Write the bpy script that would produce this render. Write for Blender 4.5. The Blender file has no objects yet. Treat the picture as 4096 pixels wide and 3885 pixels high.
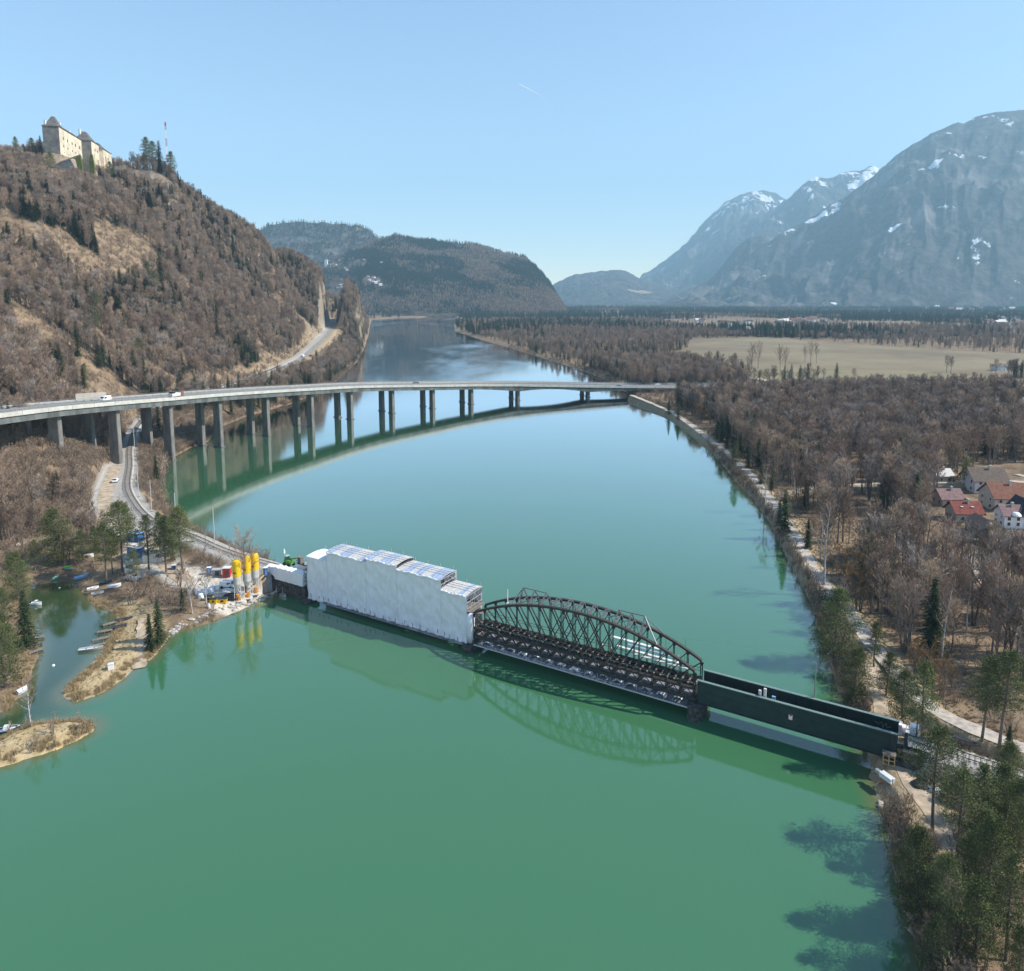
import bpy, bmesh, math, random
import numpy as np
from mathutils import Vector, Matrix
sc = bpy.context.scene
R = math.radians

# ---------------------------------------------------------------- camera
CAM_H = 75.0
PITCH = 0.12162            # radians below the horizon
FPX, CXD, CYD = 1375.4, 989.0, 743.7      # survey constants used to turn sightings into ground positions
cam_d = bpy.data.cameras.new('Camera')
cam = bpy.data.objects.new('Camera', cam_d)
sc.collection.objects.link(cam)
cam.location = (0, 0, CAM_H)
cam.rotation_euler = (math.pi/2 - PITCH, 0, 0)
cam_d.sensor_width = 36.0
cam_d.lens = 25.03
cam_d.shift_y = -0.0981
cam_d.clip_start = 0.5
cam_d.clip_end = 60000
sc.camera = cam

# ---------------------------------------------------------------- sky, sun, exposure
SUN_EL = R(42)
SUN_DIR = Vector((math.cos(SUN_EL)*0.998, -math.cos(SUN_EL)*0.06, math.sin(SUN_EL)))   # towards the sun
w = bpy.data.worlds.new('World')
sc.world = w
w.use_nodes = True
nt = w.node_tree
nt.nodes.clear()
sky = nt.nodes.new('ShaderNodeTexSky')
sky.sky_type = 'NISHITA'
sky.sun_disc = False
sky.sun_elevation = SUN_EL
sky.sun_rotation = math.atan2(SUN_DIR.x, SUN_DIR.y)
sky.altitude = 500
sky.air_density = 1.0
sky.dust_density = 0.1
sky.ozone_density = 1.0
bg = nt.nodes.new('ShaderNodeBackground')
bg.inputs['Strength'].default_value = 0.125
wo = nt.nodes.new('ShaderNodeOutputWorld')
nt.links.new(sky.outputs[0], bg.inputs[0])
nt.links.new(bg.outputs[0], wo.inputs[0])
sd = bpy.data.lights.new('Sun', 'SUN')
sd.energy = 4.3
sd.angle = R(0.53)
sd.color = (1.0, 0.94, 0.85)
sun = bpy.data.objects.new('Sun', sd)
sc.collection.objects.link(sun)
sun.rotation_euler = SUN_DIR.to_track_quat('Z', 'Y').to_euler()
sc.view_settings.view_transform = 'Standard'
sc.view_settings.look = 'None'
sc.view_settings.exposure = 0.93
sc.view_settings.gamma = 1.0
sc.cycles.max_bounces = 5
sc.cycles.diffuse_bounces = 2
sc.cycles.glossy_bounces = 3
sc.cycles.transmission_bounces = 3
sc.cycles.transparent_max_bounces = 6
sc.cycles.volume_bounces = 0
sc.cycles.caustics_reflective = False
sc.cycles.caustics_refractive = False

rng = np.random.default_rng(7)
random.seed(7)
COL = sc.collection

# ---------------------------------------------------------------- survey helpers
_c, _s = math.cos(PITCH), math.sin(PITCH)
def ray(x, y):
    u = (x-CXD)/FPX; v = (y-CYD)/FPX
    return u, _c - v*_s, -_s - v*_c
def P(x, y, z=0.0):
    d = ray(x, y); t = (z-CAM_H)/d[2]
    return np.array((d[0]*t, d[1]*t, z))
def PY(x, y, Y):
    d = ray(x, y); t = Y/d[1]
    return np.array((d[0]*t, Y, CAM_H+d[2]*t))

# ---------------------------------------------------------------- numpy noise
_perm = np.random.default_rng(3).integers(0, 2**31, 4096)
def _h(ix, iy):
    return (_perm[(ix*73 + iy*1031 + (_perm[iy & 4095] & 4095)) & 4095] & 65535)/65535.0
def vnoise(x, y):
    ix = np.floor(x).astype(int); iy = np.floor(y).astype(int)
    fx = x-ix; fy = y-iy
    fx = fx*fx*(3-2*fx); fy = fy*fy*(3-2*fy)
    a = _h(ix, iy); b = _h(ix+1, iy); c = _h(ix, iy+1); d = _h(ix+1, iy+1)
    return (a*(1-fx)+b*fx)*(1-fy) + (c*(1-fx)+d*fx)*fy
def fbm(x, y, o=4):
    s = 0; a = 1; t = 0
    for i in range(o):
        s = s + a*vnoise(x*2**i+17.3*i, y*2**i+9.1*i); t += a; a *= 0.5
    return s/t
def ridged(x, y, o=5):
    s = 0; a = 1; t = 0
    for i in range(o):
        s = s + a*(1-np.abs(2*vnoise(x*2**i+31.7*i, y*2**i+4.4*i)-1)); t += a; a *= 0.5
    return s/t

# ---------------------------------------------------------------- materials
def mat(name, col, rough=0.8, metal=0.0, var=0.0, scale=1.0, spec=0.3, bump=0.0, col2=None, stretch=None, rnd=0.0, trans=0.0):
    m = bpy.data.materials.new(name); m.use_nodes = True
    n = m.node_tree.nodes; l = m.node_tree.links
    b = n['Principled BSDF']
    b.inputs['Base Color'].default_value = (*col, 1)
    b.inputs['Roughness'].default_value = rough
    b.inputs['Metallic'].default_value = metal
    b.inputs['Specular IOR Level'].default_value = spec
    if trans:
        b.inputs['Alpha'].default_value = 1-trans
    out = None
    if var or col2 or bump:
        tc = n.new('ShaderNodeTexCoord'); mp = n.new('ShaderNodeMapping')
        if stretch: mp.inputs['Scale'].default_value = stretch
        no = n.new('ShaderNodeTexNoise'); no.inputs['Scale'].default_value = scale; no.inputs['Detail'].default_value = 6
        l.new(tc.outputs['Object'], mp.inputs[0]); l.new(mp.outputs[0], no.inputs['Vector'])
        if var or col2:
            rp = n.new('ShaderNodeValToRGB')
            c2 = col2 if col2 else tuple(min(1, c*(1+var)) for c in col)
            c1 = col if col2 else tuple(c*(1-var) for c in col)
            rp.color_ramp.elements[0].position = 0.35; rp.color_ramp.elements[1].position = 0.65
            rp.color_ramp.elements[0].color = (*c1, 1); rp.color_ramp.elements[1].color = (*c2, 1)
            l.new(no.outputs['Fac'], rp.inputs[0]); out = rp.outputs[0]
            l.new(out, b.inputs['Base Color'])
        if bump:
            bp = n.new('ShaderNodeBump'); bp.inputs['Strength'].default_value = bump; bp.inputs['Distance'].default_value = 0.1
            l.new(no.outputs['Fac'], bp.inputs['Height']); l.new(bp.outputs[0], b.inputs['Normal'])
    if rnd:
        oi = n.new('ShaderNodeObjectInfo'); mr = n.new('ShaderNodeMapRange')
        mr.inputs['To Min'].default_value = 1-rnd; mr.inputs['To Max'].default_value = 1+rnd
        l.new(oi.outputs['Random'], mr.inputs['Value'])
        vm = n.new('ShaderNodeVectorMath'); vm.operation = 'SCALE'
        if out: l.new(out, vm.inputs[0])
        else: vm.inputs[0].default_value = col
        l.new(mr.outputs[0], vm.inputs['Scale']); l.new(vm.outputs[0], b.inputs['Base Color'])
    return m

M = {}
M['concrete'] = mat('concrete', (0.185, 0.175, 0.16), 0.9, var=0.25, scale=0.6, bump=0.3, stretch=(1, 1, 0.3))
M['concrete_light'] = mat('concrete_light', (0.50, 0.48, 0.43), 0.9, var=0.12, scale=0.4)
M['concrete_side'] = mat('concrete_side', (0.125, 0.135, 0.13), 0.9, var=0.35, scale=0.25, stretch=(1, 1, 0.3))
M['asphalt'] = mat('asphalt', (0.25, 0.24, 0.22), 0.9, var=0.12, scale=0.15)
M['steel_dark'] = mat('steel_dark', (0.022, 0.023, 0.023), 0.55, metal=0.0, var=0.4, scale=1.5, spec=0.5)
M['steel_rust'] = mat('steel_rust', (0.060, 0.045, 0.036), 0.7, col2=(0.034, 0.032, 0.030), scale=1.2)
M['green_paint'] = mat('green_paint', (0.010, 0.031, 0.028), 0.5, var=0.18, scale=0.8, spec=0.4)
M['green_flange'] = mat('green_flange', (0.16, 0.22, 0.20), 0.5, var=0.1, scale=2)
M['steel_grey'] = mat('steel_grey', (0.25, 0.26, 0.27), 0.5, metal=0.3)
M['steel_light'] = mat('steel_light', (0.5, 0.5, 0.5), 0.5, metal=0.3)
M['white_paint'] = mat('white_paint', (0.78, 0.78, 0.77), 0.35, spec=0.5)
M['white_dirty'] = mat('white_dirty', (0.62, 0.61, 0.58), 0.7, var=0.15, scale=2)
M['glass'] = mat('glass', (0.02, 0.025, 0.03), 0.1, spec=0.8)
M['rubber'] = mat('rubber', (0.02, 0.02, 0.02), 0.8)
M['red_paint'] = mat('red_paint', (0.45, 0.03, 0.03), 0.45)
M['orange'] = mat('orange', (0.75, 0.28, 0.03), 0.6)
M['yellow'] = mat('yellow', (0.82, 0.50, 0.015), 0.5, var=0.1, scale=3)
M['blue_paint'] = mat('blue_paint', (0.03, 0.10, 0.30), 0.5)
M['blue_light'] = mat('blue_light', (0.25, 0.42, 0.6), 0.5)
M['green_light'] = mat('green_light', (0.25, 0.5, 0.35), 0.5)
M['green_machine'] = mat('green_machine', (0.08, 0.25, 0.04), 0.5)
M['black'] = mat('black', (0.015, 0.015, 0.017), 0.6)
M['dark_cover'] = mat('dark_cover', (0.03, 0.04, 0.05), 0.7, var=0.3, scale=2)
M['wood'] = mat('wood', (0.30, 0.19, 0.10), 0.8, var=0.3, scale=4)
M['wood_grey'] = mat('wood_grey', (0.20, 0.17, 0.145), 0.85, var=0.3, scale=3)
M['wood_fresh'] = mat('wood_fresh', (0.55, 0.38, 0.18), 0.8, var=0.2, scale=3)
M['stone_dark'] = mat('stone_dark', (0.07, 0.065, 0.06), 0.95, var=0.5, scale=1.3, bump=0.8)
M['stone'] = mat('stone', (0.28, 0.26, 0.235), 0.95, var=0.35, scale=0.8, bump=0.8)
M['rock'] = mat('rock', (0.38, 0.35, 0.31), 0.95, var=0.3, scale=0.8, bump=0.8, rnd=0.3)
M['stucco'] = mat('stucco', (0.60, 0.525, 0.40), 0.95, var=0.18, scale=0.15)
M['stucco_shaded'] = mat('stucco_shaded', (0.15, 0.145, 0.14), 0.95, var=0.3, scale=0.2)  # same stucco darkened: shade of the faces turned from the sun
M['house_white'] = mat('house_white', (0.68, 0.68, 0.68), 0.9, var=0.05, scale=0.5)
M['house_cream'] = mat('house_cream', (0.50, 0.45, 0.38), 0.9, var=0.08, scale=0.5)
M['roof_grey'] = mat('roof_grey', (0.12, 0.11, 0.105), 0.85, var=0.25, scale=0.4)
M['roof_brown'] = mat('roof_brown', (0.12, 0.092, 0.072), 0.85, var=0.2, scale=1.2)
M['roof_red'] = mat('roof_red', (0.18, 0.045, 0.032), 0.8, var=0.25, scale=1.2)
M['roof_pink'] = mat('roof_pink', (0.21, 0.13, 0.122), 0.85, var=0.2, scale=1.2)
M['roof_terra'] = mat('roof_terra', (0.18, 0.078, 0.052), 0.85, var=0.2, scale=1.2)
M['ivy'] = mat('ivy', (0.10, 0.13, 0.03), 0.9, var=0.4, scale=0.6, bump=1)
M['skin'] = mat('skin', (0.55, 0.32, 0.22), 0.6)
M['hivis'] = mat('hivis', (0.75, 0.06, 0.03), 0.7)
M['dark_cloth'] = mat('dark_cloth', (0.03, 0.035, 0.05), 0.9)
M['snow'] = mat('snow', (0.8, 0.82, 0.85), 0.8)
M['sheet_white'] = mat('sheet_white', (0.74, 0.75, 0.76), 0.6, var=0.05, scale=0.8, bump=0.8, stretch=(1.6, 1.6, 0.7))
M['sheet_clear'] = mat('sheet_clear', (0.28, 0.36, 0.50), 0.35, spec=0.6, var=0.2, scale=1.5)
M['panel_grey'] = mat('panel_grey', (0.52, 0.50, 0.47), 0.6, var=0.15, scale=2, stretch=(1, 1, 1))
# vegetation
M['bark'] = mat('bark', (0.15, 0.125, 0.105), 0.95, var=0.3, scale=2, rnd=0.25)
M['birch_bark'] = mat('birch_bark', (0.42, 0.40, 0.37), 0.9, var=0.4, scale=1.2)
M['twig'] = mat('twig', (0.285, 0.205, 0.155), 0.95, rnd=0.36, spec=0.1)
M['twig_tan'] = mat('twig_tan', (0.38, 0.285, 0.20), 0.95, rnd=0.3, spec=0.1)
M['twig_grey'] = mat('twig_grey', (0.30, 0.25, 0.215), 0.95, rnd=0.3, spec=0.1)
M['twig_orange'] = mat('twig_orange', (0.26, 0.155, 0.07), 0.95, rnd=0.2, spec=0.1)
M['twig_pale'] = mat('twig_pale', (0.33, 0.30, 0.15), 0.95, rnd=0.2, spec=0.1)
M['scrub'] = mat('scrub', (0.34, 0.255, 0.18), 0.95, rnd=0.35, spec=0.1)
M['reed'] = mat('reed', (0.36, 0.27, 0.15), 0.95, rnd=0.2, spec=0.1)
M['pine_needles'] = mat('pine_needles', (0.075, 0.095, 0.034), 0.85, col2=(0.125, 0.14, 0.05), scale=0.9, rnd=0.25, spec=0.2)
M['spruce_needles'] = mat('spruce_needles', (0.022, 0.040, 0.018), 0.85, col2=(0.045, 0.062, 0.022), scale=0.9, rnd=0.3, spec=0.2)

# ---------------------------------------------------------------- mesh builder
class MB:
    def __init__(s): s.v = []; s.f = []; s.m = []
    def add(s, vs, fs, m=0):
        o = len(s.v); s.v += [tuple(map(float, q)) for q in vs]
        s.f += [tuple(o+i for i in f) for f in fs]; s.m += [m]*len(fs)
        return s
    def box(s, c, d, rz=0, m=0, top=1.0):
        hx, hy, hz = d[0]/2, d[1]/2, d[2]/2; ca, sa = math.cos(rz), math.sin(rz)
        vs = []
        for z, k in ((-hz, 1), (hz, top)):
            for x, y in ((-hx, -hy), (hx, -hy), (hx, hy), (-hx, hy)):
                x *= k; y *= k
                vs.append((c[0]+x*ca-y*sa, c[1]+x*sa+y*ca, c[2]+z))
        return s.add(vs, [(3,2,1,0), (4,5,6,7), (0,1,5,4), (1,2,6,5), (2,3,7,6), (3,0,4,7)], m)
    def bar(s, a, b, w, h=None, m=0):
        a = Vector(a); b = Vector(b); h = h or w
        d = (b-a)
        if d.length < 1e-6: return s
        d.normalize()
        up = Vector((0, 0, 1)) if abs(d.z) < 0.95 else Vector((0, 1, 0))
        x = d.cross(up).normalized(); y = x.cross(d).normalized()
        vs = [p + x*(i*w/2) + y*(j*h/2) for p in (a, b) for i, j in ((-1,-1), (1,-1), (1,1), (-1,1))]
        return s.add(vs, [(0,1,2,3), (7,6,5,4), (0,4,5,1), (1,5,6,2), (2,6,7,3), (3,7,4,0)], m)
    def tube(s, pts, rad, n=5, m=0, cap=False):
        pts = [Vector(p) for p in pts]
        rad = [rad]*len(pts) if not hasattr(rad, '__len__') else rad
        vs = []
        for i, p in enumerate(pts):
            d = (pts[min(i+1, len(pts)-1)]-pts[max(i-1, 0)]).normalized()
            up = Vector((0, 0, 1)) if abs(d.z) < 0.9 else Vector((1, 0, 0))
            x = d.cross(up).normalized(); y = d.cross(x).normalized()
            for k in range(n):
                a = 2*math.pi*k/n
                vs.append(p + (x*math.cos(a)+y*math.sin(a))*rad[i])
        fs = []
        for i in range(len(pts)-1):
            for k in range(n):
                k2 = (k+1) % n
                fs.append((i*n+k, i*n+k2, (i+1)*n+k2, (i+1)*n+k))
        if cap:
            fs.append(tuple(range(n))[::-1]); fs.append(tuple((len(pts)-1)*n+k for k in range(n)))
        return s.add(vs, fs, m)
    def lathe(s, prof, c=(0, 0, 0), n=16, m=0):
        vs = []; fs = []
        for r, z in prof:
            for k in range(n):
                a = 2*math.pi*k/n; vs.append((c[0]+r*math.cos(a), c[1]+r*math.sin(a), c[2]+z))
        for i in range(len(prof)-1):
            for k in range(n):
                k2 = (k+1) % n; fs.append((i*n+k, i*n+k2, (i+1)*n+k2, (i+1)*n+k))
        fs.append(tuple(range(n))[::-1]); fs.append(tuple((len(prof)-1)*n+k for k in range(n)))
        return s.add(vs, fs, m)
    def loft(s, secs, m=0, cap=True, close=True):
        k = len(secs[0]); vs = [p for q in secs for p in q]; fs = []
        for i in range(len(secs)-1):
            for j in range(k if close else k-1):
                j2 = (j+1) % k; fs.append((i*k+j, i*k+j2, (i+1)*k+j2, (i+1)*k+j))
        if cap: fs.append(tuple(range(k))[::-1]); fs.append(tuple((len(secs)-1)*k+j for j in range(k)))
        return s.add(vs, fs, m)
    def mesh(s, name, mats, smooth=False):
        me = bpy.data.meshes.new(name)
        me.from_pydata(s.v, [], s.f)
        if not isinstance(mats, (list, tuple)): mats = [mats]
        for q in mats: me.materials.append(q)
        if len(mats) > 1: me.polygons.foreach_set('material_index', np.array(s.m, dtype=np.int32))
        if smooth: me.polygons.foreach_set('use_smooth', np.ones(len(s.f), dtype=bool))
        me.update()
        return me
    def build(s, name, mats, parent=None, loc=(0, 0, 0), rz=0, smooth=False, bevel=0):
        o = bpy.data.objects.new(name, s.mesh(name, mats, smooth)); COL.objects.link(o)
        o.parent = parent; o.location = loc; o.rotation_euler = (0, 0, rz)
        if bevel:
            b = o.modifiers.new('bevel', 'BEVEL'); b.width = bevel; b.segments = 2
        return o

def tag(o, label=None, cat=None, group=None, kind=None):
    if label: o['label'] = label
    if cat: o['category'] = cat
    if group: o['group'] = group
    if kind: o['kind'] = kind
    return o
def thing(name, label, cat, loc=(0, 0, 0), rz=0, group=None):
    o = bpy.data.objects.new(name, None); COL.objects.link(o)
    o.location = tuple(map(float, loc)); o.rotation_euler = (0, 0, rz); o.empty_display_size = 1
    return tag(o, label, cat, group)
def copy_thing(root, loc, rz=0, label=None, group=None, scale=None):
    r = root.copy(); COL.objects.link(r); r.location = tuple(map(float, loc)); r.rotation_euler = (0, 0, rz)
    if scale: r.scale = (scale,)*3 if not hasattr(scale, '__len__') else scale
    if label: r['label'] = label
    if group: r['group'] = group
    for ch in KIDS(root):
        c = ch.copy(); COL.objects.link(c); c.parent = r
        for g in KIDS(ch):
            d = g.copy(); COL.objects.link(d); d.parent = c
    return r
_kid_cache = {}
def KIDS(o):
    if o.name not in _kid_cache: _kid_cache[o.name] = list(o.children)
    return _kid_cache[o.name]

def grid_mesh(name, X, Y, Z, mats, attrs=None, smooth=True, mat_idx=None):
    nr, nc = X.shape
    me = bpy.data.meshes.new(name)
    co = np.stack([X, Y, Z], -1).reshape(-1, 3).astype(np.float32)
    i = np.arange(nr-1)[:, None]*nc + np.arange(nc-1)[None, :]
    q = np.stack([i, i+1, i+nc+1, i+nc], -1).reshape(-1, 4)
    me.vertices.add(len(co)); me.vertices.foreach_set('co', co.ravel())
    me.loops.add(q.size); me.loops.foreach_set('vertex_index', q.ravel().astype(np.int32))
    me.polygons.add(len(q)); me.polygons.foreach_set('loop_start', (np.arange(len(q))*4).astype(np.int32))
    me.update(calc_edges=True)
    if not isinstance(mats, (list, tuple)): mats = [mats]
    for m_ in mats: me.materials.append(m_)
    me.polygons.foreach_set('use_smooth', np.full(len(q), smooth))
    for k, v in (attrs or {}).items():
        a = me.attributes.new(k, 'FLOAT', 'POINT'); a.data.foreach_set('value', v.ravel().astype(np.float32))
    me.update()
    o = bpy.data.objects.new(name, me); COL.objects.link(o)
    return o
# ---------------------------------------------------------------- shoreline and terrain
def shore(pts): return [tuple(P(x, y, 0)[:2]) for x, y in pts]
def c1(l): return [(0.3089*x, 941.7+0.3089*y) for x, y in l]
LEFT_D = c1([(1715,690),(1640,712),(1560,745),(1440,792),(1330,835),(1200,880),(1090,905),(1010,990),(940,1080),(840,1115),(770,1200),(690,1262),
   (600,1300),(480,1338),(400,1318),(385,1280),(440,1220),(520,1160),(580,1090),(625,1050),(650,990),(690,930),(720,880),(720,800),(690,775),(600,750),
   (550,690),(480,600),(380,590),(250,590),(190,615),(150,650),(110,700),(130,760),(190,860),(225,930),(240,990),(230,1060),(200,1180),(150,1260),(100,1330),(60,1400),(0,1412),(-300,1440)])
LEFT_D += [(-900, 1390), (-1400, 1500), (-3000, 1300), (-3000, 640)]
LEFT_XY = shore(LEFT_D)
LEFT_XY += [(-6000, 9000), (-300, 2900)]
LEFT_XY += shore([(718,617),(715,626),(712,645),(704,672),(690,700),(662,725),(640,745),(600,765),(560,781),(547,783),(478,803),(431,822),(412,842),(396,858),(374,862),(342,879),(321,896),(310,936),
   (318,966),(336,992),(355,1012),(368,1028),(400,1040),(432,1058),(463,1072),(513,1090),(530,1108)])
ISL_XY = shore(c1([(-400,1640),(0,1590),(60,1550),(200,1490),(350,1470),(480,1455),(545,1458),(600,1485),(590,1520),(480,1580),(350,1640),(200,1690),(100,1722),(0,1745),(-400,1850)]))
RIGHT_D = [(877,626),(879,639),(930,656),(981,670),(1033,686),(1108,709),(1167,731),(1200,752),(1229,768),(1272,789),(1315,813),(1340,838),(1371,870),(1402,905),(1425,935),(1455,965),
   (1488,1012),(1519,1073),(1548,1124),(1570,1175),(1585,1220),(1599,1266),(1612,1310),(1640,1370),(1665,1430),(1684,1480),(1682,1500),(1698,1548),(1716,1624),(1730,1685),(1742,1731),(1758,1792),(1777,1853),(1790,1950)]
RIGHT_XY = shore(RIGHT_D) + [(30, -60), (8000, -60), (12000, 14500), (-6000, 14500), (-1500, 3300), (-800, 2900), (-330, 2880), (-230, 2860), (-170, 2500)]

def poly_sd(X, Y, poly):
    """signed distance, positive inside"""
    X = np.asarray(X, float); Y = np.asarray(Y, float)
    p = np.array(poly); q = np.roll(p, -1, 0)
    dmin = np.full(X.shape, 1e18); ins = np.zeros(X.shape, bool)
    for (ax, ay), (bx, by) in zip(p, q):
        ex, ey = bx-ax, by-ay
        t = np.clip(((X-ax)*ex+(Y-ay)*ey)/(ex*ex+ey*ey+1e-9), 0, 1)
        d = (X-ax-t*ex)**2 + (Y-ay-t*ey)**2
        dmin = np.minimum(dmin, d)
        c = ((ay > Y) != (by > Y))
        with np.errstate(divide='ignore', invalid='ignore'):
            ins ^= c & (X < (bx-ax)*(Y-ay)/(by-ay+1e-12)+ax)
    d = np.sqrt(dmin)
    return np.where(ins, d, -d)
def line_d(X, Y, pts):
    """distance to a 3d polyline and its interpolated z"""
    best = np.full(np.shape(X), 1e18); z = np.zeros(np.shape(X))
    for a, b in zip(pts, pts[1:]):
        ex, ey = b[0]-a[0], b[1]-a[1]
        t = np.clip(((X-a[0])*ex+(Y-a[1])*ey)/(ex*ex+ey*ey+1e-9), 0, 1)
        d = (X-a[0]-t*ex)**2 + (Y-a[1]-t*ey)**2
        k = d < best
        best = np.where(k, d, best); z = np.where(k, a[2]+t*(b[2]-a[2]), z)
    return np.sqrt(best), z
def smooth_line(pts, step=4.0):
    pts = [np.array(p, float) for p in pts]; out = []
    for i in range(len(pts)-1):
        p0 = pts[max(i-1, 0)]; p1 = pts[i]; p2 = pts[i+1]; p3 = pts[min(i+2, len(pts)-1)]
        n = max(1, int(np.linalg.norm(p2-p1)/step))
        for k in range(n):
            t = k/n
            out.append(0.5*((2*p1)+(-p0+p2)*t+(2*p0-5*p1+4*p2-p3)*t*t+(-p0+3*p1-3*p2+p3)*t**3))
    out.append(pts[-1]); return out
def sm(x, a, b):
    t = np.clip((x-a)/(b-a), 0, 1); return t*t*(3-2*t)

# rail bridge axis
BA = np.array((-50.6, 169.7)); BE = np.array((0.86175, -0.50734)); BN = np.array((0.50734, 0.86175))
def BR(s, o=0.0, z=0.0):
    q = BA + BE*s + BN*o; return (float(q[0]), float(q[1]), z)

# lines: railway, roads, paths
RAIL_L = smooth_line([BR(-12, 2, 5.4), (-72, 184.8, 5.4), (-82, 192, 5.4), (-92, 200.5, 5.4), (-104, 209.5, 5.4), (-115, 219, 5.4), (-127.4, 234.4, 5.4), (-141.7, 255.9, 5.7), (-158, 288, 6), (-176, 322, 6.5),
    (-196, 366, 7.5), (-212, 415, 8.7), (-217, 458, 10), (-205, 562, 13), (-210, 682, 17), (-226, 794, 22), (-256, 970, 29), (-335, 1330, 38)])
RAIL_R = smooth_line([BR(130.5, 2, 5.4), (68.5, 101.6, 5.2), (76, 96.2, 5), (86, 88, 4.6), (105, 72, 4), (140, 45, 4)])
ROAD_L = smooth_line([(-84, 176, 2.6), (-94, 186, 3.2), (-103, 198, 4), (-118, 211, 4.6), (-131, 224, 5.0), (-141, 240, 5.2), (-152, 262, 5.6), (-164, 289, 6)])
ROAD_HILL = smooth_line([(-212, 462, 10.2), (-199, 562, 13), (-203.5, 682, 17), (-219, 794, 22), (-248, 970, 29), (-327, 1330, 38)])
PATH_LF = smooth_line([(-190, 175, 5), (-165, 190, 4), (-148, 198.7, 3.4), (-138, 206, 4), (-131, 214, 4.6)])
PATH_R = smooth_line([(88, 520, 4), (101, 459, 2.6), (102.9, 407, 2.5), (102.2, 369.6, 2.5), (101.5, 335, 2.5), (100.4, 313, 2.5), (97.8, 281, 2.5), (91.8, 240, 2.5), (88.2, 218, 2.6), (83.8, 197, 2.7), (80.2, 180.5, 2.8),
    (79.2, 171, 2.8), (78.5, 160, 2.8), (77.3, 152, 2.8), (75.6, 142, 2.8), (74.2, 129, 3), (73.5, 118, 3.4), (76.5, 110, 4.2), (82, 103, 4.6), (94, 95, 4.4), (120, 78, 4)])
TRACK_R = smooth_line([(71.5, 134, 2.6), (68, 124.5, 2.4), (64.6, 116, 2.3), (61.8, 107, 2.2), (60.4, 99, 2.2), (59.8, 92, 2.2), (58.2, 86, 2.2)])
ROAD_WOOD = smooth_line([(106, 262, 2.6), (120, 268, 2.8), (150, 272, 3), (185, 268, 4), (200, 262, 4.2), (230, 256, 4.5)])
# motorway: centre line of the near pier row, from left to right
MW = smooth_line([(-164, 170, 0), (-168.5, 200, 0), (-169.5, 230, 0), (-169, 261, 0), (-165, 293, 0), (-158, 324.5, 0), (-147.5, 354.6, 0), (-133.7, 384.1, 0), (-117, 411, 0), (-100, 437.4, 0), (-78.1, 460.9, 0), (-53.8, 480.6, 0),
    (-28.7, 501, 0), (4.5, 520, 0), (58, 537, 0), (110, 549, 0), (160, 558, 0), (230, 566, 0), (320, 570, 0), (430, 566, 0), (560, 552, 0)], 4)

# left hill: thin plate spline through surveyed surface points
CP = [(-62,176,3.0),(-52,168,2.0),(-66,166,2.2),(-75,166,1.8),(-84,156,1.2),(-80,140,0.9),(-95,150,1.2),(-85,130,0.8),(-80,180,3.2),(-96,188,3.4),(-100,172,1.4),(-115,180,1.2),(-108,200,4),(-122,196,3),(-128,205,4),(-140,190,2.5),(-125,150,1.5),(-135,120,2),(-110,100,1.5),(-200,150,8),(-240,100,12),
  (-105,213,5.0),(-118,224,5.0),(-132,243,5),(-148,262,5.6),(-150,240,6.5),(-165,240,13),(-173,261,22),(-186,240,26),(-160,225,8),(-175,210,14),(-200,215,26),(-240,230,42),(-183,285,17),(-170,293,8.5),(-181,300,9),(-150,285,4),(-152,315,4.5),(-163,345,5.2),(-174,380,5.8),(-186,420,6.5),(-197,460,8),
  (-182,330,7.5),(-200,330,14),(-205,366,9),(-215,350,20),(-240,330,38),(-300,300,70),(-222,420,10),(-240,400,24),(-262,420,42),(-225,470,11),(-250,480,30),(-214,565,14),(-240,570,38),(-222,690,19),(-245,700,42),(-238,800,24),(-262,810,50),(-268,970,31),(-290,985,58),(-350,1330,42),(-372,1345,66),
  (-180,500,6),(-178,560,6),(-184,680,7),(-205,795,9),(-232,960,10),(-300,1330,9),(-310,1480,30),
  (-300,440,72),(-300,560,88),(-300,700,96),(-320,820,104),(-340,980,104),(-390,1180,100),(-360,520,130),(-355,640,150),(-420,480,150),(-420,560,175),(-350,400,95),(-420,380,120)]
for x, y, Y in [(118,345,640),(60,340,615),(185,352,672),(118,430,560),(20,420,520),(240,372,700)]: CP.append(tuple(PY(x, y, Y)))
for x, y, Y in [(0,312,640),(60,292,670),(118,296,700),(150,300,725),(180,312,745),(220,318,760),(260,330,775),(330,350,800),(372,398,830),(430,432,880),(500,470,960),(560,506,1060),(620,540,1190),(652,565,1290),(690,596,1400),(712,613,1500)]:
    q = PY(x, y, Y); CP.append(tuple(q))
    k = 1.16; CP.append((q[0]*k-20, q[1]*k-40, q[2]*0.93)); CP.append((q[0]*1.5-60, q[1]*1.4, q[2]*0.7))
CP = np.array(CP)
def _tps_fit(c, lam=2.0):
    n = len(c); s = 100.0
    p = c[:, :2]/s
    r2 = ((p[:, None]-p[None])**2).sum(-1); K = 0.5*r2*np.log(r2+1e-12)
    A = np.zeros((n+3, n+3)); A[:n, :n] = K + np.eye(n)*lam*0.01; A[:n, n] = 1; A[:n, n+1:] = p; A[n, :n] = 1; A[n+1:, :n] = p.T
    b = np.zeros(n+3); b[:n] = c[:, 2]
    return np.linalg.solve(A, b), p, s
_W, _PTS, _S = _tps_fit(CP)
def tps(X, Y):
    sh = np.shape(X); x = np.ravel(X)/_S; y = np.ravel(Y)/_S; out = np.full(x.shape, _W[-3]) + _W[-2]*x + _W[-1]*y
    for i, (px, py) in enumerate(_PTS):
        r2 = (x-px)**2+(y-py)**2; out += _W[i]*0.5*r2*np.log(r2+1e-12)
    return out.reshape(sh)
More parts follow.
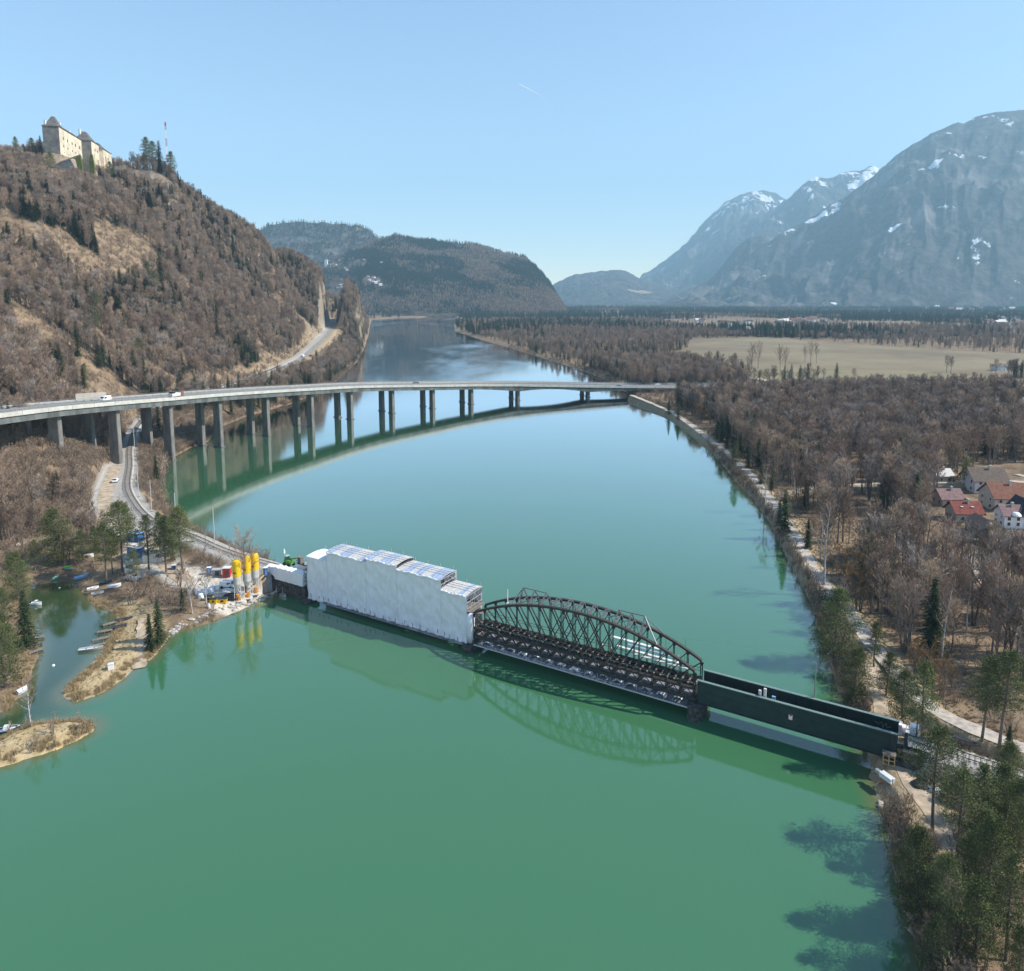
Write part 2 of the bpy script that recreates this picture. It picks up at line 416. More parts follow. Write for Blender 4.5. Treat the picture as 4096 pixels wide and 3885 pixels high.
def carve(z, X, Y, line, flat, fade):
    d, lz = line_d(X, Y, line)
    k = 1-sm(d, flat, fade)
    return z*(1-k)+lz*k
def land_sd(X, Y):
    return np.maximum(np.maximum(poly_sd(X, Y, LEFT_XY), poly_sd(X, Y, RIGHT_XY)), poly_sd(X, Y, ISL_XY))
def height(X, Y):
    X = np.asarray(X, float); Y = np.asarray(Y, float)
    dl = poly_sd(X, Y, LEFT_XY); dr = poly_sd(X, Y, RIGHT_XY); di = poly_sd(X, Y, ISL_XY)
    jit = (fbm(X*0.45, Y*0.45, 3)-0.5)*1.6*sm(900-Y, 0, 600)
    d = np.maximum(np.maximum(dl, dr), di) + jit
    hl = tps(np.clip(X, -1400, 0), np.clip(Y, 60, 1900))
    wf = 1-sm(Y, 1650, 2300)
    hl = np.clip(hl, 0.6, 300)*wf + 4*(1-wf)
    rough = (ridged(X/70, Y/70, 4)-0.55)
    hl = hl + sm(hl, 14, 50)*(1-0.8*np.exp(-((X+440)**2+(Y-690)**2)/90.0**2))*(rough*15 + (fbm(X/9, Y/9, 3)-0.5)*5)
    hl = hl*sm(dl, -1, 9) + 0.0
    hl = np.where(hl > 1.2, hl, np.minimum(hl, 1.2))
    hr = 2.0 + (fbm(X/30, Y/30, 3)-0.5)*1.2 + 2.0*sm(dr, 60, 200)
    h = np.where(dl > dr, hl, hr)
    h = np.where(di > np.maximum(dl, dr), 1.3, h)
    bank = np.clip(d*0.55, -4, 400)
    steep = np.where(dr > dl, d*0.8, d*0.6)
    z = np.where(d > 0, np.minimum(h, steep + sm(d, 1.5, 12)*h), np.maximum(d*0.35, -5))
    z = z + np.where(d > 1, (fbm(X*0.6, Y*0.6, 3)-0.5)*0.5, 0)*sm(700-Y, 0, 500)
    z = carve(z, X, Y, RAIL_L, 2.4, 7.5)
    z = carve(z, X, Y, ROAD_L, 3.0, 7)
    z = carve(z, X, Y, ROAD_HILL, 4.5, 22)
    z = carve(z, X, Y, PATH_LF, 1.8, 5)
    z = carve(z, X, Y, RAIL_R, 2.2, 5)
    z = carve(z, X, Y, PATH_R, 1.8, 4)
    z = carve(z, X, Y, TRACK_R, 1.6, 3.5)
    z = carve(z, X, Y, ROAD_WOOD, 1.8, 4)
    z = carve(z, X, Y, CASTLE_PAD, 8, 17)
    dc_, _ = line_d(X, Y, CASTLE_PAD)
    z = np.where((X > -462) & (Y < 790) & (dc_ < 75), np.minimum(z, 212-15*sm(dc_, 8.5, 12)-0.3*np.maximum(0, dc_-12)), z)
    s_ = (X-BA[0])*BE[0]+(Y-BA[1])*BE[1]; o_ = (X-BA[0])*BN[0]+(Y-BA[1])*BN[1]
    z = np.where((s_ > -13.0) & (s_ < 8) & (o_ < 0.3) & (o_ > -9), np.minimum(z, -1.0), z)
    z = np.where((s_ > 122) & (s_ < 130) & (o_ < 7) & (o_ > -7), np.minimum(z, 2.3), z)
    return z
CASTLE_PAD = [(-436, 698, 210.5), (-451, 772, 213), (-428, 800, 213)]
# cached height lookups for placing things
def gz(x, y): return float(height(np.array([x]), np.array([y]))[0])
def ground_at(x, y, z0=3.0):
    """where a sighting through (x, y) meets the ground"""
    d = ray(x, y)
    Ys = np.concatenate([np.arange(60, 500, 1.0), np.arange(500, 2200, 4.0)])
    Xs = Ys*d[0]/d[1]; Zr = CAM_H + Ys*d[2]/d[1]
    Hh = np.maximum(height(Xs, Ys), 0.0)
    k = np.nonzero(Hh >= Zr)[0]
    i = k[0] if len(k) else len(Ys)-1
    if x < 720 and (Ys[i] > 1050 or not len(k)):      # sighting grazes the ridge: take the ridge itself
        q_ = Ys < 1050; i = int(np.argmin(np.where(q_, Zr-Hh, 1e9)))
    return np.array((Xs[i], Ys[i], Hh[i]))

# ground sheet: rows graded with distance
_rows = np.concatenate([np.linspace(-80, 55, 20), np.geomspace(56, 2600, 560), np.geomspace(2650, 15000, 60)])
_cols = np.sinh(np.linspace(-1.4, 1.4, 620)); _cols = _cols/_cols[-1]
GX = _cols[None, :]*(np.maximum(_rows, 60)[:, None]*0.98+60); GY = np.repeat(_rows[:, None], len(_cols), 1)
# un-grade: keep columns nearly uniform in view
GX = np.linspace(-1, 1, 640)[None, :]*(np.maximum(_rows, 60)[:, None]*0.88+25)
GY = np.repeat(_rows[:, None], 640, 1)
GZ = height(GX, GY)
far = sm(GY, 3000, 6000)
GZ = GZ*(1-far)+4*far
# field / grass / gravel weights
FIELD = [tuple(P(x, y, 4)[:2]) for x, y in [(1335,655),(1480,651),(1640,664),(1800,674),(2100,690),(2100,745),(1940,725),(1800,718),(1690,712),(1560,711),(1440,713),(1385,700),(1310,694),(1280,686),(1330,672)]]
MEADOW = [tuple(P(x, y, 4)[:2]) for x, y in [(1430,712),(1560,709),(1760,716),(2100,742),(2100,770),(1850,757),(1700,745),(1560,738),(1450,738)]]
YARD = [tuple(P(x, y, 2.6)[:2]) for x, y in [(528,1146),(500,1160),(440,1168),(395,1160),(372,1140),(330,1125),(300,1110),(255,1120),(235,1090),(250,1040),(300,1040),(330,1095),(380,1098),(430,1108),(505,1118)]]
GARDEN = [tuple(P(x, y, 4)[:2]) for x, y in [(1900,1050),(2150,1050),(2150,1170),(1960,1150),(1890,1100)]]
w_field = sm(poly_sd(GX, GY, FIELD), -4, 6)
w_mead = sm(poly_sd(GX, GY, MEADOW), -6, 8)
w_yard = sm(poly_sd(GX, GY, YARD)+(fbm(GX*0.5, GY*0.5)-0.5)*6, -1, 1.5)
w_gard = sm(poly_sd(GX, GY, GARDEN), -2, 3)
d_l = poly_sd(GX, GY, LEFT_XY); d_i = poly_sd(GX, GY, ISL_XY)
SPIT = [tuple(P(x, y, 1)[:2]) for x, y in [(100,1350),(118,1300),(195,1225),(215,1180),(245,1160),(300,1180),(320,1240),(290,1290),(220,1340)]]
w_spit = np.maximum(sm(poly_sd(GX, GY, SPIT), -3, 1), sm(d_i, -4, 0))
def w_line(line, a, b):
    d, _ = line_d(GX, GY, line); return 1-sm(d, a, b)
w_grav = np.maximum.reduce([w_line(RAIL_L, 2.6, 4.5), w_line(ROAD_L, 3.2, 5), w_line(RAIL_R, 2.4, 4)])
w_tan = np.maximum.reduce([w_line(PATH_R, 2.6, 6.5), w_line(TRACK_R, 2.5, 5), w_line(ROAD_HILL, 6, 26)*0.8, w_gard, w_line(ROAD_WOOD, 2, 4),
    (1-sm(np.abs(poly_sd(GX, GY, RIGHT_XY)-1.5), 1.0, 4))*0.5])
slope = np.zeros_like(GZ); slope[1:-1, 1:-1] = np.hypot((GZ[2:, 1:-1]-GZ[:-2, 1:-1])/(GY[2:, 1:-1]-GY[:-2, 1:-1]+1e-6), (GZ[1:-1, 2:]-GZ[1:-1, :-2])/(GX[1:-1, 2:]-GX[1:-1, :-2]+1e-6))
w_rock = sm(slope, 1.3, 2.4)*sm(GZ, 12, 30)*0.7

gm = bpy.data.materials.new('ground'); gm.use_nodes = True
n = gm.node_tree.nodes; l = gm.node_tree.links; B = n['Principled BSDF']; B.inputs['Roughness'].default_value = 0.95; B.inputs['Specular IOR Level'].default_value = 0.15
tc = n.new('ShaderNodeTexCoord')
def gnoise(scale, c1_, c2_, det=8, lo=0.38, hi=0.62):
    no = n.new('ShaderNodeTexNoise'); no.inputs['Scale'].default_value = scale; no.inputs['Detail'].default_value = det; no.inputs['Roughness'].default_value = 0.65
    l.new(tc.outputs['Object'], no.inputs['Vector'])
    rp = n.new('ShaderNodeValToRGB'); rp.color_ramp.elements[0].position = lo; rp.color_ramp.elements[1].position = hi
    rp.color_ramp.elements[0].color = (*c1_, 1); rp.color_ramp.elements[1].color = (*c2_, 1); l.new(no.outputs['Fac'], rp.inputs[0]); return rp.outputs[0]
cur = gnoise(0.12, (0.135, 0.095, 0.062), (0.285, 0.205, 0.130))
def layer(attr, colsock):
    global cur
    at = n.new('ShaderNodeAttribute'); at.attribute_name = attr
    mx = n.new('ShaderNodeMix'); mx.data_type = 'RGBA'
    l.new(at.outputs['Fac'], mx.inputs['Factor']); l.new(cur, mx.inputs[6]); l.new(colsock, mx.inputs[7]); cur = mx.outputs[2]
layer('tan', gnoise(0.35, (0.30, 0.225, 0.135), (0.42, 0.33, 0.21)))
layer('rock', gnoise(0.15, (0.20, 0.165, 0.13), (0.36, 0.31, 0.25)))
layer('field', gnoise(0.006, (0.175, 0.140, 0.092), (0.245, 0.202, 0.128), 10, 0.4, 0.6))
layer('mead', gnoise(0.02, (0.19, 0.165, 0.09), (0.25, 0.21, 0.13)))
layer('spit', gnoise(0.5, (0.34, 0.255, 0.135), (0.46, 0.36, 0.21)))
layer('grav', gnoise(1.2, (0.30, 0.28, 0.25), (0.44, 0.42, 0.38)))
layer('yard', gnoise(0.3, (0.42, 0.36, 0.28), (0.62, 0.57, 0.49)))
l.new(cur, B.inputs['Base Color'])
no = n.new('ShaderNodeTexNoise'); no.inputs['Scale'].default_value = 0.9; no.inputs['Detail'].default_value = 8; l.new(tc.outputs['Object'], no.inputs['Vector'])
bp = n.new('ShaderNodeBump'); bp.inputs['Strength'].default_value = 0.8; bp.inputs['Distance'].default_value = 0.5; l.new(no.outputs['Fac'], bp.inputs['Height']); l.new(bp.outputs[0], B.inputs['Normal'])
ground = grid_mesh('ground', GX, GY, GZ, gm, dict(tan=w_tan, rock=w_rock, field=w_field, mead=w_mead, spit=w_spit, grav=w_grav, yard=w_yard))
tag(ground, kind='structure')

# ---------------------------------------------------------------- water
_r = np.concatenate([np.linspace(-200, 55, 6), np.geomspace(58, 4000, 300)])
WX = np.linspace(-1, 0.75, 300)[None, :]*(np.maximum(_r, 60)[:, None]*0.9+40); WY = np.repeat(_r[:, None], 300, 1)
wd = land_sd(WX, WY)
marina = sm(poly_sd(WX, WY, [tuple(P(x, y, 0)[:2]) for x, y in [(30,1100),(150,1115),(215,1190),(190,1250),(120,1340),(60,1400),(-300,1400),(-300,1250)]]), -10, 3)
shal = np.clip(sm(wd, -3.5, 0.0), 0, 1)
wm = bpy.data.materials.new('water'); wm.use_nodes = True
n = wm.node_tree.nodes; l = wm.node_tree.links; B = n['Principled BSDF']
tc = n.new('ShaderNodeTexCoord')
at = n.new('ShaderNodeAttribute'); at.attribute_name = 'shal'
at2 = n.new('ShaderNodeAttribute'); at2.attribute_name = 'marina'
m0 = n.new('ShaderNodeMix'); m0.data_type = 'RGBA'; m0.inputs[6].default_value = (0.044, 0.143, 0.064, 1); m0.inputs[7].default_value = (0.030, 0.060, 0.022, 1); l.new(at2.outputs['Fac'], m0.inputs['Factor'])
mx = n.new('ShaderNodeMix'); mx.data_type = 'RGBA'; l.new(m0.outputs[2], mx.inputs[6]); mx.inputs[7].default_value = (0.13, 0.13, 0.06, 1)
ml = n.new('ShaderNodeMath'); ml.operation = 'MULTIPLY'; ml.inputs[1].default_value = 0.75; l.new(at.outputs['Fac'], ml.inputs[0]); l.new(ml.outputs[0], mx.inputs['Factor'])
l.new(mx.outputs[2], B.inputs['Base Color'])
B.inputs['IOR'].default_value = 1.8; B.inputs['Specular IOR Level'].default_value = 0.5
# ruffled streaks upstream of the viaduct
mp = n.new('ShaderNodeMapping'); mp.inputs['Scale'].default_value = (0.010, 0.0035, 1); mp.inputs['Rotation'].default_value = (0, 0, 0.25); l.new(tc.outputs['Object'], mp.inputs[0])
ns = n.new('ShaderNodeTexNoise'); ns.inputs['Scale'].default_value = 1.0; ns.inputs['Detail'].default_value = 7; ns.inputs['Roughness'].default_value = 0.6; l.new(mp.outputs[0], ns.inputs['Vector'])
rp = n.new('ShaderNodeValToRGB'); rp.color_ramp.elements[0].position = 0.48; rp.color_ramp.elements[1].position = 0.70; l.new(ns.outputs['Fac'], rp.inputs[0])
sx = n.new('ShaderNodeSeparateXYZ'); l.new(tc.outputs['Object'], sx.inputs[0])
mr = n.new('ShaderNodeMapRange'); mr.inputs['From Min'].default_value = 480; mr.inputs['From Max'].default_value = 700; l.new(sx.outputs['Y'], mr.inputs['Value'])
mm = n.new('ShaderNodeMath'); mm.operation = 'MULTIPLY'; l.new(rp.outputs[0], mm.inputs[0]); l.new(mr.outputs[0], mm.inputs[1])
ro = n.new('ShaderNodeMapRange'); ro.inputs['To Min'].default_value = 0.05; ro.inputs['To Max'].default_value = 0.25; l.new(mm.outputs[0], ro.inputs['Value']); l.new(ro.outputs[0], B.inputs['Roughness'])
n1 = n.new('ShaderNodeTexNoise'); n1.inputs['Scale'].default_value = 1.3; n1.inputs['Detail'].default_value = 3; l.new(tc.outputs['Object'], n1.inputs['Vector'])
b1 = n.new('ShaderNodeBump'); b1.inputs['Strength'].default_value = 0.16; b1.inputs['Distance'].default_value = 0.05; l.new(n1.outputs['Fac'], b1.inputs['Height']); 
dif = n.new('ShaderNodeBsdfDiffuse'); l.new(mx.outputs[2], dif.inputs['Color'])
glo = n.new('ShaderNodeBsdfGlossy'); glo.inputs['Color'].default_value = (1, 1, 1, 1); l.new(ro.outputs[0], glo.inputs['Roughness']); l.new(b1.outputs[0], glo.inputs['Normal'])
fre = n.new('ShaderNodeFresnel'); fre.inputs['IOR'].default_value = 1.33
fm = n.new('ShaderNodeMath'); fm.operation = 'MULTIPLY'; fm.inputs[1].default_value = 2.5; fm.use_clamp = True; l.new(fre.outputs[0], fm.inputs[0])
ms = n.new('ShaderNodeMixShader'); l.new(fm.outputs[0], ms.inputs[0]); l.new(dif.outputs[0], ms.inputs[1]); l.new(glo.outputs[0], ms.inputs[2])
l.new(ms.outputs[0], [q for q in n if q.type == 'OUTPUT_MATERIAL'][0].inputs['Surface']); n.remove(B)
water = grid_mesh('water', WX, WY, np.zeros_like(WX), wm, dict(shal=shal, marina=marina))
tag(water, kind='structure')

# ---------------------------------------------------------------- hills and mountains
def range_mat(name, forest1, forest2, rock, snow_lo, fscale, pale=None, pscale=0.004, rockamt=(0.55, 0.7)):
    m = bpy.data.materials.new(name); m.use_nodes = True; n = m.node_tree.nodes; l = m.node_tree.links; B = n['Principled BSDF']
    B.inputs['Roughness'].default_value = 0.95; B.inputs['Specular IOR Level'].default_value = 0.1
    tc = n.new('ShaderNodeTexCoord')
    def noise(s, det, st=None, r=0.6):
        q = n.new('ShaderNodeTexNoise'); q.inputs['Scale'].default_value = s; q.inputs['Detail'].default_value = det; q.inputs['Roughness'].default_value = r
        if st:
            mp = n.new('ShaderNodeMapping'); mp.inputs['Scale'].default_value = st; l.new(tc.outputs['Object'], mp.inputs[0]); l.new(mp.outputs[0], q.inputs['Vector'])
        else: l.new(tc.outputs['Object'], q.inputs['Vector'])
        return q.outputs['Fac']
    def ramp(s, a, b, c1_=(0, 0, 0), c2_=(1, 1, 1)):
        rp = n.new('ShaderNodeValToRGB'); rp.color_ramp.elements[0].position = a; rp.color_ramp.elements[1].position = b
        rp.color_ramp.elements[0].color = (*c1_, 1); rp.color_ramp.elements[1].color = (*c2_, 1); l.new(s, rp.inputs[0]); return rp.outputs[0]
    def mix(f, a, b):
        q = n.new('ShaderNodeMix'); q.data_type = 'RGBA'; l.new(f, q.inputs['Factor'])
        for i, v in ((6, a), (7, b)):
            if hasattr(v, 'links'): l.new(v, q.inputs[i])
            else: q.inputs[i].default_value = (*v, 1)
        return q.outputs[2]
    c = ramp(noise(fscale, 10, r=0.7), 0.42, 0.6, forest1, forest2)
    c = mix(ramp(noise(pscale*1.7, 8, (1, 1, 0.35)), *rockamt), c, rock)
    if pale: c = mix(ramp(noise(pscale, 5), 0.62, 0.66), c, pale)
    if snow_lo is not None:
        sx = n.new('ShaderNodeSeparateXYZ'); l.new(tc.outputs['Object'], sx.inputs[0])
        mr = n.new('ShaderNodeMapRange'); mr.inputs['From Min'].default_value = snow_lo[0]; mr.inputs['From Max'].default_value = snow_lo[1]; mr.inputs['To Min'].default_value = -0.12; mr.inputs['To Max'].default_value = 0.12
        l.new(sx.outputs['Z'], mr.inputs['Value'])
        ad = n.new('ShaderNodeMath'); ad.operation = 'ADD'; l.new(noise(snow_lo[2], 9, (1, 1, 0.5), 0.65), ad.inputs[0]); l.new(mr.outputs[0], ad.inputs[1])
        c = mix(ramp(ad.outputs[0], snow_lo[3], snow_lo[3]+0.02), c, (0.8, 0.83, 0.88))
    l.new(c, B.inputs['Base Color'])
    bp = n.new('ShaderNodeBump'); bp.inputs['Strength'].default_value = 1.0; bp.inputs['Distance'].default_value = 0.25/fscale; l.new(noise(fscale, 10, r=0.7), bp.inputs['Height']); l.new(bp.outputs[0], B.inputs['Normal'])
    return m
RANGES = {}
def mountain(name, crest, Yc, Yf, zf, amp, m, gully=18, nu=420, nv=90, prof=1.0, foot=None, seed=0, jit=1.2, back=1.0):
    xs = np.linspace(crest[0][0], crest[-1][0], nu)
    cy = np.interp(xs, [p[0] for p in crest], [p[1] for p in crest])
    cy = cy + (fbm(xs*0.08+seed, xs*0+seed, 4)-0.5)*jit*4
    yc = np.interp(xs, [p[0] for p in crest], [p[2] if len(p) > 2 else Yc for p in crest])
    rat = (xs-CXD)/FPX
    vv = (cy-CYD)/FPX; sl = (-_s-vv*_c)/(_c-vv*_s); ratx = rat/(_c-vv*_s)
    zc = CAM_H+sl*yc
    t = np.concatenate([np.linspace(0, 1, nv), 1+np.linspace(0.03, 0.6, 14)])[:, None]
    tt = np.minimum(t, 1); bt = np.maximum(t-1, 0)/0.6
    yf = Yf if foot is None else np.interp(xs, [p[0] for p in foot], [p[1] for p in foot])
    Y = yf+(yc[None]-yf)*t
    X = ratx[None]*Y
    pr = tt**prof
    Z = zf+(zc[None]-zf)*(pr*(1-bt*0.55*back))
    U = np.repeat(xs[None], len(t), 0)
    wp = (fbm(U/gully*0.8+seed*3, t*4+0*U, 3)-0.5)*1.6
    g = ridged(U/gully+seed+wp, t*3.0+seed+0*U+wp, 5)-0.6
    g2 = ridged(X/(amp*5)+seed, Y/(amp*5), 5)-0.6
    env = np.sin(np.clip(t, 0, 1)*math.pi)**0.45
    Z = Z + amp*env*(0.42*g+1.05*g2+0.6*(ridged(X/(amp*1.4)+seed, Y/(amp*1.4), 4)-0.6))
    Z = np.where(t <= 1, np.minimum(Z, zf+(zc[None]-zf)*np.minimum(1, pr+0.35)), Z)
    o = grid_mesh(name, X, Y, Z, m); tag(o, kind='structure')
    RANGES[name+str(seed)] = (X, Y, Z)
    return o
F1, F2 = (0.030, 0.033, 0.034), (0.100, 0.088, 0.080)
mount_near = range_mat('mountain_near', F1, F2, (0.22, 0.20, 0.185), (-3000, 5000, 0.0032, 0.622), 0.018, pscale=0.0016)
mount_far = range_mat('mountain_far', F1, F2, (0.26, 0.26, 0.26), (300, 1900, 0.0040, 0.638), 0.012, pscale=0.0014)
hill_mat = range_mat('hill_wooded', (0.040, 0.036, 0.026), (0.12, 0.088, 0.066), (0.15, 0.11, 0.085), None, 0.03, pscale=0.004)
low_mat = range_mat('hill_far', F1, F2, (0.15, 0.13, 0.12), None, 0.02, pale=(0.34, 0.28, 0.19), pscale=0.0018)
mountain('mountain', [(1270,590),(1330,560),(1400,530),(1480,470),(1560,425),(1640,378),(1700,332),(1730,300),(1790,262),(1850,236),(1862,240),(1880,228),(1920,217),(1978,211),(2060,216),(2160,250)], 7600, 5000, 10, 420, mount_near, gully=60, seed=1, prof=1.05)
mountain('mountain', [(1330,580),(1380,530),(1420,480),(1450,458),(1480,452),(1510,470),(1550,520),(1600,570)], 7900, 6300, 10, 220, mount_near, gully=40, seed=2, nu=200)
mountain('mountain', [(1230,560),(1330,520),(1420,440),(1480,410),(1520,385),(1556,352),(1575,342),(1600,345),(1640,330),(1662,328),(1680,320),(1705,328),(1760,360),(1850,420)], 11300, 8600, 10, 480, mount_far, gully=44, seed=3)
mountain('mountain', [(1215,572),(1240,535),(1270,512),(1300,492),(1330,466),(1370,420),(1400,392),(1440,372),(1475,366),(1500,374),(1530,392),(1580,430),(1640,480)], 13700, 9800, 10, 560, mount_far, gully=40, seed=4)
mountain('hill', [(1040,600),(1070,548),(1100,533),(1135,527),(1180,522),(1210,523),(1235,538),(1300,556),(1380,566),(1480,580)], 9400, 7000, 8, 60, low_mat, gully=40, seed=5)
mountain('hill', [(470,470),(497,446),(520,434),(560,428),(600,430),(640,432),(690,436),(715,446),(735,462),(800,480),(860,520),(920,570)], 4700, 3700, 40, 60, low_mat, gully=60, seed=6, jit=2)
mountain('hill', [(560,560),(600,530),(640,505),(700,478),(735,463),(765,457),(800,462),(860,468),(905,472),(950,485),(985,492),(1015,500),(1035,517),(1060,548),(1080,580),(1098,606)], 3900, 2860, 1, 60, hill_mat, gully=60, seed=7, jit=2, prof=0.85,
    foot=[(560,2870),(1000,2850),(1098,3000)])
# ---------------------------------------------------------------- haze (air)
hz = MB().box((0, 7200, 1297), (27000, 14800, 2610)).build('haze', [])
hm = bpy.data.materials.new('haze'); hm.use_nodes = True; hn = hm.node_tree.nodes; hn.clear()
ho = hn.new('ShaderNodeOutputMaterial'); hv = hn.new('ShaderNodeVolumePrincipled')
hv.inputs['Color'].default_value = (0.47, 0.79, 1.0, 1); hv.inputs['Density'].default_value = 8.8e-5; hv.inputs['Anisotropy'].default_value = 0.0
hm.node_tree.links.new(hv.outputs[0], ho.inputs['Volume'])
hz.data.materials.append(hm); tag(hz, kind='stuff')

# ---------------------------------------------------------------- motorway viaduct
mwp = np.array([(p[0], p[1]) for p in MW]); mws = np.concatenate([[0], np.cumsum(np.linalg.norm(np.diff(mwp, axis=0), axis=1))])
_ds = [(170, 43), (230, 37.6), (255, 35.7), (283, 33.1), (314, 30.7), (347, 28.1), (380, 25.7), (412, 23.2), (433, 21.6)]
# deck top (parapet) height against distance along the line
def s_at(X, Y):
    return float(mws[np.argmin((mwp[:, 0]-X)**2+(mwp[:, 1]-Y)**2)])
_HS = [(s_at(-164, 170), 42), (s_at(-169, 230), 37.8), (s_at(-169, 255), 35.7), (s_at(-166, 283), 33.3), (s_at(-160, 314), 30.8), (s_at(-150, 347), 28.2), (s_at(-136, 380), 25.7), (s_at(-116, 412), 23.3), (s_at(-102, 433), 21.6),
       (s_at(-83, 455), 19.6), (s_at(-50, 484), 16.4), (s_at(8, 521), 12.0), (s_at(72, 540), 8.7), (s_at(135, 553), 6.6), (s_at(230, 566), 5.6), (s_at(560, 552), 5.6)]
mwz = np.interp(mws, [a for a, b in _HS], [b for a, b in _HS])
mwz = np.convolve(np.pad(mwz, 6, 'edge'), np.ones(13)/13, 'valid')
def mw_frame(i):
    a = mwp[max(i-1, 0)]; b = mwp[min(i+1, len(mwp)-1)]; t = (b-a)/np.linalg.norm(b-a)
    return mwp[i], t, np.array((t[1], -t[0]))      # point, tangent, right-hand (near) side
def mw_pt(i, o, z):
    p, t, r_ = mw_frame(i); q = p + r_*o; return (q[0], q[1], z)
mw = thing('motorway_bridge', 'long curved concrete motorway viaduct striding across the lake on paired piers', 'bridge', (0, 0, 0))
NEAR, FAR = 3.4, -19.0
M['steel_mid'] = mat('steel_mid', (0.12, 0.125, 0.13), 0.55, metal=0.2)
def mw_sweep(name, prof, mats, step=1, i0=0, i1=None, zfun=None):
    """prof: list of (offset, dz) around a closed section below the parapet top"""
    b = MB(); secs = []
    for i in range(i0, (i1 or len(mwp))):
        secs.append([mw_pt(i, o, mwz[i]+(dz if not callable(dz) else dz(i))) for o, dz in prof])
    b.loft(secs); return b.build(name, mats, mw)
# depth of the girders: shallow on the long run, haunched over the last river piers
pier_s = [s_at(4.5, 520), s_at(58, 537)]
def gdepth(i):
    s_ = mws[i]; d = 3.0
    a, b_ = pier_s
    if a-40 < s_ < b_+45:
        if s_ < a: k = (s_-(a-40))/40; d = 3.0 + 1.9*k*k
        elif s_ < b_: k = abs((s_-a)/(b_-a)*2-1); d = 2.3 + 2.6*k*k
        else: k = 1-(s_-b_)/45; d = 2.6 + 2.0*k*k
    elif s_ > b_: d = 2.2
    return d
mw_sweep('deck_slab', [(NEAR-0.25, -1.0), (NEAR-0.25, -1.35), (FAR+0.25, -1.35), (FAR+0.25, -1.0)], M['concrete'])
mw_sweep('parapet', [(NEAR, 0), (NEAR, -1.5), (NEAR-0.3, -1.5), (NEAR-0.3, 0)], M['concrete_light'])
mw_sweep('parapet', [(FAR+0.3, 0), (FAR+0.3, -1.5), (FAR, -1.5), (FAR, 0)], M['concrete_light'])
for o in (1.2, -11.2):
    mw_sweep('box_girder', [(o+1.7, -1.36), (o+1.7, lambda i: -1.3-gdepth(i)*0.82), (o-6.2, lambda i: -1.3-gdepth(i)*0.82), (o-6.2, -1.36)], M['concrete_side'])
mw_sweep('carriageway', [(NEAR-0.6, -0.95), (NEAR-0.6, -0.99), (FAR+0.6, -0.99), (FAR+0.6, -0.95)], M['asphalt'])
mk = MB()
for o, dash in ((2.2, 0), (-1.6, 1), (-6.3, 0), (-9.3, 0), (-13.6, 1), (-17.6, 0)):
    for i in range(0, len(mwp)-1):
        if dash and i % 3: continue
        a0, a1 = mw_pt(i, o+0.08, mwz[i]-0.94), mw_pt(i+1, o+0.08, mwz[i+1]-0.94); b0, b1 = mw_pt(i, o-0.08, mwz[i]-0.94), mw_pt(i+1, o-0.08, mwz[i+1]-0.94)
        mk.add([a0, a1, b1, b0], [(0, 1, 2, 3)])
mk.build('lane_marking', M['white_paint'], mw)
for o in (NEAR-0.95, -7.0, -8.6, FAR+0.95):
    g = MB()
    for i in range(0, len(mwp)-1):
        g.bar(mw_pt(i, o, mwz[i]-0.3), mw_pt(i+1, o, mwz[i+1]-0.3), 0.08, 0.3)
        g.bar(mw_pt(i, o, mwz[i]-0.95), mw_pt(i, o, mwz[i]-0.3), 0.12)
    g.build('guard_rail', M['steel_grey'], mw)
for o in (NEAR-0.15, FAR+0.15):
    g = MB()
    for i in range(0, len(mwp)-1):
        for dz in (0.3, 0.6): g.bar(mw_pt(i, o, mwz[i]+dz), mw_pt(i+1, o, mwz[i+1]+dz), 0.06)
        g.bar(mw_pt(i, o, mwz[i]), mw_pt(i, o, mwz[i]+0.62), 0.08)
    g.build('hand_rail', M['steel_grey'], mw)
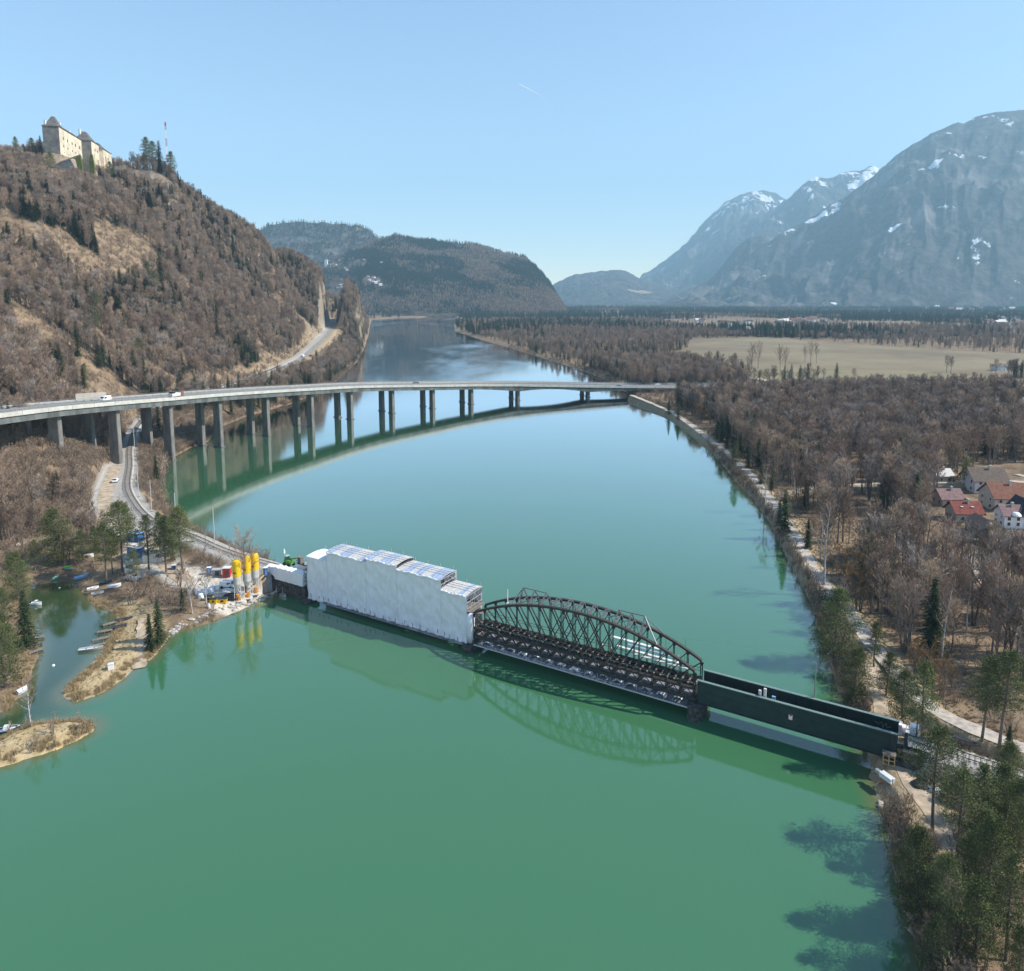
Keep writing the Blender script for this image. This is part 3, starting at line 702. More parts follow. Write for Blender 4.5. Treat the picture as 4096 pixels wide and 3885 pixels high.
# fascia joints
g = MB()
for i in range(4, len(mwp)-1, 3):
    p, t, r_ = mw_frame(i)
    q = p + r_*(NEAR+0.02); g.box((q[0], q[1], mwz[i]-0.75), (0.06, 0.05, 1.5), math.atan2(t[1], t[0]))
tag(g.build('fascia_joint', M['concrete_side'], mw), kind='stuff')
piers = [(-169, 261), (-165, 293), (-158, 324.5), (-147.5, 354.6), (-133.7, 384.1), (-117, 411), (-100, 437.4), (-78.1, 460.9), (-53.8, 480.6), (-28.7, 501), (4.5, 520), (58, 537), (104, 548), (150, 556.5), (200, 562), (250, 566.5)]
for k, (px, py) in enumerate(piers):
    i = int(np.argmin((mwp[:, 0]-px)**2+(mwp[:, 1]-py)**2)); p, t, r_ = mw_frame(i); ang = math.atan2(t[1], t[0])
    for row, o in enumerate((-1.1, -13.2)):
        q = p + r_*o; zt = mwz[i]-1.3-gdepth(i)*0.82
        zb = gz(q[0], q[1]); zb = min(zb, 0)-2 if zb < 0.3 else zb-2
        b = MB(); wl = 1.5 if k < 12 else 1.2
        sec = []
        for z, kk in ((zb, 1.0), (zt-1.0, 0.94), (zt, 0.94)):
            ring = []
            for (u, v) in ((-wl, -2.2), (-wl*0.8, -2.5), (wl*0.8, -2.5), (wl, -2.2), (wl, 2.2), (wl*0.8, 2.5), (-wl*0.8, 2.5), (-wl, 2.2)):
                u *= kk*0.75; v *= kk*0.92
                ring.append((q[0]+t[0]*u+r_[0]*v, q[1]+t[1]*u+r_[1]*v, z))
            sec.append(ring)
        b.loft(sec); pr = b.build('pier', M['concrete'], mw)
        if 2 <= k < 12:
            f = MB(); ring = [];
            for z, kk in ((-1, 1.12), (0.35, 1.12)):
                ring.append([(q[0]+t[0]*u*kk+r_[0]*v*kk, q[1]+t[1]*u*kk+r_[1]*v*kk, z) for u, v in ((-wl*.8, -2.4), (wl*.8, -2.4), (wl*.8, 2.4), (-wl*.8, 2.4))])
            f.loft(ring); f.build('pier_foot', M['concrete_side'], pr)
# transparent noise screens on the far side
def screen(name, s0, s1, o, h, label):
    i0 = int(np.searchsorted(mws, s0)); i1 = int(np.searchsorted(mws, s1))
    t_ = thing(name, label, 'noise screen', mw_pt(i0, o, mwz[i0]-0.95))
    base = Vector(mw_pt(i0, o, mwz[i0]-0.95)); f = MB(); pn = MB()
    for i in range(i0, i1+1):
        a = Vector(mw_pt(i, o, mwz[i]-0.95))-base; f.bar(a, a+Vector((0, 0, h)), 0.18)
        if i < i1:
            b_ = Vector(mw_pt(i+1, o, mwz[i+1]-0.95))-base
            for z in (0.8, h*0.5, h): f.bar(a+Vector((0, 0, z)), b_+Vector((0, 0, z)), 0.12)
            pn.bar(a+Vector((0, 0, h*0.5+0.4)), b_+Vector((0, 0, h*0.5+0.4)), 0.04, h-0.9)
    f.build('frame', M['steel_light'], t_); pn.build('panel', M['screen'], t_)
M['screen'] = mat('screen', (0.55, 0.52, 0.45), 0.4, trans=0.55)
screen('noise_screen', s_at(-186, 300)-6, s_at(-186, 300)+12, FAR+0.5, 3.4, 'pale see-through noise screen on the far edge of the motorway viaduct')

# ---------------------------------------------------------------- railway bridge
# truss span  s 49.3 .. 96.7
S0, S1 = 49.4, 96.8; NP = 18; WT = 4.4
tr = thing('truss_bridge', 'dark steel bowstring truss railway span between the white sheeted span and the green girders', 'bridge', (0, 0, 0))
def chord_z(s):
    k = (s-(S0+S1)/2)/((S1-S0)/2); return 14.1 - 5.6*k*k*(0.88+0.12*k*k)
ss = [S0+(S1-S0)*i/NP for i in range(NP+1)]
ZL, ZR = 3.35, 5.45     # lower chord, rail deck
for o in (0.0, WT):
    b = MB()
    fine = [S0+(S1-S0)*i/(NP*2) for i in range(NP*2+1)]
    for a, c_ in zip(fine, fine[1:]): b.bar(BR(a, o, chord_z(a)), BR(c_, o, chord_z(c_)), 0.50, 0.42)
    for a, c_ in zip(fine, fine[1:]): b.bar(BR(a, o, chord_z(a)+0.22), BR(c_, o, chord_z(c_)+0.22), 0.62, 0.05)
    b.build('top_chord', M['steel_rust'], tr)
    b = MB(); b.bar(BR(S0-0.2, o, ZL), BR(S1+0.2, o, ZL), 0.42, 0.55); b.bar(BR(S0-0.2, o, ZL-0.3), BR(S1+0.2, o, ZL-0.3), 0.6, 0.05); b.build('bottom_chord', M['steel_dark'], tr)
    for i, s in enumerate(ss):
        wd_ = 0.32 if i not in (0, NP) else 0.5
        b = MB()
        for du in (-wd_/3, wd_/3): b.bar(BR(s+du, o, ZL), BR(s+du, o, chord_z(s)-0.2), 0.09, wd_*0.8)
        for z in np.arange(ZL+0.5, chord_z(s)-0.5, 0.7): b.bar(BR(s-wd_/3, o, z), BR(s+wd_/3, o, z+0.35), 0.05)
        # gusset flare under the chord
        b.add([BR(s-0.45, o-0.03, chord_z(s-0.45)-0.2), BR(s+0.45, o-0.03, chord_z(s+0.45)-0.2), BR(s+0.12, o-0.03, chord_z(s)-0.95), BR(s-0.12, o-0.03, chord_z(s)-0.95)], [(0, 1, 2, 3)])
        b.add([BR(s-0.45, o+0.03, chord_z(s-0.45)-0.2), BR(s+0.45, o+0.03, chord_z(s+0.45)-0.2), BR(s+0.12, o+0.03, chord_z(s)-0.95), BR(s-0.12, o+0.03, chord_z(s)-0.95)], [(3, 2, 1, 0)])
        b.build('post', M['steel_dark'], tr)
    # diagonals lean towards the middle, cross-braced in the centre panels
    for i in range(NP):
        half = i < NP/2
        def diag(i0, z0, i1_, z1_):
            b = MB()
            for q in (-0.09, 0.09): b.bar(BR(ss[i0], o+q, z0), BR(ss[i1_], o+q, z1_), 0.09, 0.15)
            b.build('diagonal', M['steel_dark'], tr)
        if i < NP-1 and i <= NP//2+1 and i+2 <= NP: diag(i, chord_z(ss[i])-0.3, i+2, ZL+0.2) if i % 1 == 0 else None
        j = NP-i
        if i <= NP//2+1 and j-2 >= 0: diag(j, chord_z(ss[j])-0.3, j-2, ZL+0.2)
# cross beams, rail bearers, deck
for i, s in enumerate(ss):
    b = MB(); b.bar(BR(s, 0.2, ZL+0.5), BR(s, WT-0.2, ZL+0.5), 0.25, 0.9); b.bar(BR(s, 0.2, ZR-0.5), BR(s, WT-0.2, ZR-0.5), 0.2, 0.35); b.build('cross_beam', M['steel_dark'], tr)
for o in (0.35, 1.35, WT-1.35, WT-0.35):
    MB().bar(BR(S0, o, ZR-0.35), BR(S1, o, ZR-0.35), 0.22, 0.5).build('stringer', M['steel_rust'], tr)
for o in (WT/2-0.72, WT/2+0.72):
    MB().bar(BR(S0, o, ZR+0.15), BR(S1, o, ZR+0.15), 0.09, 0.16).build('rail', M['steel_rust'], tr)
b = MB(); s = S0+0.4
while s < S1: b.bar(BR(s, 0.9, ZR-0.02), BR(s, WT-0.9, ZR-0.02), 0.24, 0.2); s += 1.3
b.build('sleepers', M['wood_grey'], tr)
for o in (0.0, WT):
  b = MB()
  for i in range(NP):     # lower lattice between the two chords of the deck
    b.bar(BR(ss[i], o, ZL+0.3), BR((ss[i]+ss[i+1])/2, o, ZR-0.5), 0.12); b.bar(BR((ss[i]+ss[i+1])/2, o, ZR-0.5), BR(ss[i+1], o, ZL+0.3), 0.12)
  b.build('deck_lattice', M['steel_dark'], tr)
for o in (-0.05, WT+0.05):
    b = MB(); b.bar(BR(S0, o, ZR-0.3), BR(S1, o, ZR-0.3), 0.3, 0.4); b.build('deck_edge_beam', M['steel_rust'], tr)
b = MB()
for z in (0.55, 1.1): b.bar(BR(S0, WT+0.9, ZR+z), BR(S1, WT+0.9, ZR+z), 0.06)
for s in ss: b.bar(BR(s, WT+0.9, ZR), BR(s, WT+0.9, ZR+1.1), 0.07)
b.build('hand_rail', M['steel_dark'], tr)
# overhead bracing: raised gable frames joined by struts
ZT = 15.35
gi = list(range(4, NP-3))
for i in gi:
    s = ss[i]; zc_ = chord_z(s)+0.2; zt = max(zc_+0.55, min(ZT, 15.3))
    edge = i in (gi[0], gi[1], gi[-1], gi[-2], gi[2], gi[-3])
    zt = 15.3 if edge else zc_+0.8
    zt = max(zt, zc_+0.7); b = MB()
    b.bar(BR(s, 0, zc_), BR(s, WT*0.62, zt), 0.16, 0.26); b.bar(BR(s, WT, zc_), BR(s, WT*0.62, zt), 0.16, 0.26); b.bar(BR(s, 0, zc_), BR(s, WT, zc_), 0.14, 0.2)
    b.bar(BR(s, WT*0.3, zc_), BR(s, WT*0.5, (zc_+zt)/2), 0.1); b.build('portal_frame', M['steel_mid'], tr)
for i, j in zip(gi, gi[1:]):
    b = MB(); za = chord_z(ss[i])+0.2; zb = chord_z(ss[j])+0.2
    b.bar(BR(ss[i], 0, za), BR(ss[j], WT, zb), 0.12); b.bar(BR(ss[i], WT, za), BR(ss[j], 0, zb), 0.12)
    ea = i in (gi[0], gi[-2], gi[-3]) or i in (gi[1],)
    if i in (gi[0], gi[1], gi[-2], gi[-3]): b.bar(BR(ss[i], WT*0.62, 15.3), BR(ss[j], WT*0.62, 15.3), 0.14)
    b.build('top_bracing', M['steel_mid'], tr)
for i, d in ((gi[0], -1.6), (gi[-1], 3.4)):
    b = MB()
    for o in (0, WT): b.bar(BR(ss[i], WT*0.62, 15.3), BR(ss[i]+d, o, chord_z(ss[i]+d)+0.2), 0.15)
    b.build('portal_brace', M['steel_grey'], tr)
# hanging work platform under the truss
pf = thing('work_platform', 'plank work platform hung just above the water below the dark truss', 'platform', (0, 0, 0))
b = MB(); b.add([BR(S0+0.5, -1.1, 1.75), BR(S1-0.8, -1.1, 1.75), BR(S1-0.8, WT+0.9, 1.75), BR(S0+0.5, WT+0.9, 1.75)]+[BR(S0+0.5, -1.1, 1.85), BR(S1-0.8, -1.1, 1.85), BR(S1-0.8, WT+0.9, 1.85), BR(S0+0.5, WT+0.9, 1.85)],
    [(0, 1, 2, 3)[::-1], (4, 5, 6, 7)[::1], (0, 1, 5, 4), (1, 2, 6, 5), (2, 3, 7, 6), (3, 0, 4, 7)])
M['planks'] = mat('planks', (0.21, 0.21, 0.22), 0.85, var=0.35, scale=0.5)
b.build('plank_deck', M['planks'], pf)
b = MB(); s = S0+0.5
while s < S1-1: b.bar(BR(s, -1.1, 1.88), BR(s, WT+0.9, 1.88), 0.06, 0.03); s += 1.9
b.build('batten', M['steel_dark'], pf)
MB().bar(BR(S0+0.5, -1.15, 1.95), BR(S1-0.8, -1.15, 1.95), 0.06, 0.25).build('edge_board', M['steel_light'], pf)
for i, s in enumerate(ss[1:-1]):
    for o in (-1.0, WT+0.8): MB().bar(BR(s, o, 1.8), BR(s, o, ZL+0.1), 0.05).build('hanger', M['steel_light'], pf)
# bits of torn sheeting lying on the platform and hanging in the lattice
rr = random.Random(5)
def rag(s, o, z, w_, name='torn_sheet', label=''):
    b = MB(); vs = []; nn = 6
    for j in range(nn):
        for k in range(nn):
            u = (j/(nn-1)-0.5)*w_; v = (k/(nn-1)-0.5)*w_*0.8
            q = BR(u*(0.8+rr.random()*0.3), v+rr.uniform(-.12, .12), 0); base = BR(0, 0, 0)
            vs.append((q[0]-base[0], q[1]-base[1], max(0.02, 0.38*w_*(1-(2*u/w_)**2)*rr.uniform(0.35, 1.1)*(1-(1.6*v/w_)**2*0.6))))
    fs = [(j*nn+k, j*nn+k+1, (j+1)*nn+k+1, (j+1)*nn+k) for j in range(nn-1) for k in range(nn-1)]
    b.add(vs, fs); o_ = b.build(name, M['sheet_white'], None, BR(s, o, z)); md = o_.modifiers.new('thick', 'SOLIDIFY'); md.thickness = 0.03
    tag(o_, label, 'plastic sheet', 'crumpled white sheets on the platform under the truss'); return o_
for k in range(15):
    rag(ss[1]+0.2+k*2.95+rr.uniform(-.3, .3), rr.uniform(0.5, 1.6), 1.9, rr.uniform(1.4, 2.1), label='crumpled white plastic sheet stuffed under the deck of the dark truss')
M['rag_grey'] = mat('rag_grey', (0.62, 0.60, 0.57), 0.8, col2=(0.30, 0.29, 0.28), scale=2.5)
b = MB()
for k in range(420):
    s = S0+1+rr.random()**0.9*(S1-S0-14); o = rr.uniform(-1.0, -0.1); a = rr.uniform(0, 3); z = 1.9
    r0 = rr.uniform(0.08, 0.26)
    b.add([(BR(s+r0*math.cos(a+q), o+r0*math.sin(a+q)*0.8, z+(0.12 if q == 0 else 0.02))) for q in (0, 1.7, 3.2, 4.6)], [(0, 1, 2), (0, 2, 3)])
tag(b.build('debris', M['rag_grey']), kind='stuff')

# green plate girder span
gb = thing('girder_bridge', 'dark green deep plate girder railway span joining the truss to the right bank', 'bridge', (0, 0, 0))
G0, G1, WG = 97.4, 129.0, 4.1
for side, o in ((0, 0.0), (1, WG)):
    b = MB(); b.bar(BR(G0, o, 4.9), BR(G1, o, 4.9), 0.10, 4.15); wb = b.build('web', M['green_paint'], gb)
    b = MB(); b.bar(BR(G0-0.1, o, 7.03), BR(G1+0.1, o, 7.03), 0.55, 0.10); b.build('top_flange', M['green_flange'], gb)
    b = MB(); b.bar(BR(G0-0.1, o, 2.82), BR(G1+0.1, o, 2.82), 0.6, 0.10); b.build('bottom_flange', M['green_paint'], gb)
    oo = o+0.08 if side == 0 else o-0.08; of = o-0.07 if side == 0 else o+0.07
    for s in np.arange(G0+0.15, G1, 2.6):
        MB().bar(BR(s, oo+(0.05 if side == 0 else -0.05), 2.9), BR(s, oo+(0.05 if side == 0 else -0.05), 6.97), 0.10, 0.16).build('stiffener', M['green_paint'], gb)
    b = MB()
    for z in (6.2, 5.1, 3.6): b.bar(BR(G0, of, z), BR(G1, of, z), 0.07, 0.10)
    for s in (G0+0.1, G1-0.1, G1-1.1): b.bar(BR(s, of, 2.9), BR(s, of, 6.97), 0.12, 0.12)
    b.build('web_ledge', M['green_paint'], gb)
MB().bar(BR(G0, WG/2, 4.1), BR(G1, WG/2, 4.1), WG-0.2, 0.25).build('deck_plate', M['steel_rust'], gb)
for o in (WG/2-0.72, WG/2+0.72): MB().bar(BR(G0, o, 4.45), BR(G1, o, 4.45), 0.08, 0.16).build('rail', M['steel_rust'], gb)
b = MB(); s = G0+0.3
while s < G1: b.bar(BR(s, 0.9, 4.3), BR(s, WG-0.9, 4.3), 0.24, 0.14); s += 0.65
b.build('sleepers', M['wood_grey'], gb)
# small sign plate with a dark pointed mark on white
sg = thing('navigation_sign', 'small white board with a red edge and a dark notch on the green girder', 'sign', BR(113.2, -0.12, 5.0), math.atan2(BE[1], BE[0]))
MB().box((0, 0, 0), (0.72, 0.04, 1.05)).build('red_border', M['red_paint'], sg)
MB().box((0, -0.03, 0), (0.58, 0.03, 0.9)).build('white_board', M['white_paint'], sg)
MB().add([(-0.29, -0.05, 0.45), (0.29, -0.05, 0.45), (0, -0.05, 0.12)], [(0, 2, 1)]).build('notch_mark', M['black'], sg)
# scribbled graffiti inside the far girder
gpts = []
for k in range(64):
    t_ = k/63; gpts.append(BR(125.6+2.3*t_, WG-0.09-0.03, 5.85+0.42*math.sin(t_*21)*math.sin(t_*3.1)+0.12*math.sin(t_*47)-0.25*t_))
g = MB().tube(gpts, 0.018, 4).build('graffiti', M['steel_light'], gb)
# piers of the railway bridge
def stone_pier(s, label, z1, w_=2.6, half=4.0):
    b = MB(); secs = []
    for z, k in ((-3, 1.1), (z1-0.5, 1.0), (z1-0.5, 1.06), (z1, 1.06)):
        ring = []
        for j in range(16):
            a = 2*math.pi*j/16; u = math.cos(a)*w_/2; v = math.sin(a)*w_/2
            v = v + (half-w_/2)*(1 if math.sin(a) > 0 else -1) if abs(math.sin(a)) > 1e-6 else v
            ring.append(BR(s+u*k, 2.1+v*k, z))
        secs.append(ring)
    b.loft(secs); o = b.build('stone_pier', M['stone_dark']); tag(o, label, 'pier'); return o
stone_pier(48.3, 'round ended stone pier in the water where the white sheeting ends', 1.3)
stone_pier(97.2, 'round ended dark stone pier between the truss and the green girders', 2.6)
stone_pier(0.2, 'low stone pier under the left end of the white sheeted span', 0.7)
# left abutment wall and right abutment
b = MB(); secs = []
for s, zt in ((-15.5, 4.6), (-13.5, 3.9), (-1.2, 3.6)): secs.append([BR(s, -0.25, -2), BR(s, 4.6, -2), BR(s, 4.6, zt), BR(s, 0, zt)])
b.loft(secs); tag(b.build('abutment_wall', M['stone_dark']), 'tall dark stone abutment wall at the left end of the railway bridge', 'wall')
b = MB(); secs = []
for s, zt in ((128.2, 2.7), (132.5, 2.7)): secs.append([BR(s, -0.8, -1), BR(s, 5, -1), BR(s, 5, zt), BR(s, -0.8, zt)])
b.loft(secs); secs = [[BR(s, -0.8, 2.71), BR(s, 5, 2.71), BR(s, 5, 4.9), BR(s, -0.8, 4.9)] for s in (129.9, 132.5)]; b.loft(secs)
tag(b.build('abutment', M['stone_dark']), 'stone abutment carrying the right end of the green girder bridge', 'wall')

# white sheeted scaffold over the left truss span
sf = thing('scaffold_enclosure', 'stepped white plastic sheeted scaffold wrapped over the left railway span', 'scaffold', (0, 0, 0))
STEP = [(0.0, 6.9, 11.7, 1), (6.9, 19.3, 14.1, 0), (19.3, 28.6, 14.85, 0), (28.6, 40.9, 14.1, 0), (40.9, 47.7, 11.8, 0)]
SW0, SW1 = -0.35, 5.6
def sheet_wall(name, s0, s1, z0f, z1, o, flip=False):
    """draped sheet as a displaced grid with a real thickness"""
    ns = max(6, int((s1-s0)*3)); nz = 40; vs = []; fs = []
    S_ = np.linspace(s0, s1, ns); out = []
    for a in S_:
        z0 = z0f(a)
        for k in range(nz):
            z = z0 + (z1-z0)*k/(nz-1)
            low = max(0, 1-(z-z0)/2.6)
            d = (float(fbm(np.array([a*0.8]), np.array([z*0.45]), 3)[0])-0.5)*0.55 + (abs(math.sin(a*1.5+1.3*math.sin(a*0.37)+0.5*math.sin(z)))*0.30*low)+0.10*low*math.sin(a*5+z*2.5)+0.10*math.sin((a*0.9+z)*1.7+3*float(fbm(np.array([a*0.2]), np.array([z*0.2]), 2)[0])*3)*float(fbm(np.array([a*0.15+9]), np.array([z*0.2]), 2)[0])
            d += 0.10*max(0, 1-abs(z-5.2-0.3*math.sin(a))/0.5)*math.sin(a*4)
            q = BR(a, o-d if not flip else o+d, z); vs.append(q)
    fs = [(i*nz+k, i*nz+k+1, (i+1)*nz+k+1, (i+1)*nz+k) for i in range(ns-1) for k in range(nz-1)]
    if not flip: fs = [f[::-1] for f in fs]
    ob = MB().add(vs, fs).build(name, M['sheet_white'], sf, smooth=True)
    md = ob.modifiers.new('thick', 'SOLIDIFY'); md.thickness = 0.03
    return ob
zlow = lambda a: 1.3 if a > 5.4 else (0.95 if a > 0.6 else 0.75)
for s0, s1, zt, solid in STEP:
    sheet_wall('side_sheet', s0, s1+0.02, zlow, zt, SW0)
    sheet_wall('side_sheet', s0, s1+0.02, zlow, zt-0.25, SW1, True)
# roofs: sheet or alternate clear / grey panels on a frame, cambered
def roofpts(s, zt, n_=7):
    return [BR(s, SW0-0.1+(SW1-SW0+0.2)*k/(n_-1), zt+0.02+0.32*math.sin(math.pi*k/(n_-1))) for k in range(n_)]
for idx, (s0, s1, zt, solid) in enumerate(STEP):
    if solid:
        secs = [roofpts(s, zt) for s in np.linspace(s0, s1, 6)]
        b = MB().loft(secs, cap=False, close=False); o_ = b.build('roof_sheet', M['sheet_white'], sf); md = o_.modifiers.new('t', 'SOLIDIFY'); md.thickness = 0.05
        continue
    npan = int(round((s1-s0)/1.05)); ds = (s1-s0)/npan
    pat = [1, 1, 0, 0, 1, 1, 1, 0, 0, 0, 1, 1] if idx != 4 else [0, 0, 0, 0, 1, 0, 0]
    if idx == 3: pat = [0, 0, 1, 1, 0, 1, 1, 0, 0, 1, 1, 1]
    for k in range(npan):
        a0 = s0+k*ds+0.04; a1 = s0+(k+1)*ds-0.04; clear = pat[k % len(pat)]
        b = MB().loft([roofpts(a0, zt+0.05), roofpts(a1, zt+0.05)], cap=False, close=False)
        o_ = b.build('roof_panel', M['sheet_clear'] if clear else M['panel_grey'], sf); md = o_.modifiers.new('t', 'SOLIDIFY'); md.thickness = 0.04
    for k in range(npan+1):
        a = s0+k*ds; pts = roofpts(a, zt+0.12)
        b = MB()
        for p0, p1 in zip(pts, pts[1:]): b.bar(p0, p1, 0.10, 0.10)
        b.build('roof_rafter', M['steel_light'], sf)
    b = MB()
    for o_ in (0.25, 0.5, 0.75):
        p0 = roofpts(s0, zt+0.14)[int(round(o_*6))]; p1 = roofpts(s1, zt+0.14)[int(round(o_*6))]; b.bar(p0, p1, 0.09)
    b.build('roof_purlin', M['steel_light'], sf)
    # folded sheet hem at the near eave
    hem = [BR(a, SW0-0.22+0.05*math.sin(a*3), zt-0.03+0.10*math.sin(a*1.3+idx)) for a in np.linspace(s0+0.1, s1-0.05, 24)]
    MB().tube(hem, [0.20+0.07*math.sin(i*1.9) for i in range(24)], 6).build('eave_hem', M['sheet_white'], sf)
    if zt > 14.5:
        for a in (s0, s1):
            b = MB(); b.bar(BR(a, SW0, zt-0.3), BR(a, SW1, zt-0.3), 0.12, 0.5); b.build('step_riser', M['steel_rust'], sf)
# open framed gable ends where the roof steps down
def gable(s, z0, z1, bays=3, lv=3):
    b = MB()
    for k in range(bays+1):
        o = SW0+(SW1-SW0)*k/bays; b.bar(BR(s, o, z0), BR(s, o, z1), 0.09)
    for k in range(lv+1):
        z = z0+(z1-z0)*k/lv; b.bar(BR(s, SW0, z), BR(s, SW1, z), 0.08)
    b.bar(BR(s, SW0, z0), BR(s, (SW0+SW1)/2, z1), 0.06); b.bar(BR(s, SW1, z0), BR(s, (SW0+SW1)/2, z1), 0.06)
    b.build('gable_frame', M['steel_light'], sf)
gable(40.95, 11.9, 14.1, 4, 2); gable(47.75, 6.2, 11.8, 4, 4); gable(0.0, 4.0, 11.6, 3, 4); gable(47.75, 1.5, 6.2, 2, 2)
b = MB(); 
for s_, z0_, z1_ in ((44.5, 6.2, 10.8),): b.add([BR(s_, 1.0, z0_), BR(s_, 5.4, z0_), BR(s_, 5.4, z1_), BR(s_, 1.0, z1_)], [(0, 1, 2, 3)])
o_ = b.build('inner_sheet', M['sheet_white'], sf); o_.modifiers.new('t', 'SOLIDIFY').thickness = 0.04
b = MB()
for z in (6.3, 8.4): b.add([BR(40, SW0+0.2, z), BR(48.4, SW0+0.2, z), BR(48.4, SW1-0.1, z), BR(40, SW1-0.1, z)], [(0, 1, 2, 3)])
o_ = b.build('scaffold_deck', M['wood_grey'], sf); o_.modifiers.new('t', 'SOLIDIFY').thickness = 0.08
# white wrapped corner hanging down at the pier
b = MB(); secs = []
for z, k in ((1.6, 0.55), (3.5, 0.9), (6.3, 1.1), (8.0, 0.7)): secs.append([BR(48.6+u*k, -0.2+v*k, z) for u, v in ((-0.9, -0.5), (0.5, -0.5), (0.7, 0.5), (-0.9, 0.8))])
b.loft(secs).build('corner_wrap', M['sheet_white'], sf, smooth=True)
# uprights and dark rope loops along the wall
rr = random.Random(11)
for k in range(22):
    s = 1.7+k*2.1+rr.uniform(-.7, .7); zr_ = rr.uniform(-.25, .25); pts = []
    for j in range(9):
        a = math.pi*j/8; pts.append(BR(s+0.28*math.sin(a), -0.95-0.12*math.sin(a), 2.3+zr_+0.34*math.cos(a)-0.1*j/8))
    MB().tube(pts, 0.055, 4).build('rope_loop', M['steel_dark'], sf)
for k in range(14):
    s = 0.4+k*3.6
    if s < 47.5:
        zt = [z for a, b_, z, q in STEP if a <= s <= b_+0.1][0]
        MB().bar(BR(s, SW1+0.2, 1.2), BR(s, SW1+0.2, zt+0.9), 0.07).build('scaffold_pole', M['steel_light'], sf)
MB().bar(BR(5.5, -0.7, 1.15), BR(47.3, -0.7, 1.15), 0.9, 0.10).build('base_walkway', M['planks'], sf)
# low tarped hut on the abutment
th = thing('sheeted_enclosure', 'low long white tarpaulin enclosure on top of the stone abutment', 'tarpaulin', (0, 0, 0))
b = MB(); secs = []
for i, s in enumerate(np.linspace(-11.6, -1.5, 22)):
    zt = 6.75+0.1*math.sin(i*1.7); ring = []
    for j, (o, z) in enumerate(((-0.55, 3.55), (-0.5, 5.0), (-0.35, zt-0.15), (0.3, zt), (1.4, zt+0.05), (1.6, 5.2), (1.6, 3.6))):
        ring.append(BR(s, o+rr.uniform(-.06, .06), z+rr.uniform(-.05, .05)))
    secs.append(ring)
b.loft(secs).build('tarpaulin', M['sheet_white'], th, smooth=False)
b = MB(); secs = []
for i, s in enumerate(np.linspace(-15.3, -11.4, 9)):
    k = i/8; lo = 5.6-1.6*k; secs.append([BR(s, -0.5+rr.uniform(-.1, .1), lo), BR(s, -0.3, 6.2+0.5*k*k+rr.uniform(-.15, .15)), BR(s, 1.4, 6.3+0.35*k+rr.uniform(-.1, .1)), BR(s, 1.6, 5.3)])
b.loft(secs).build('loose_flap', M['sheet_white'], th)
# ---------------------------------------------------------------- vegetation
def ribbon(b, a, c, w_, r, m=0):
    a = Vector(a); c = Vector(c); d = (c-a)
    s_ = d.cross(Vector((r.uniform(-1, 1), r.uniform(-1, 1), r.uniform(-1, 1)))).normalized()*w_/2
    b.add([a-s_, a+s_, c], [(0, 1, 2)], m)
def bare_tree(seed, h, spread=0.30, limbs=15, subs=7, twigs=8, low=0.28, tw=0.085, up=0.95, multi=1, lr=0.011):
    """leafless broadleaf: returns (trunk mesh builder, crown mesh builder)"""
    r = random.Random(seed); T = MB(); Cn = MB()
    for mtr in range(multi):
        lean = Vector((r.uniform(-.06, .06), r.uniform(-.06, .06), 1)); off = Vector((r.uniform(-.5, .5), r.uniform(-.5, .5), 0))*(multi > 1)
        pts = []; 
        for i in range(7):
            k = i/6; pts.append(off*(1+3*k)+Vector((lean.x*h*k+math.sin(k*3+seed)*0.02*h*k, lean.y*h*k+math.cos(k*4+seed)*0.02*h*k, h*0.93*k - 0.4)))
        rad = [h*lr*(1.25-k*1.15)+0.015 for k in [i/6 for i in range(7)]]
        T.tube(pts, rad, 6)
        def at(k):
            x = k*6; i = min(int(x), 5); return pts[i].lerp(pts[i+1], x-i)
        for q in range(limbs//multi):
            k = low + (0.97-low)*((q+r.random())/(limbs//multi)); p0 = at(k); az = q*2.4+r.uniform(-.5, .5)
            L_ = h*spread*(1.15-0.75*((k-low)/(1-low)))*r.uniform(0.75, 1.2)
            el = min(1.45, r.uniform(0.75, 1.15)*up)
            d = Vector((math.cos(az)*math.cos(el), math.sin(az)*math.cos(el), math.sin(el)))
            p1 = p0+d*L_*0.5; d2 = (d+Vector((0, 0, 0.35))).normalized(); p2 = p1+d2*L_*0.6
            T.tube([p0, p1, p2], [h*lr*0.42*(1.1-k*0.6), h*lr*0.26*(1.1-k*0.6), 0.02], 4)
            for s_ in range(subs):
                f = r.uniform(0.25, 1.0); q0 = p0.lerp(p1, f*2) if f < 0.5 else p1.lerp(p2, f*2-1)
                dd = (d2+Vector((r.uniform(-1, 1), r.uniform(-1, 1), r.uniform(-.5, .8)))*0.75).normalized(); l_ = h*0.10*r.uniform(0.6, 1.3)
                q1 = q0+dd*l_
                ribbon(Cn, q0, q1, tw*1.3, r)
                for t_ in range(twigs):
                    f = r.uniform(0.1, 1.0); a = q0.lerp(q1, f); e_ = (dd+Vector((r.uniform(-1, 1), r.uniform(-1, 1), r.uniform(-.4, .9)))*0.8).normalized()
                    ribbon(Cn, a, a+e_*h*0.055*r.uniform(0.6, 1.5), tw, r)
    return T, Cn
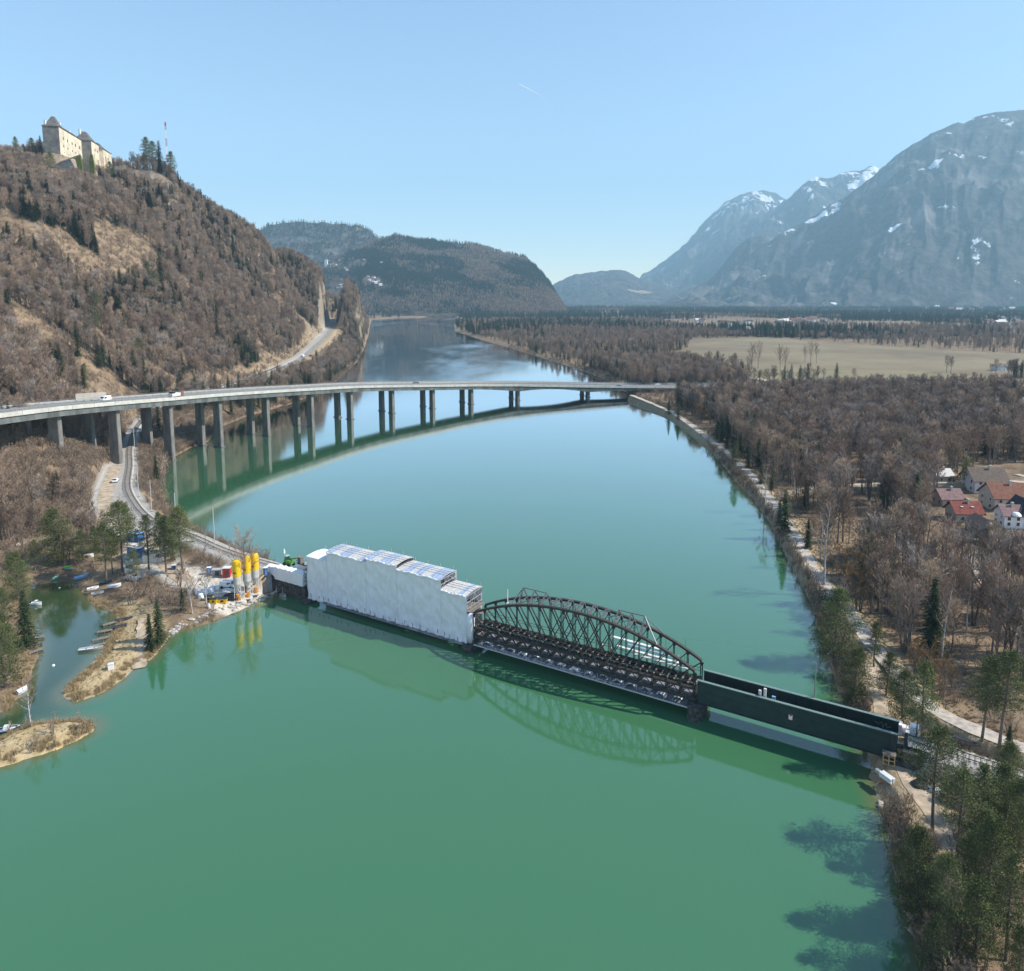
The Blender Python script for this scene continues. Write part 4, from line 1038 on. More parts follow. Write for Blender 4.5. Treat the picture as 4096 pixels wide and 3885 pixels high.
def conifer(seed, h, rad, base=0.06, whorls=26, per=9, leaf=0.5, droop=0.25, cone=True, dens=16):
    """spruce/fir: drooping whorls of needle sprays"""
    r = random.Random(seed); T = MB(); Cn = MB()
    T.tube([(0, 0, -0.3), (0, 0, h*0.5), (0, 0, h*0.98)], [h*0.014, h*0.009, 0.02], 6)
    for q in range(whorls):
        k = q/(whorls-1); z = h*(base+(1-base)*k**0.95); R_ = rad*(1-k)**0.8*r.uniform(0.8, 1.12)+0.15
        for j in range(per):
            az = 2*math.pi*j/per+q*0.7+r.uniform(-.25, .25); L_ = R_*r.uniform(0.7, 1.15)
            tip = Vector((math.cos(az)*L_, math.sin(az)*L_, z-droop*L_)); root = Vector((0, 0, z+0.15*L_))
            nl = max(3, int(dens*L_/rad))
            for t_ in range(nl):
                f = (t_+0.5)/nl; p = root.lerp(tip, f); wl = leaf*r.uniform(0.6, 1.3)*(1.15-f*0.5)
                a = az+r.uniform(-1.3, 1.3)
                e_ = p+Vector((math.cos(a)*wl, math.sin(a)*wl, r.uniform(-.5, .12)*wl)); s_ = Vector((-math.sin(a), math.cos(a), r.uniform(-.4, .4)))*wl*0.32
                Cn.add([p-s_, p+s_, e_], [(0, 1, 2)])
    return T, Cn
def pine(seed, h, rad, low=0.45, clumps=46, per=60, leaf=0.42):
    """scots pine: long bare trunk, open crown of separate needle clumps"""
    r = random.Random(seed); T = MB(); Cn = MB()
    bend = r.uniform(-.03, .03)*h
    tp = lambda k: Vector((bend*k*k+0.15*math.sin(k*5+seed), 0.15*math.cos(k*4+seed), h*0.97*k-0.3))
    T.tube([tp(i/8) for i in range(9)], [h*0.013*(1.15-i/8)+0.03 for i in range(9)], 7)
    for q in range(clumps):
        k = low+(1-low)*((q+r.random())/clumps); az = q*2.4+r.uniform(-.6, .6)
        prof = math.sin(math.pi*min(1, (k-low)/(1-low)*0.80+0.22))**0.8
        L_ = rad*prof*r.uniform(0.45, 1.15); p0 = tp(k)
        p1 = p0+Vector((math.cos(az)*L_, math.sin(az)*L_, L_*r.uniform(-0.05, 0.45)))
        T.tube([p0, p0.lerp(p1, 0.5)+Vector((0, 0, 0.1*L_)), p1], [h*0.0035, h*0.0025, 0.015], 3)
        cs = rad*0.30*r.uniform(0.7, 1.25)
        for t_ in range(per):
            v = Vector((r.gauss(0, 1), r.gauss(0, 1), r.gauss(0, .55)))*cs*0.5
            p = (p1 if r.random() < 0.65 else p0.lerp(p1, r.uniform(0.5, 1)))+v; d = (v.normalized()*0.6+Vector((r.uniform(-1, 1), r.uniform(-1, 1), r.uniform(-.2, 1.1)))).normalized()*leaf*r.uniform(.6, 1.2)
            ribbon(Cn, p, p+d, leaf*0.34, r)
    return T, Cn
def tree_proto(kind, name, tc, bark, leafm, label, cat, group):
    T, Cn = tc; t_ = thing(name, label, cat, (0, 0, -100), group=group)
    T.build('trunk', bark, t_, smooth=True); Cn.build('crown', leafm, t_)
    return t_
class Proto:
    """keeps meshes; the first use makes real objects, later ones copy them"""
    def __init__(s, name, cat, tc, bark, leafm, h):
        s.name, s.cat, s.h = name, cat, h
        s.mt = tc[0].mesh(name+'_trunk', bark, True); s.mc = tc[1].mesh(name+'_crown', leafm)
        s.first = None
    def place(s, loc, h, rz, label, group=None, wide=1.0):
        k = h/s.h
        t_ = thing(s.name, label, s.cat, loc, rz, group); t_.scale = (k*wide, k*wide, k)
        for n_, me in (('trunk', s.mt), ('crown', s.mc)):
            o = bpy.data.objects.new(n_, me); COL.objects.link(o); o.parent = t_
            if s.first is None: s.__dict__.setdefault('objs', []).append(o)
        if s.first is None: s.first = t_
        return t_
BARE = [Proto('bare_tree', 'tree', bare_tree(11+i, 17, spread=sp*0.88, limbs=lm+4, subs=8, twigs=9, tw=0.085, multi=mu, low=lo+0.06, lr=0.0125), M['bark'], M[('twig', 'twig_tan', 'twig', 'twig_grey', 'twig')[i]], 17) for i, (sp, lm, mu, lo) in enumerate([(0.27, 15, 1, .3), (0.22, 14, 1, .38), (0.32, 16, 1, .25), (0.26, 18, 3, .2), (0.2, 16, 2, .3)])]
BIG = [Proto('bare_tree', 'tree', bare_tree(31+i, 18, spread=0.36, limbs=20, subs=9, twigs=9, low=.3, tw=0.06, lr=0.012), M['bark'], M['twig'], 18) for i in range(2)]
ORNG = Proto('willow', 'tree', bare_tree(51, 9, spread=0.42, limbs=22, subs=9, twigs=8, low=.06, tw=0.06, multi=4), M['bark'], M['twig_orange'], 9)
PALE = Proto('budding_tree', 'tree', bare_tree(52, 9, spread=0.40, limbs=24, subs=10, twigs=12, low=.12, tw=0.11), M['bark'], M['twig_pale'], 9)
BIRCH = [Proto('birch', 'tree', bare_tree(61+i, 14, spread=0.20, limbs=16, subs=6, twigs=6, low=.35, tw=0.05, lr=0.010), M['birch_bark'], M['twig'], 14) for i in range(2)]
SHRUB = [Proto('bare_shrub', 'shrub', bare_tree(71+i, 4, spread=0.5, limbs=15, subs=6, twigs=7, low=.03, tw=0.055, multi=5), M['bark'], M['scrub'], 4) for i in range(2)]
SPRUCE = [Proto('spruce_tree', 'tree', conifer(81+i, 16, rd, leaf=0.75, per=10, dens=18), M['bark'], M['spruce_needles'], 16) for i, rd in enumerate((3.4, 4.0, 2.9))]
PINE = [Proto('pine_tree', 'tree', pine(91+i, 18, rd, low=lo, clumps=cl), M['bark'], M['pine_needles'], 18) for i, (rd, lo, cl) in enumerate(((3.3, .38, 84), (2.9, .28, 90), (3.9, .42, 90)))]
DENSEPINE = [Proto('pine_tree', 'tree', pine(101+i, 14, 3.2, low=.10, clumps=150, per=70, leaf=0.34), M['bark'], M['pine_needles'], 14) for i in range(2)]

def top_height(x, yb, yt, base):
    q = PY(x, yt, base[1]); return max(1.5, q[2]-base[2])
ALLT = []      # positions taken by placed trees
def tree_at(pr, x, yb, yt, label, group=None, wide=1.0):
    g = ground_at(x, yb); h = top_height(x, yb, yt, g); g = g.copy(); g[2] -= 0.1
    ALLT.append((g[0], g[1])); return pr.place(g, h, (x*1.7) % 6.28, label, group, wide)

# --- single trees one can point to
L_ = tree_at
L_(PINE[0], 352, 1110, 972, 'tall pine with a bare trunk standing right of the blue containers')
L_(PINE[1], 287, 1100, 990, 'tall thin pine in front of the blue site containers')
L_(PINE[2], 236, 1105, 962, 'tall broad pine in front of the left end of the containers')
L_(PINE[0], 205, 1130, 1003, 'dark pine leaning over the beached boats')
L_(PINE[1], 322, 1108, 990, 'thin sparse pine close to the left of the tallest yard pine')
L_(DENSEPINE[0], 108, 1098, 978, 'bushy pine at the head of the little marina')
L_(DENSEPINE[1], 160, 1088, 1020, 'small bushy pine behind the white camper at the marina')
L_(DENSEPINE[0], 34, 1160, 1062, 'bushy pine on the left shore near the green rowing boat')
L_(SPRUCE[1], 52, 1250, 1140, 'dense dark spruce on the left shore of the marina')
L_(DENSEPINE[1], 8, 1330, 1175, 'wide pine at the left frame edge above the round moored boat')
L_(SPRUCE[0], 291, 1262, 1186, 'slim young spruce on the shore beside the dirt slipway', wide=0.9)
L_(SPRUCE[1], 308, 1246, 1158, 'taller young conifer behind the slim spruce on the spit', wide=0.9)
L_(SPRUCE[2], 353, 1180, 1136, 'small dark spruce beside the yellow skips')
L_(BIG[0], 477, 1162, 1022, 'tall leafless tree rising in front of the yellow topped silos')
L_(BIRCH[0], 400, 1178, 1085, 'slender leafless tree on the stony bank left of the silos')
L_(BIRCH[1], 372, 1190, 1095, 'thin leafless tree standing over the rubble bank')
L_(BIRCH[0], 60, 1405, 1305, 'thin leafless tree at the near channel beside the reed island')
L_(SHRUB[0], 176, 1408, 1385, 'small dark leafless shrub at the tip of the reed island')
L_(BIG[1], 70, 1015, 868, 'large leafless tree with arching limbs on the left slope')
L_(BIG[0], 18, 1040, 880, 'large leafless tree at the left frame edge on the lower slope')
L_(SPRUCE[2], 303, 935, 880, 'small dark conifer on the shore right of the railway track')
# right bank
for k, (pr, x, yb, yt, lab) in enumerate([
 (DENSEPINE[0], 1612, 1285, 1130, 'dark pine on the lake bank beside the parked dark car'),
 (DENSEPINE[1], 1650, 1375, 1246, 'bushy pine on the bank just above the far end of the green girder'),
 (PINE[1], 1688, 1290, 1196, 'young pine on the landward side of the riverside path'),
 (DENSEPINE[1], 1712, 1350, 1255, 'middle one of three young pines along the riverside path'),
 (DENSEPINE[0], 1742, 1400, 1290, 'nearest of the young pines along the riverside path'),
 (PINE[1], 1778, 1440, 1270, 'thin pine on the landward side behind the end of the girder bridge'),
 (PINE[0], 1897, 1440, 1262, 'tall pine with bare lower trunk, left one of a pair behind the railway'),
 (PINE[2], 1932, 1450, 1250, 'tall pine with yellowish crown, right one of a pair behind the railway'),
 (PINE[2], 1800, 1612, 1398, 'big spreading pine right of the bridge end beside the dirt clearing'),
 (PINE[1], 1890, 1640, 1470, 'dark pine in front of the railway track at the right edge'),
 (PINE[0], 1850, 1660, 1480, 'dark pine with stacked crown behind the dirt clearing'),
 (DENSEPINE[0], 1765, 1790, 1590, 'pointed bushy pine on the lake bank in the lower right corner'),
 (PINE[2], 1820, 1850, 1640, 'broad pine in the lower right corner with a pale trunk'),
 (DENSEPINE[1], 1905, 1800, 1570, 'tall dense pine in the middle of the lower right grove'),
 (PINE[1], 1940, 1870, 1640, 'dark pine at the bottom right with bare lower branches'),
 (PINE[0], 1975, 1740, 1530, 'pine at the right frame edge behind the lower right grove'),
 (PINE[2], 1868, 1760, 1600, 'shaded pine in the hollow of the lower right grove'),
 (DENSEPINE[0], 1800, 1900, 1760, 'low bushy pine at the very bottom of the lower right grove'),
 (DENSEPINE[1], 1962, 1930, 1780, 'low pine cut off by the bottom right corner'),
 (PINE[0], 1930, 1690, 1540, 'pine with thin crown at the upper edge of the lower right grove'),
 (SPRUCE[1], 1947, 1460, 1400, 'small bright green spruce by the pale road at the right edge'),
 (SPRUCE[0], 1515, 1030, 945, 'slim dark spruce on the lake edge of the riverside path'),
 (SPRUCE[2], 1560, 1060, 1000, 'short dark spruce inland of the riverside path'),
 (SPRUCE[1], 1740, 1190, 1135, 'dark spruce half hidden in the bare wood by the houses'),
 (SPRUCE[0], 1394, 855, 800, 'first dark spruce beside the path counting from the viaduct'),
 (SPRUCE[1], 1430, 880, 835, 'second dark spruce beside the path counting from the viaduct'),
 (SPRUCE[2], 1478, 895, 850, 'third dark spruce beside the path counting from the viaduct'),
 (PINE[1], 1420, 908, 850, 'slim pine on the bank below the spruces')]):
    L_(pr, x, yb, yt, lab, None, 0.8 if (x > 1750 and yb > 1700) else 1.0)
for x, yb, yt in [(1530, 790, 730), (1545, 745, 705), (1572, 812, 760), (1578, 815, 772), (1688, 775, 738), (1345, 742, 712), (1360, 742, 718), (1308, 738, 712), (1318, 740, 715), (1408, 750, 722), (1630, 770, 735), (1675, 800, 755), (1500, 770, 742)]:
    L_(SPRUCE[int(x) % 3], x, yb, yt, 'dark spruce standing out of the bare wood near the far end of the viaduct', 'dark spruces in the bare wood behind the motorway')
for k, (x, yb, yt) in enumerate([(1452, 715, 664), (1464, 712, 660), (1507, 716, 668), (1516, 714, 672), (1555, 700, 668), (1566, 702, 660), (1577, 702, 662), (1445, 745, 690)]):
    L_(BIG[k % 2], x, yb, yt, 'single leafless tree standing in the brown fields', 'leafless trees standing in the fields', wide=0.75)
for k, (x, yb, yt) in enumerate([(1478, 985, 885), (1535, 960, 880), (1592, 1130, 960), (1635, 1205, 1110), (1584, 1085, 985), (1500, 1000, 930)]):
    L_(BIRCH[k % 2], x, yb, yt, 'white stemmed birch near the riverside path', 'birches along the riverside path')
for k, (x, yb, yt) in enumerate([(1640, 1160, 1060), (1660, 1180, 1090), (1545, 985, 930), (1790, 1320, 1240), (1822, 1350, 1270), (1352, 820, 780), (1325, 800, 770), (1770, 1300, 1240)]):
    L_(ORNG, x, yb, yt, 'orange tinted bare willow inland of the riverside path', 'orange tinted willows by the path')
L_(PALE, 1867, 945, 884, 'round pale yellow budding tree between the red roofs and the white house')
L_(PALE, 1820, 905, 860, 'pale yellow budding tree in the wood behind the houses')
HILLC = [(20,640,560),(42,420,370),(58,395,330),(100,345,290),(30,285,262),(62,285,265),(78,285,262),(170,600,540),(152,590,535),(184,620,560),(300,575,520),(285,560,505),(310,545,480),(275,600,555),(150,690,620),(215,360,310),(330,315,290),(385,410,385),(560,505,480),(470,455,425),(345,520,480),(270,700,650),(165,745,700),(185,650,600),(345,370,330)]
for k, (x, yb, yt) in enumerate(HILLC):
    L_((SPRUCE+PINE)[k % 6], x, yb, yt, 'dark conifer among the leafless trees of the castle hill', 'conifers scattered over the castle hill')
for x, yb, yt, pr, lab in [(283, 306, 262, PINE[1], 'tall lone pine on the skyline between the castle and the mast'), (295, 308, 270, PINE[0], 'shorter pine beside the lone skyline pine'), (308, 312, 272, SPRUCE[0], 'pointed spruce on the skyline left of the radio mast')]:
    L_(pr, x, yb, yt, lab)

for x, yb, yt in [(1935,1600,1470),(1880,1860,1690),(1965,1650,1500),(1900,1700,1560),(1945,1540,1430)]:
    L_((DENSEPINE+PINE)[(x+yb) % 5], x, yb, yt, 'dark green pine in the dense grove filling the lower right corner', 'pines of the lower right grove')
for x, yb, yt in [(70,1112,1040),(135,1078,1000),(185,1088,1012),(217,1112,1018),(262,1140,1058),(12,1240,1130),(310,1078,985),(247,1066,968),(335,1085,995),(22,1300,1200)]:
    L_((DENSEPINE+PINE)[(x+yb) % 5], x, yb, yt, 'pine standing among the others round the marina and the yard', 'pines round the marina and yard', wide=0.85)
for x, yb, yt in [(1792,1690,1600),(1812,1745,1650),(1842,1700,1600),(1870,1800,1700),(1905,1880,1790),(1790,1830,1760),(1930,1650,1560),(1850,1860,1770),(1960,1780,1690)]:
    L_(BARE[x % 5], x, yb, yt, 'bare brown tree between the pines of the lower right grove', 'bare trees between the lower right pines')
for x, yb, yt in [(1292,800,770),(1310,812,782),(1404,868,835),(1418,885,850),(1445,905,868),(1470,935,890),(1490,948,905),(1385,850,815),(1505,1012,965),(1212,745,722),(1190,738,718),(1165,722,702),(1130,708,690),(1100,698,682),(1225,748,715),(1240,752,722),(1150,715,694),(1078,688,674),(1050,680,668),(1020,672,660)]:
    L_(SPRUCE[(x+yb) % 3], x, yb, yt, 'small dark conifer on the right lake bank near the viaduct', 'small conifers along the right lake bank')
for x, yb, yt in [(300,1150,1105),(330,1160,1120),(268,1150,1100),(312,1175,1130),(255,1170,1128),(345,1135,1090),(385,1090,1050),(310,930,880),(325,905,868),(420,1090,1062),(350,1165,1110),(335,1190,1150)]:
    L_(SHRUB[x % 2], x, yb, yt, 'brown leafless bush between the yard pines', 'leafless bushes between the yard pines')

# --- scattered woods
HOUSE_CLEAR = [tuple(P(x, y, 4)[:2]) for x, y in [(1800,930),(1870,895),(1990,890),(2200,900),(2200,1170),(2000,1140),(1900,1085),(1880,1020),(1830,975)]]
rng = np.random.default_rng(21)
def keep_mask(X, Y, kind):
    d = land_sd(X, Y); ok = d > (2.5 if kind != 'scrub' else 0.3)
    for ln, w_ in ((RAIL_L, 5), (ROAD_L, 6), (RAIL_R, 4.5), (PATH_R, 3.6), (TRACK_R, 4), (ROAD_HILL, 6.5), (PATH_LF, 3), (ROAD_WOOD, 4)):
        dd, _ = line_d(X, Y, ln); ok &= dd > (w_ if kind != 'scrub' else w_*0.75)
    dd, _ = line_d(X, Y, ROAD_HILL); ok &= ~((dd < (17 if kind != 'scrub' else 9)) & (Y > 480) & (Y < 1100))
    for pg in (YARD, SPIT, FIELD, MEADOW): ok &= poly_sd(X, Y, pg) < 0
    ok &= poly_sd(X, Y, HOUSE_CLEAR) < (1 if kind != 'scrub' else 0)
    dm, _ = line_d(X, Y, [(p[0], p[1], 0) for p in MW[::3]]); hh = (Y > 250)
    ok &= ~((dm < (13 if kind != 'scrub' else 0)) & (Y > 200))
    dc, _ = line_d(X, Y, CASTLE_PAD); ok &= dc > 17
    # the castle's view side is kept open
    return ok
def scatter(n_, xr, yr):
    return rng.uniform(*xr, n_), rng.uniform(*yr, n_)
def inview(X, Y, m=1.06):
    return np.abs(X/np.maximum(Y, 1)) < 0.725*m
pts = []     # x, y, z, height, kind(0 bare 1 conifer)
def add(X, Y, hmin, hmax, pk, dens=None, mask=None, zone=0):
    k = keep_mask(X, Y, 'tree') & inview(X, Y, 1.1)
    if mask is not None: k &= mask(X, Y)
    X, Y = X[k], Y[k]; Z = height(X, Y); Hh = rng.uniform(hmin, hmax, len(X)); K = (rng.random(len(X)) < pk(X, Y)).astype(int)
    pts.append(np.stack([X, Y, Z, Hh, K, np.full(len(X), zone)], 1))
clump = lambda s_: (lambda X, Y: fbm(X/s_, Y/s_, 3))
# right wood between path and fields
def rw(X, Y): return (poly_sd(X, Y, RIGHT_XY) > 11) & ((Y > 135) | (X > 92))
X, Y = scatter(16500, (60, 560), (95, 760)); add(X, Y, 11, 18, lambda X, Y: np.where(poly_sd(X, Y, RIGHT_XY) < 32, np.where(Y < 250, 0.05, 0.16), np.where(Y > 430, 0.09, 0.03)), mask=lambda X, Y: rw(X, Y) & ((fbm(X/25, Y/25, 2) > 0.22)), zone=1)
X, Y = scatter(9000, (-60, 420), (560, 2200)); add(X, Y, 10, 16, lambda X, Y: np.where(fbm(X/90+5, Y/90, 2) > 0.6, 0.45, 0.05), mask=lambda X, Y: (poly_sd(X, Y, RIGHT_XY) > 3) & (Y > 560), zone=2)
X, Y = scatter(2500, (300, 900), (600, 1400)); add(X, Y, 10, 15, lambda X, Y: np.full(X.shape, 0.1), zone=2)
# river edge trees and conifers
dd = rng.uniform(0, 1, 260)
# hill
def hill(X, Y): return (poly_sd(X, Y, LEFT_XY) > 3) & (fbm(X/45+9, Y/45, 3) > 0.35) & ((X < -178) | (Y > 430)) & ((Y > 300) | (X < -215))
X, Y = scatter(26000, (-620, -150), (240, 1150)); add(X, Y, 11, 18, lambda X, Y: np.where(fbm(X/60, Y/60+3, 2) > 0.56, 0.45, 0.07), mask=hill, zone=3)
X, Y = scatter(14000, (-900, -180), (900, 1900)); add(X, Y, 11, 17, lambda X, Y: np.where(fbm(X/80, Y/80+3, 2) > 0.56, 0.4, 0.08), mask=lambda X, Y: (poly_sd(X, Y, LEFT_XY) > 2) & (X > -900), zone=3)
# left foreground slope
X, Y = scatter(4200, (-260, -118), (170, 345)); add(X, Y, 6, 12, lambda X, Y: np.full(X.shape, 0.02), mask=lambda X, Y: (poly_sd(X, Y, LEFT_XY) > 6) & ((Y > 205) & (X < -138) | (Y < 215) & (X < -122)) & (fbm(X/12, Y/12, 2) > 0.48), zone=4)
P_ = np.concatenate(pts)
# open ground round the castle, low growth beside the viaduct
_dep = P_[:, 1]*_c-(P_[:, 2]+P_[:, 3]-CAM_H)*_s; _u = CXD+FPX*P_[:, 0]/_dep; _v = CYD-FPX*(P_[:, 1]*_s+(P_[:, 2]+P_[:, 3]-CAM_H)*_c)/_dep
P_ = P_[~((P_[:, 0] > 190) & (P_[:, 1] > 575) & (P_[:, 1] < 900) & (np.random.default_rng(4).random(len(P_)) > np.where(P_[:, 1] < 640, 0.4, 0.12)))]
_dep = P_[:, 1]*_c-(P_[:, 2]+P_[:, 3]-CAM_H)*_s; _u = CXD+FPX*P_[:, 0]/_dep; _v = CYD-FPX*(P_[:, 1]*_s+(P_[:, 2]+P_[:, 3]-CAM_H)*_c)/_dep
P_ = P_[~((_u > 84) & (_u < 212) & (_v < np.where(_u > 160, 330, 318)) & (P_[:, 1] < 742))]
P_ = P_[~((P_[:, 1] < 258) & (P_[:, 0] > 120) & (((_w1 := (CXD+FPX*P_[:, 0]/(P_[:, 1]*_c-(P_[:, 2]+P_[:, 3]-CAM_H)*_s))) > 1800)) & ((CYD-FPX*(P_[:, 1]*_s+(P_[:, 2]+P_[:, 3]-CAM_H)*_c)/(P_[:, 1]*_c-(P_[:, 2]+P_[:, 3]-CAM_H)*_s)) < np.where(_w1 > 1885, 1040, 990)) & (P_[:, 1] > 185))]
for _x, _y in [(1960,765),(1925,806),(1965,822),(1930,716),(1918,785),(1970,790)]:
    _q = P(_x, _y, 3.6); P_ = P_[~((np.abs(P_[:, 0]-_q[0]) < 11) & (P_[:, 1] > _q[1]-48) & (P_[:, 1] < _q[1]+9))]
_mi = np.interp(P_[:, 0], mwp[s_i:, 0], mwp[s_i:, 1]) if (s_i := int(np.argmax(mwp[:, 0] > 60))) else 0
_lo = (P_[:, 0] > 100) & (P_[:, 0] < 420) & (P_[:, 1] < _mi) & (P_[:, 1] > _mi-60); P_[_lo, 3] *= np.where(P_[_lo, 0] < 190, 0.35, 0.62)
# keep the view of castle walls open: thin tall trees just below it
dcx = np.hypot(P_[:, 0]+440, P_[:, 1]-690); P_[:, 3] = np.where(dcx < 40, P_[:, 3]*0.55, P_[:, 3])
dist = np.hypot(P_[:, 0], P_[:, 1]); vis = np.abs(P_[:, 0]/P_[:, 1]) < 0.715
size = np.where(vis, P_[:, 3]/dist, 0)
order = np.argsort(-size)
bare_i = [i for i in order if P_[i, 4] == 0][:230]; con_i = [i for i in order if P_[i, 4] == 1][:110]
ZL_ = {1: ('leafless brown tree in the dense wood between the riverside path and the houses', 'leafless trees of the riverside wood'),
       2: ('leafless brown tree in the wood beyond the viaduct', 'leafless trees beyond the viaduct'),
       3: ('leafless brown tree on the steep slope of the castle hill', 'leafless trees on the castle hill'),
       4: ('leafless tree on the brown slope below the motorway viaduct at the left edge', 'leafless trees on the slope below the viaduct')}
ZC_ = {1: ('dark conifer inside the bare riverside wood', 'conifers in the riverside wood'), 2: ('dark conifer in the flat wood beyond the viaduct', 'conifers beyond the viaduct'), 3: ('dark conifer on the wooded hill', 'conifers of the wooded hill'), 4: ('dark conifer on the left slope', 'conifers on the left slope')}
for j, i in enumerate(bare_i):
    x, y, z, h, k, zn = P_[i]; lab, grp = ZL_[int(zn)]
    pr = BARE[(i*7) % 5] if (j % 11) else BIRCH[i % 2]
    if j % 11 == 0: lab, grp = 'pale stemmed leafless birch inside the brown wood', 'pale birches inside the brown woods'
    pr.place((x, y, z-0.1), h, (i*1.3) % 6.28, lab, grp)
for i in con_i:
    x, y, z, h, k, zn = P_[i]; lab, grp = ZC_[int(zn)]
    SPRUCE[i % 3].place((x, y, z-0.1), h*0.95, (i*1.3) % 6.28, lab, grp)

# --- everything further off: one object per kind of wood, instanced
def gn_scatter(name, protos, XYZ, S, label=None):
    me = bpy.data.meshes.new(name); me.vertices.add(len(XYZ)); me.vertices.foreach_set('co', np.ascontiguousarray(XYZ, dtype=np.float32).ravel())
    r_ = np.random.default_rng(len(XYZ))
    for nm, v in (('sc', S), ('rz', r_.uniform(0, 6.28, len(XYZ)))):
        a = me.attributes.new(nm, 'FLOAT', 'POINT'); a.data.foreach_set('value', v.astype(np.float32))
    a = me.attributes.new('pick', 'INT', 'POINT'); a.data.foreach_set('value', r_.integers(0, len(protos), len(XYZ)).astype(np.int32))
    o = bpy.data.objects.new(name, me); COL.objects.link(o)
    g = bpy.data.node_groups.new(name, 'GeometryNodeTree'); g.interface.new_socket('Geometry', in_out='INPUT', socket_type='NodeSocketGeometry'); g.interface.new_socket('Geometry', in_out='OUTPUT', socket_type='NodeSocketGeometry')
    n = g.nodes; l = g.links; gi_ = n.new('NodeGroupInput'); go = n.new('NodeGroupOutput')
    jo = n.new('GeometryNodeJoinGeometry')
    for pr in protos:
        jp = n.new('GeometryNodeJoinGeometry')
        for src in pr.objs:
            oi = n.new('GeometryNodeObjectInfo'); oi.transform_space = 'ORIGINAL'; oi.inputs['Object'].default_value = src; l.new(oi.outputs['Geometry'], jp.inputs[0])
        gi2 = n.new('GeometryNodeGeometryToInstance'); l.new(jp.outputs[0], gi2.inputs[0]); l.new(gi2.outputs[0], jo.inputs[0])
    ip = n.new('GeometryNodeInstanceOnPoints'); ip.inputs['Pick Instance'].default_value = True
    def attr(nm, t_):
        q = n.new('GeometryNodeInputNamedAttribute'); q.data_type = t_; q.inputs['Name'].default_value = nm; return q.outputs['Attribute']
    l.new(gi_.outputs[0], ip.inputs['Points']); l.new(jo.outputs[0], ip.inputs['Instance']); l.new(attr('pick', 'INT'), ip.inputs['Instance Index']); l.new(attr('sc', 'FLOAT'), ip.inputs['Scale'])
    cx = n.new('ShaderNodeCombineXYZ'); l.new(attr('rz', 'FLOAT'), cx.inputs[2]); l.new(cx.outputs[0], ip.inputs['Rotation'])
    l.new(ip.outputs[0], go.inputs[0])
    md = o.modifiers.new('scatter', 'NODES'); md.node_group = g
    tag(o, kind='stuff')
    return o
used = set(bare_i) | set(con_i); rest = np.array([i for i in range(len(P_)) if i not in used])
Rb = P_[rest][P_[rest][:, 4] == 0]; Rc = P_[rest][P_[rest][:, 4] == 1]
for p in BARE+SPRUCE+SHRUB+PINE+DENSEPINE:
    if p.first is None: p.place(ground_at(1700, 1000), p.h*0.6, 0, ZL_[1][0], ZL_[1][1])
gn_scatter('bare_woodland', BARE, Rb[:, :3]-np.array([0, 0, 0.1]), Rb[:, 3]/17.0)
gn_scatter('conifer_woodland', SPRUCE, Rc[:, :3]-np.array([0, 0, 0.1]), Rc[:, 3]/16.0)
# forest on the far hills and the far plain
def on_range(key, n_, tmax=70, pk=0.5, seed=0):
    X, Y, Z = RANGES[key]; r_ = np.random.default_rng(seed)
    rr_ = r_.uniform(1, tmax, n_); cc = r_.uniform(1, X.shape[1]-2, n_); i = rr_.astype(int); j = cc.astype(int); fi = rr_-i; fj = cc-j
    f = lambda A: (A[i, j]*(1-fi)+A[i+1, j]*fi)*(1-fj)+(A[i, j+1]*(1-fi)+A[i+1, j+1]*fi)*fj
    return f(X), f(Y), f(Z)
rs = np.random.default_rng(5)
cX, cY, cZ = on_range('hill7', 30000, 89, seed=1)
kk = (fbm(cX/120+cZ/70, cZ/60+cY/400, 4)+rs.normal(0, 0.09, len(cX)) > 0.50+0.12*sm(-cZ, -160, -40))
vill = [(640, 500), (655, 515), (668, 535), (685, 548), (715, 545), (730, 545), (680, 515), (700, 510)]
def vclear(X, Y, Z):
    u = CXD+FPX*X/Y; v = 575.6+FPX*(CAM_H-Z)/Y; ok = np.ones(X.shape, bool)
    for a, b in vill: ok &= np.hypot(u-a, (v-b)*1.6) > 14
    return ok
vc = vclear(cX, cY, cZ)
con = np.stack([cX, cY, cZ], 1)[kk & vc]; bar = np.stack([cX, cY, cZ], 1)[(~kk) & vc]
dX, dY, dZ = on_range('hill6', 9000, 89, seed=2); k2 = rs.random(len(dX)) < 0.55
mead = fbm(dX/260, dZ/60, 3) > 0.60
dX, dY, dZ, k2 = dX[~mead], dY[~mead], dZ[~mead], k2[~mead]
con = np.concatenate([con, np.stack([dX, dY, dZ], 1)[k2]]); bar = np.concatenate([bar, np.stack([dX, dY, dZ], 1)[~k2]])
# plain beyond the fields
fx = rs.uniform(-600, 4200, 42000); fy = 1250*np.exp(rs.uniform(0, 1.5, 42000))
m_ = inview(fx, fy) & (land_sd(fx, fy) > 5) & (poly_sd(fx, fy, FIELD) < 0) & (fy > 1330-0.18*fx)
band = fbm(fx/420+3, fy/240, 3); m_ &= band > 0.40
m_ &= ~((fy > 1650) & (fy < 2050) & (fx > 380) & (fx < 1500) & (fbm(fx/70, fy/90, 2) > 0.35))
fx, fy = fx[m_], fy[m_]; k3 = fbm(fx/260+7, fy/300+2, 2) > np.where(fy > 2000, 0.34, 0.58)
fz = np.full(fx.shape, 3.5)
con = np.concatenate([con, np.stack([fx, fy, fz], 1)[k3]]); bar = np.concatenate([bar, np.stack([fx, fy, fz], 1)[~k3]])
_fb = np.stack([rs.uniform(-620, 60, 1500), rs.uniform(2872, 2960, 1500), np.full(1500, 2.0)], 1); bar = np.concatenate([bar, _fb])
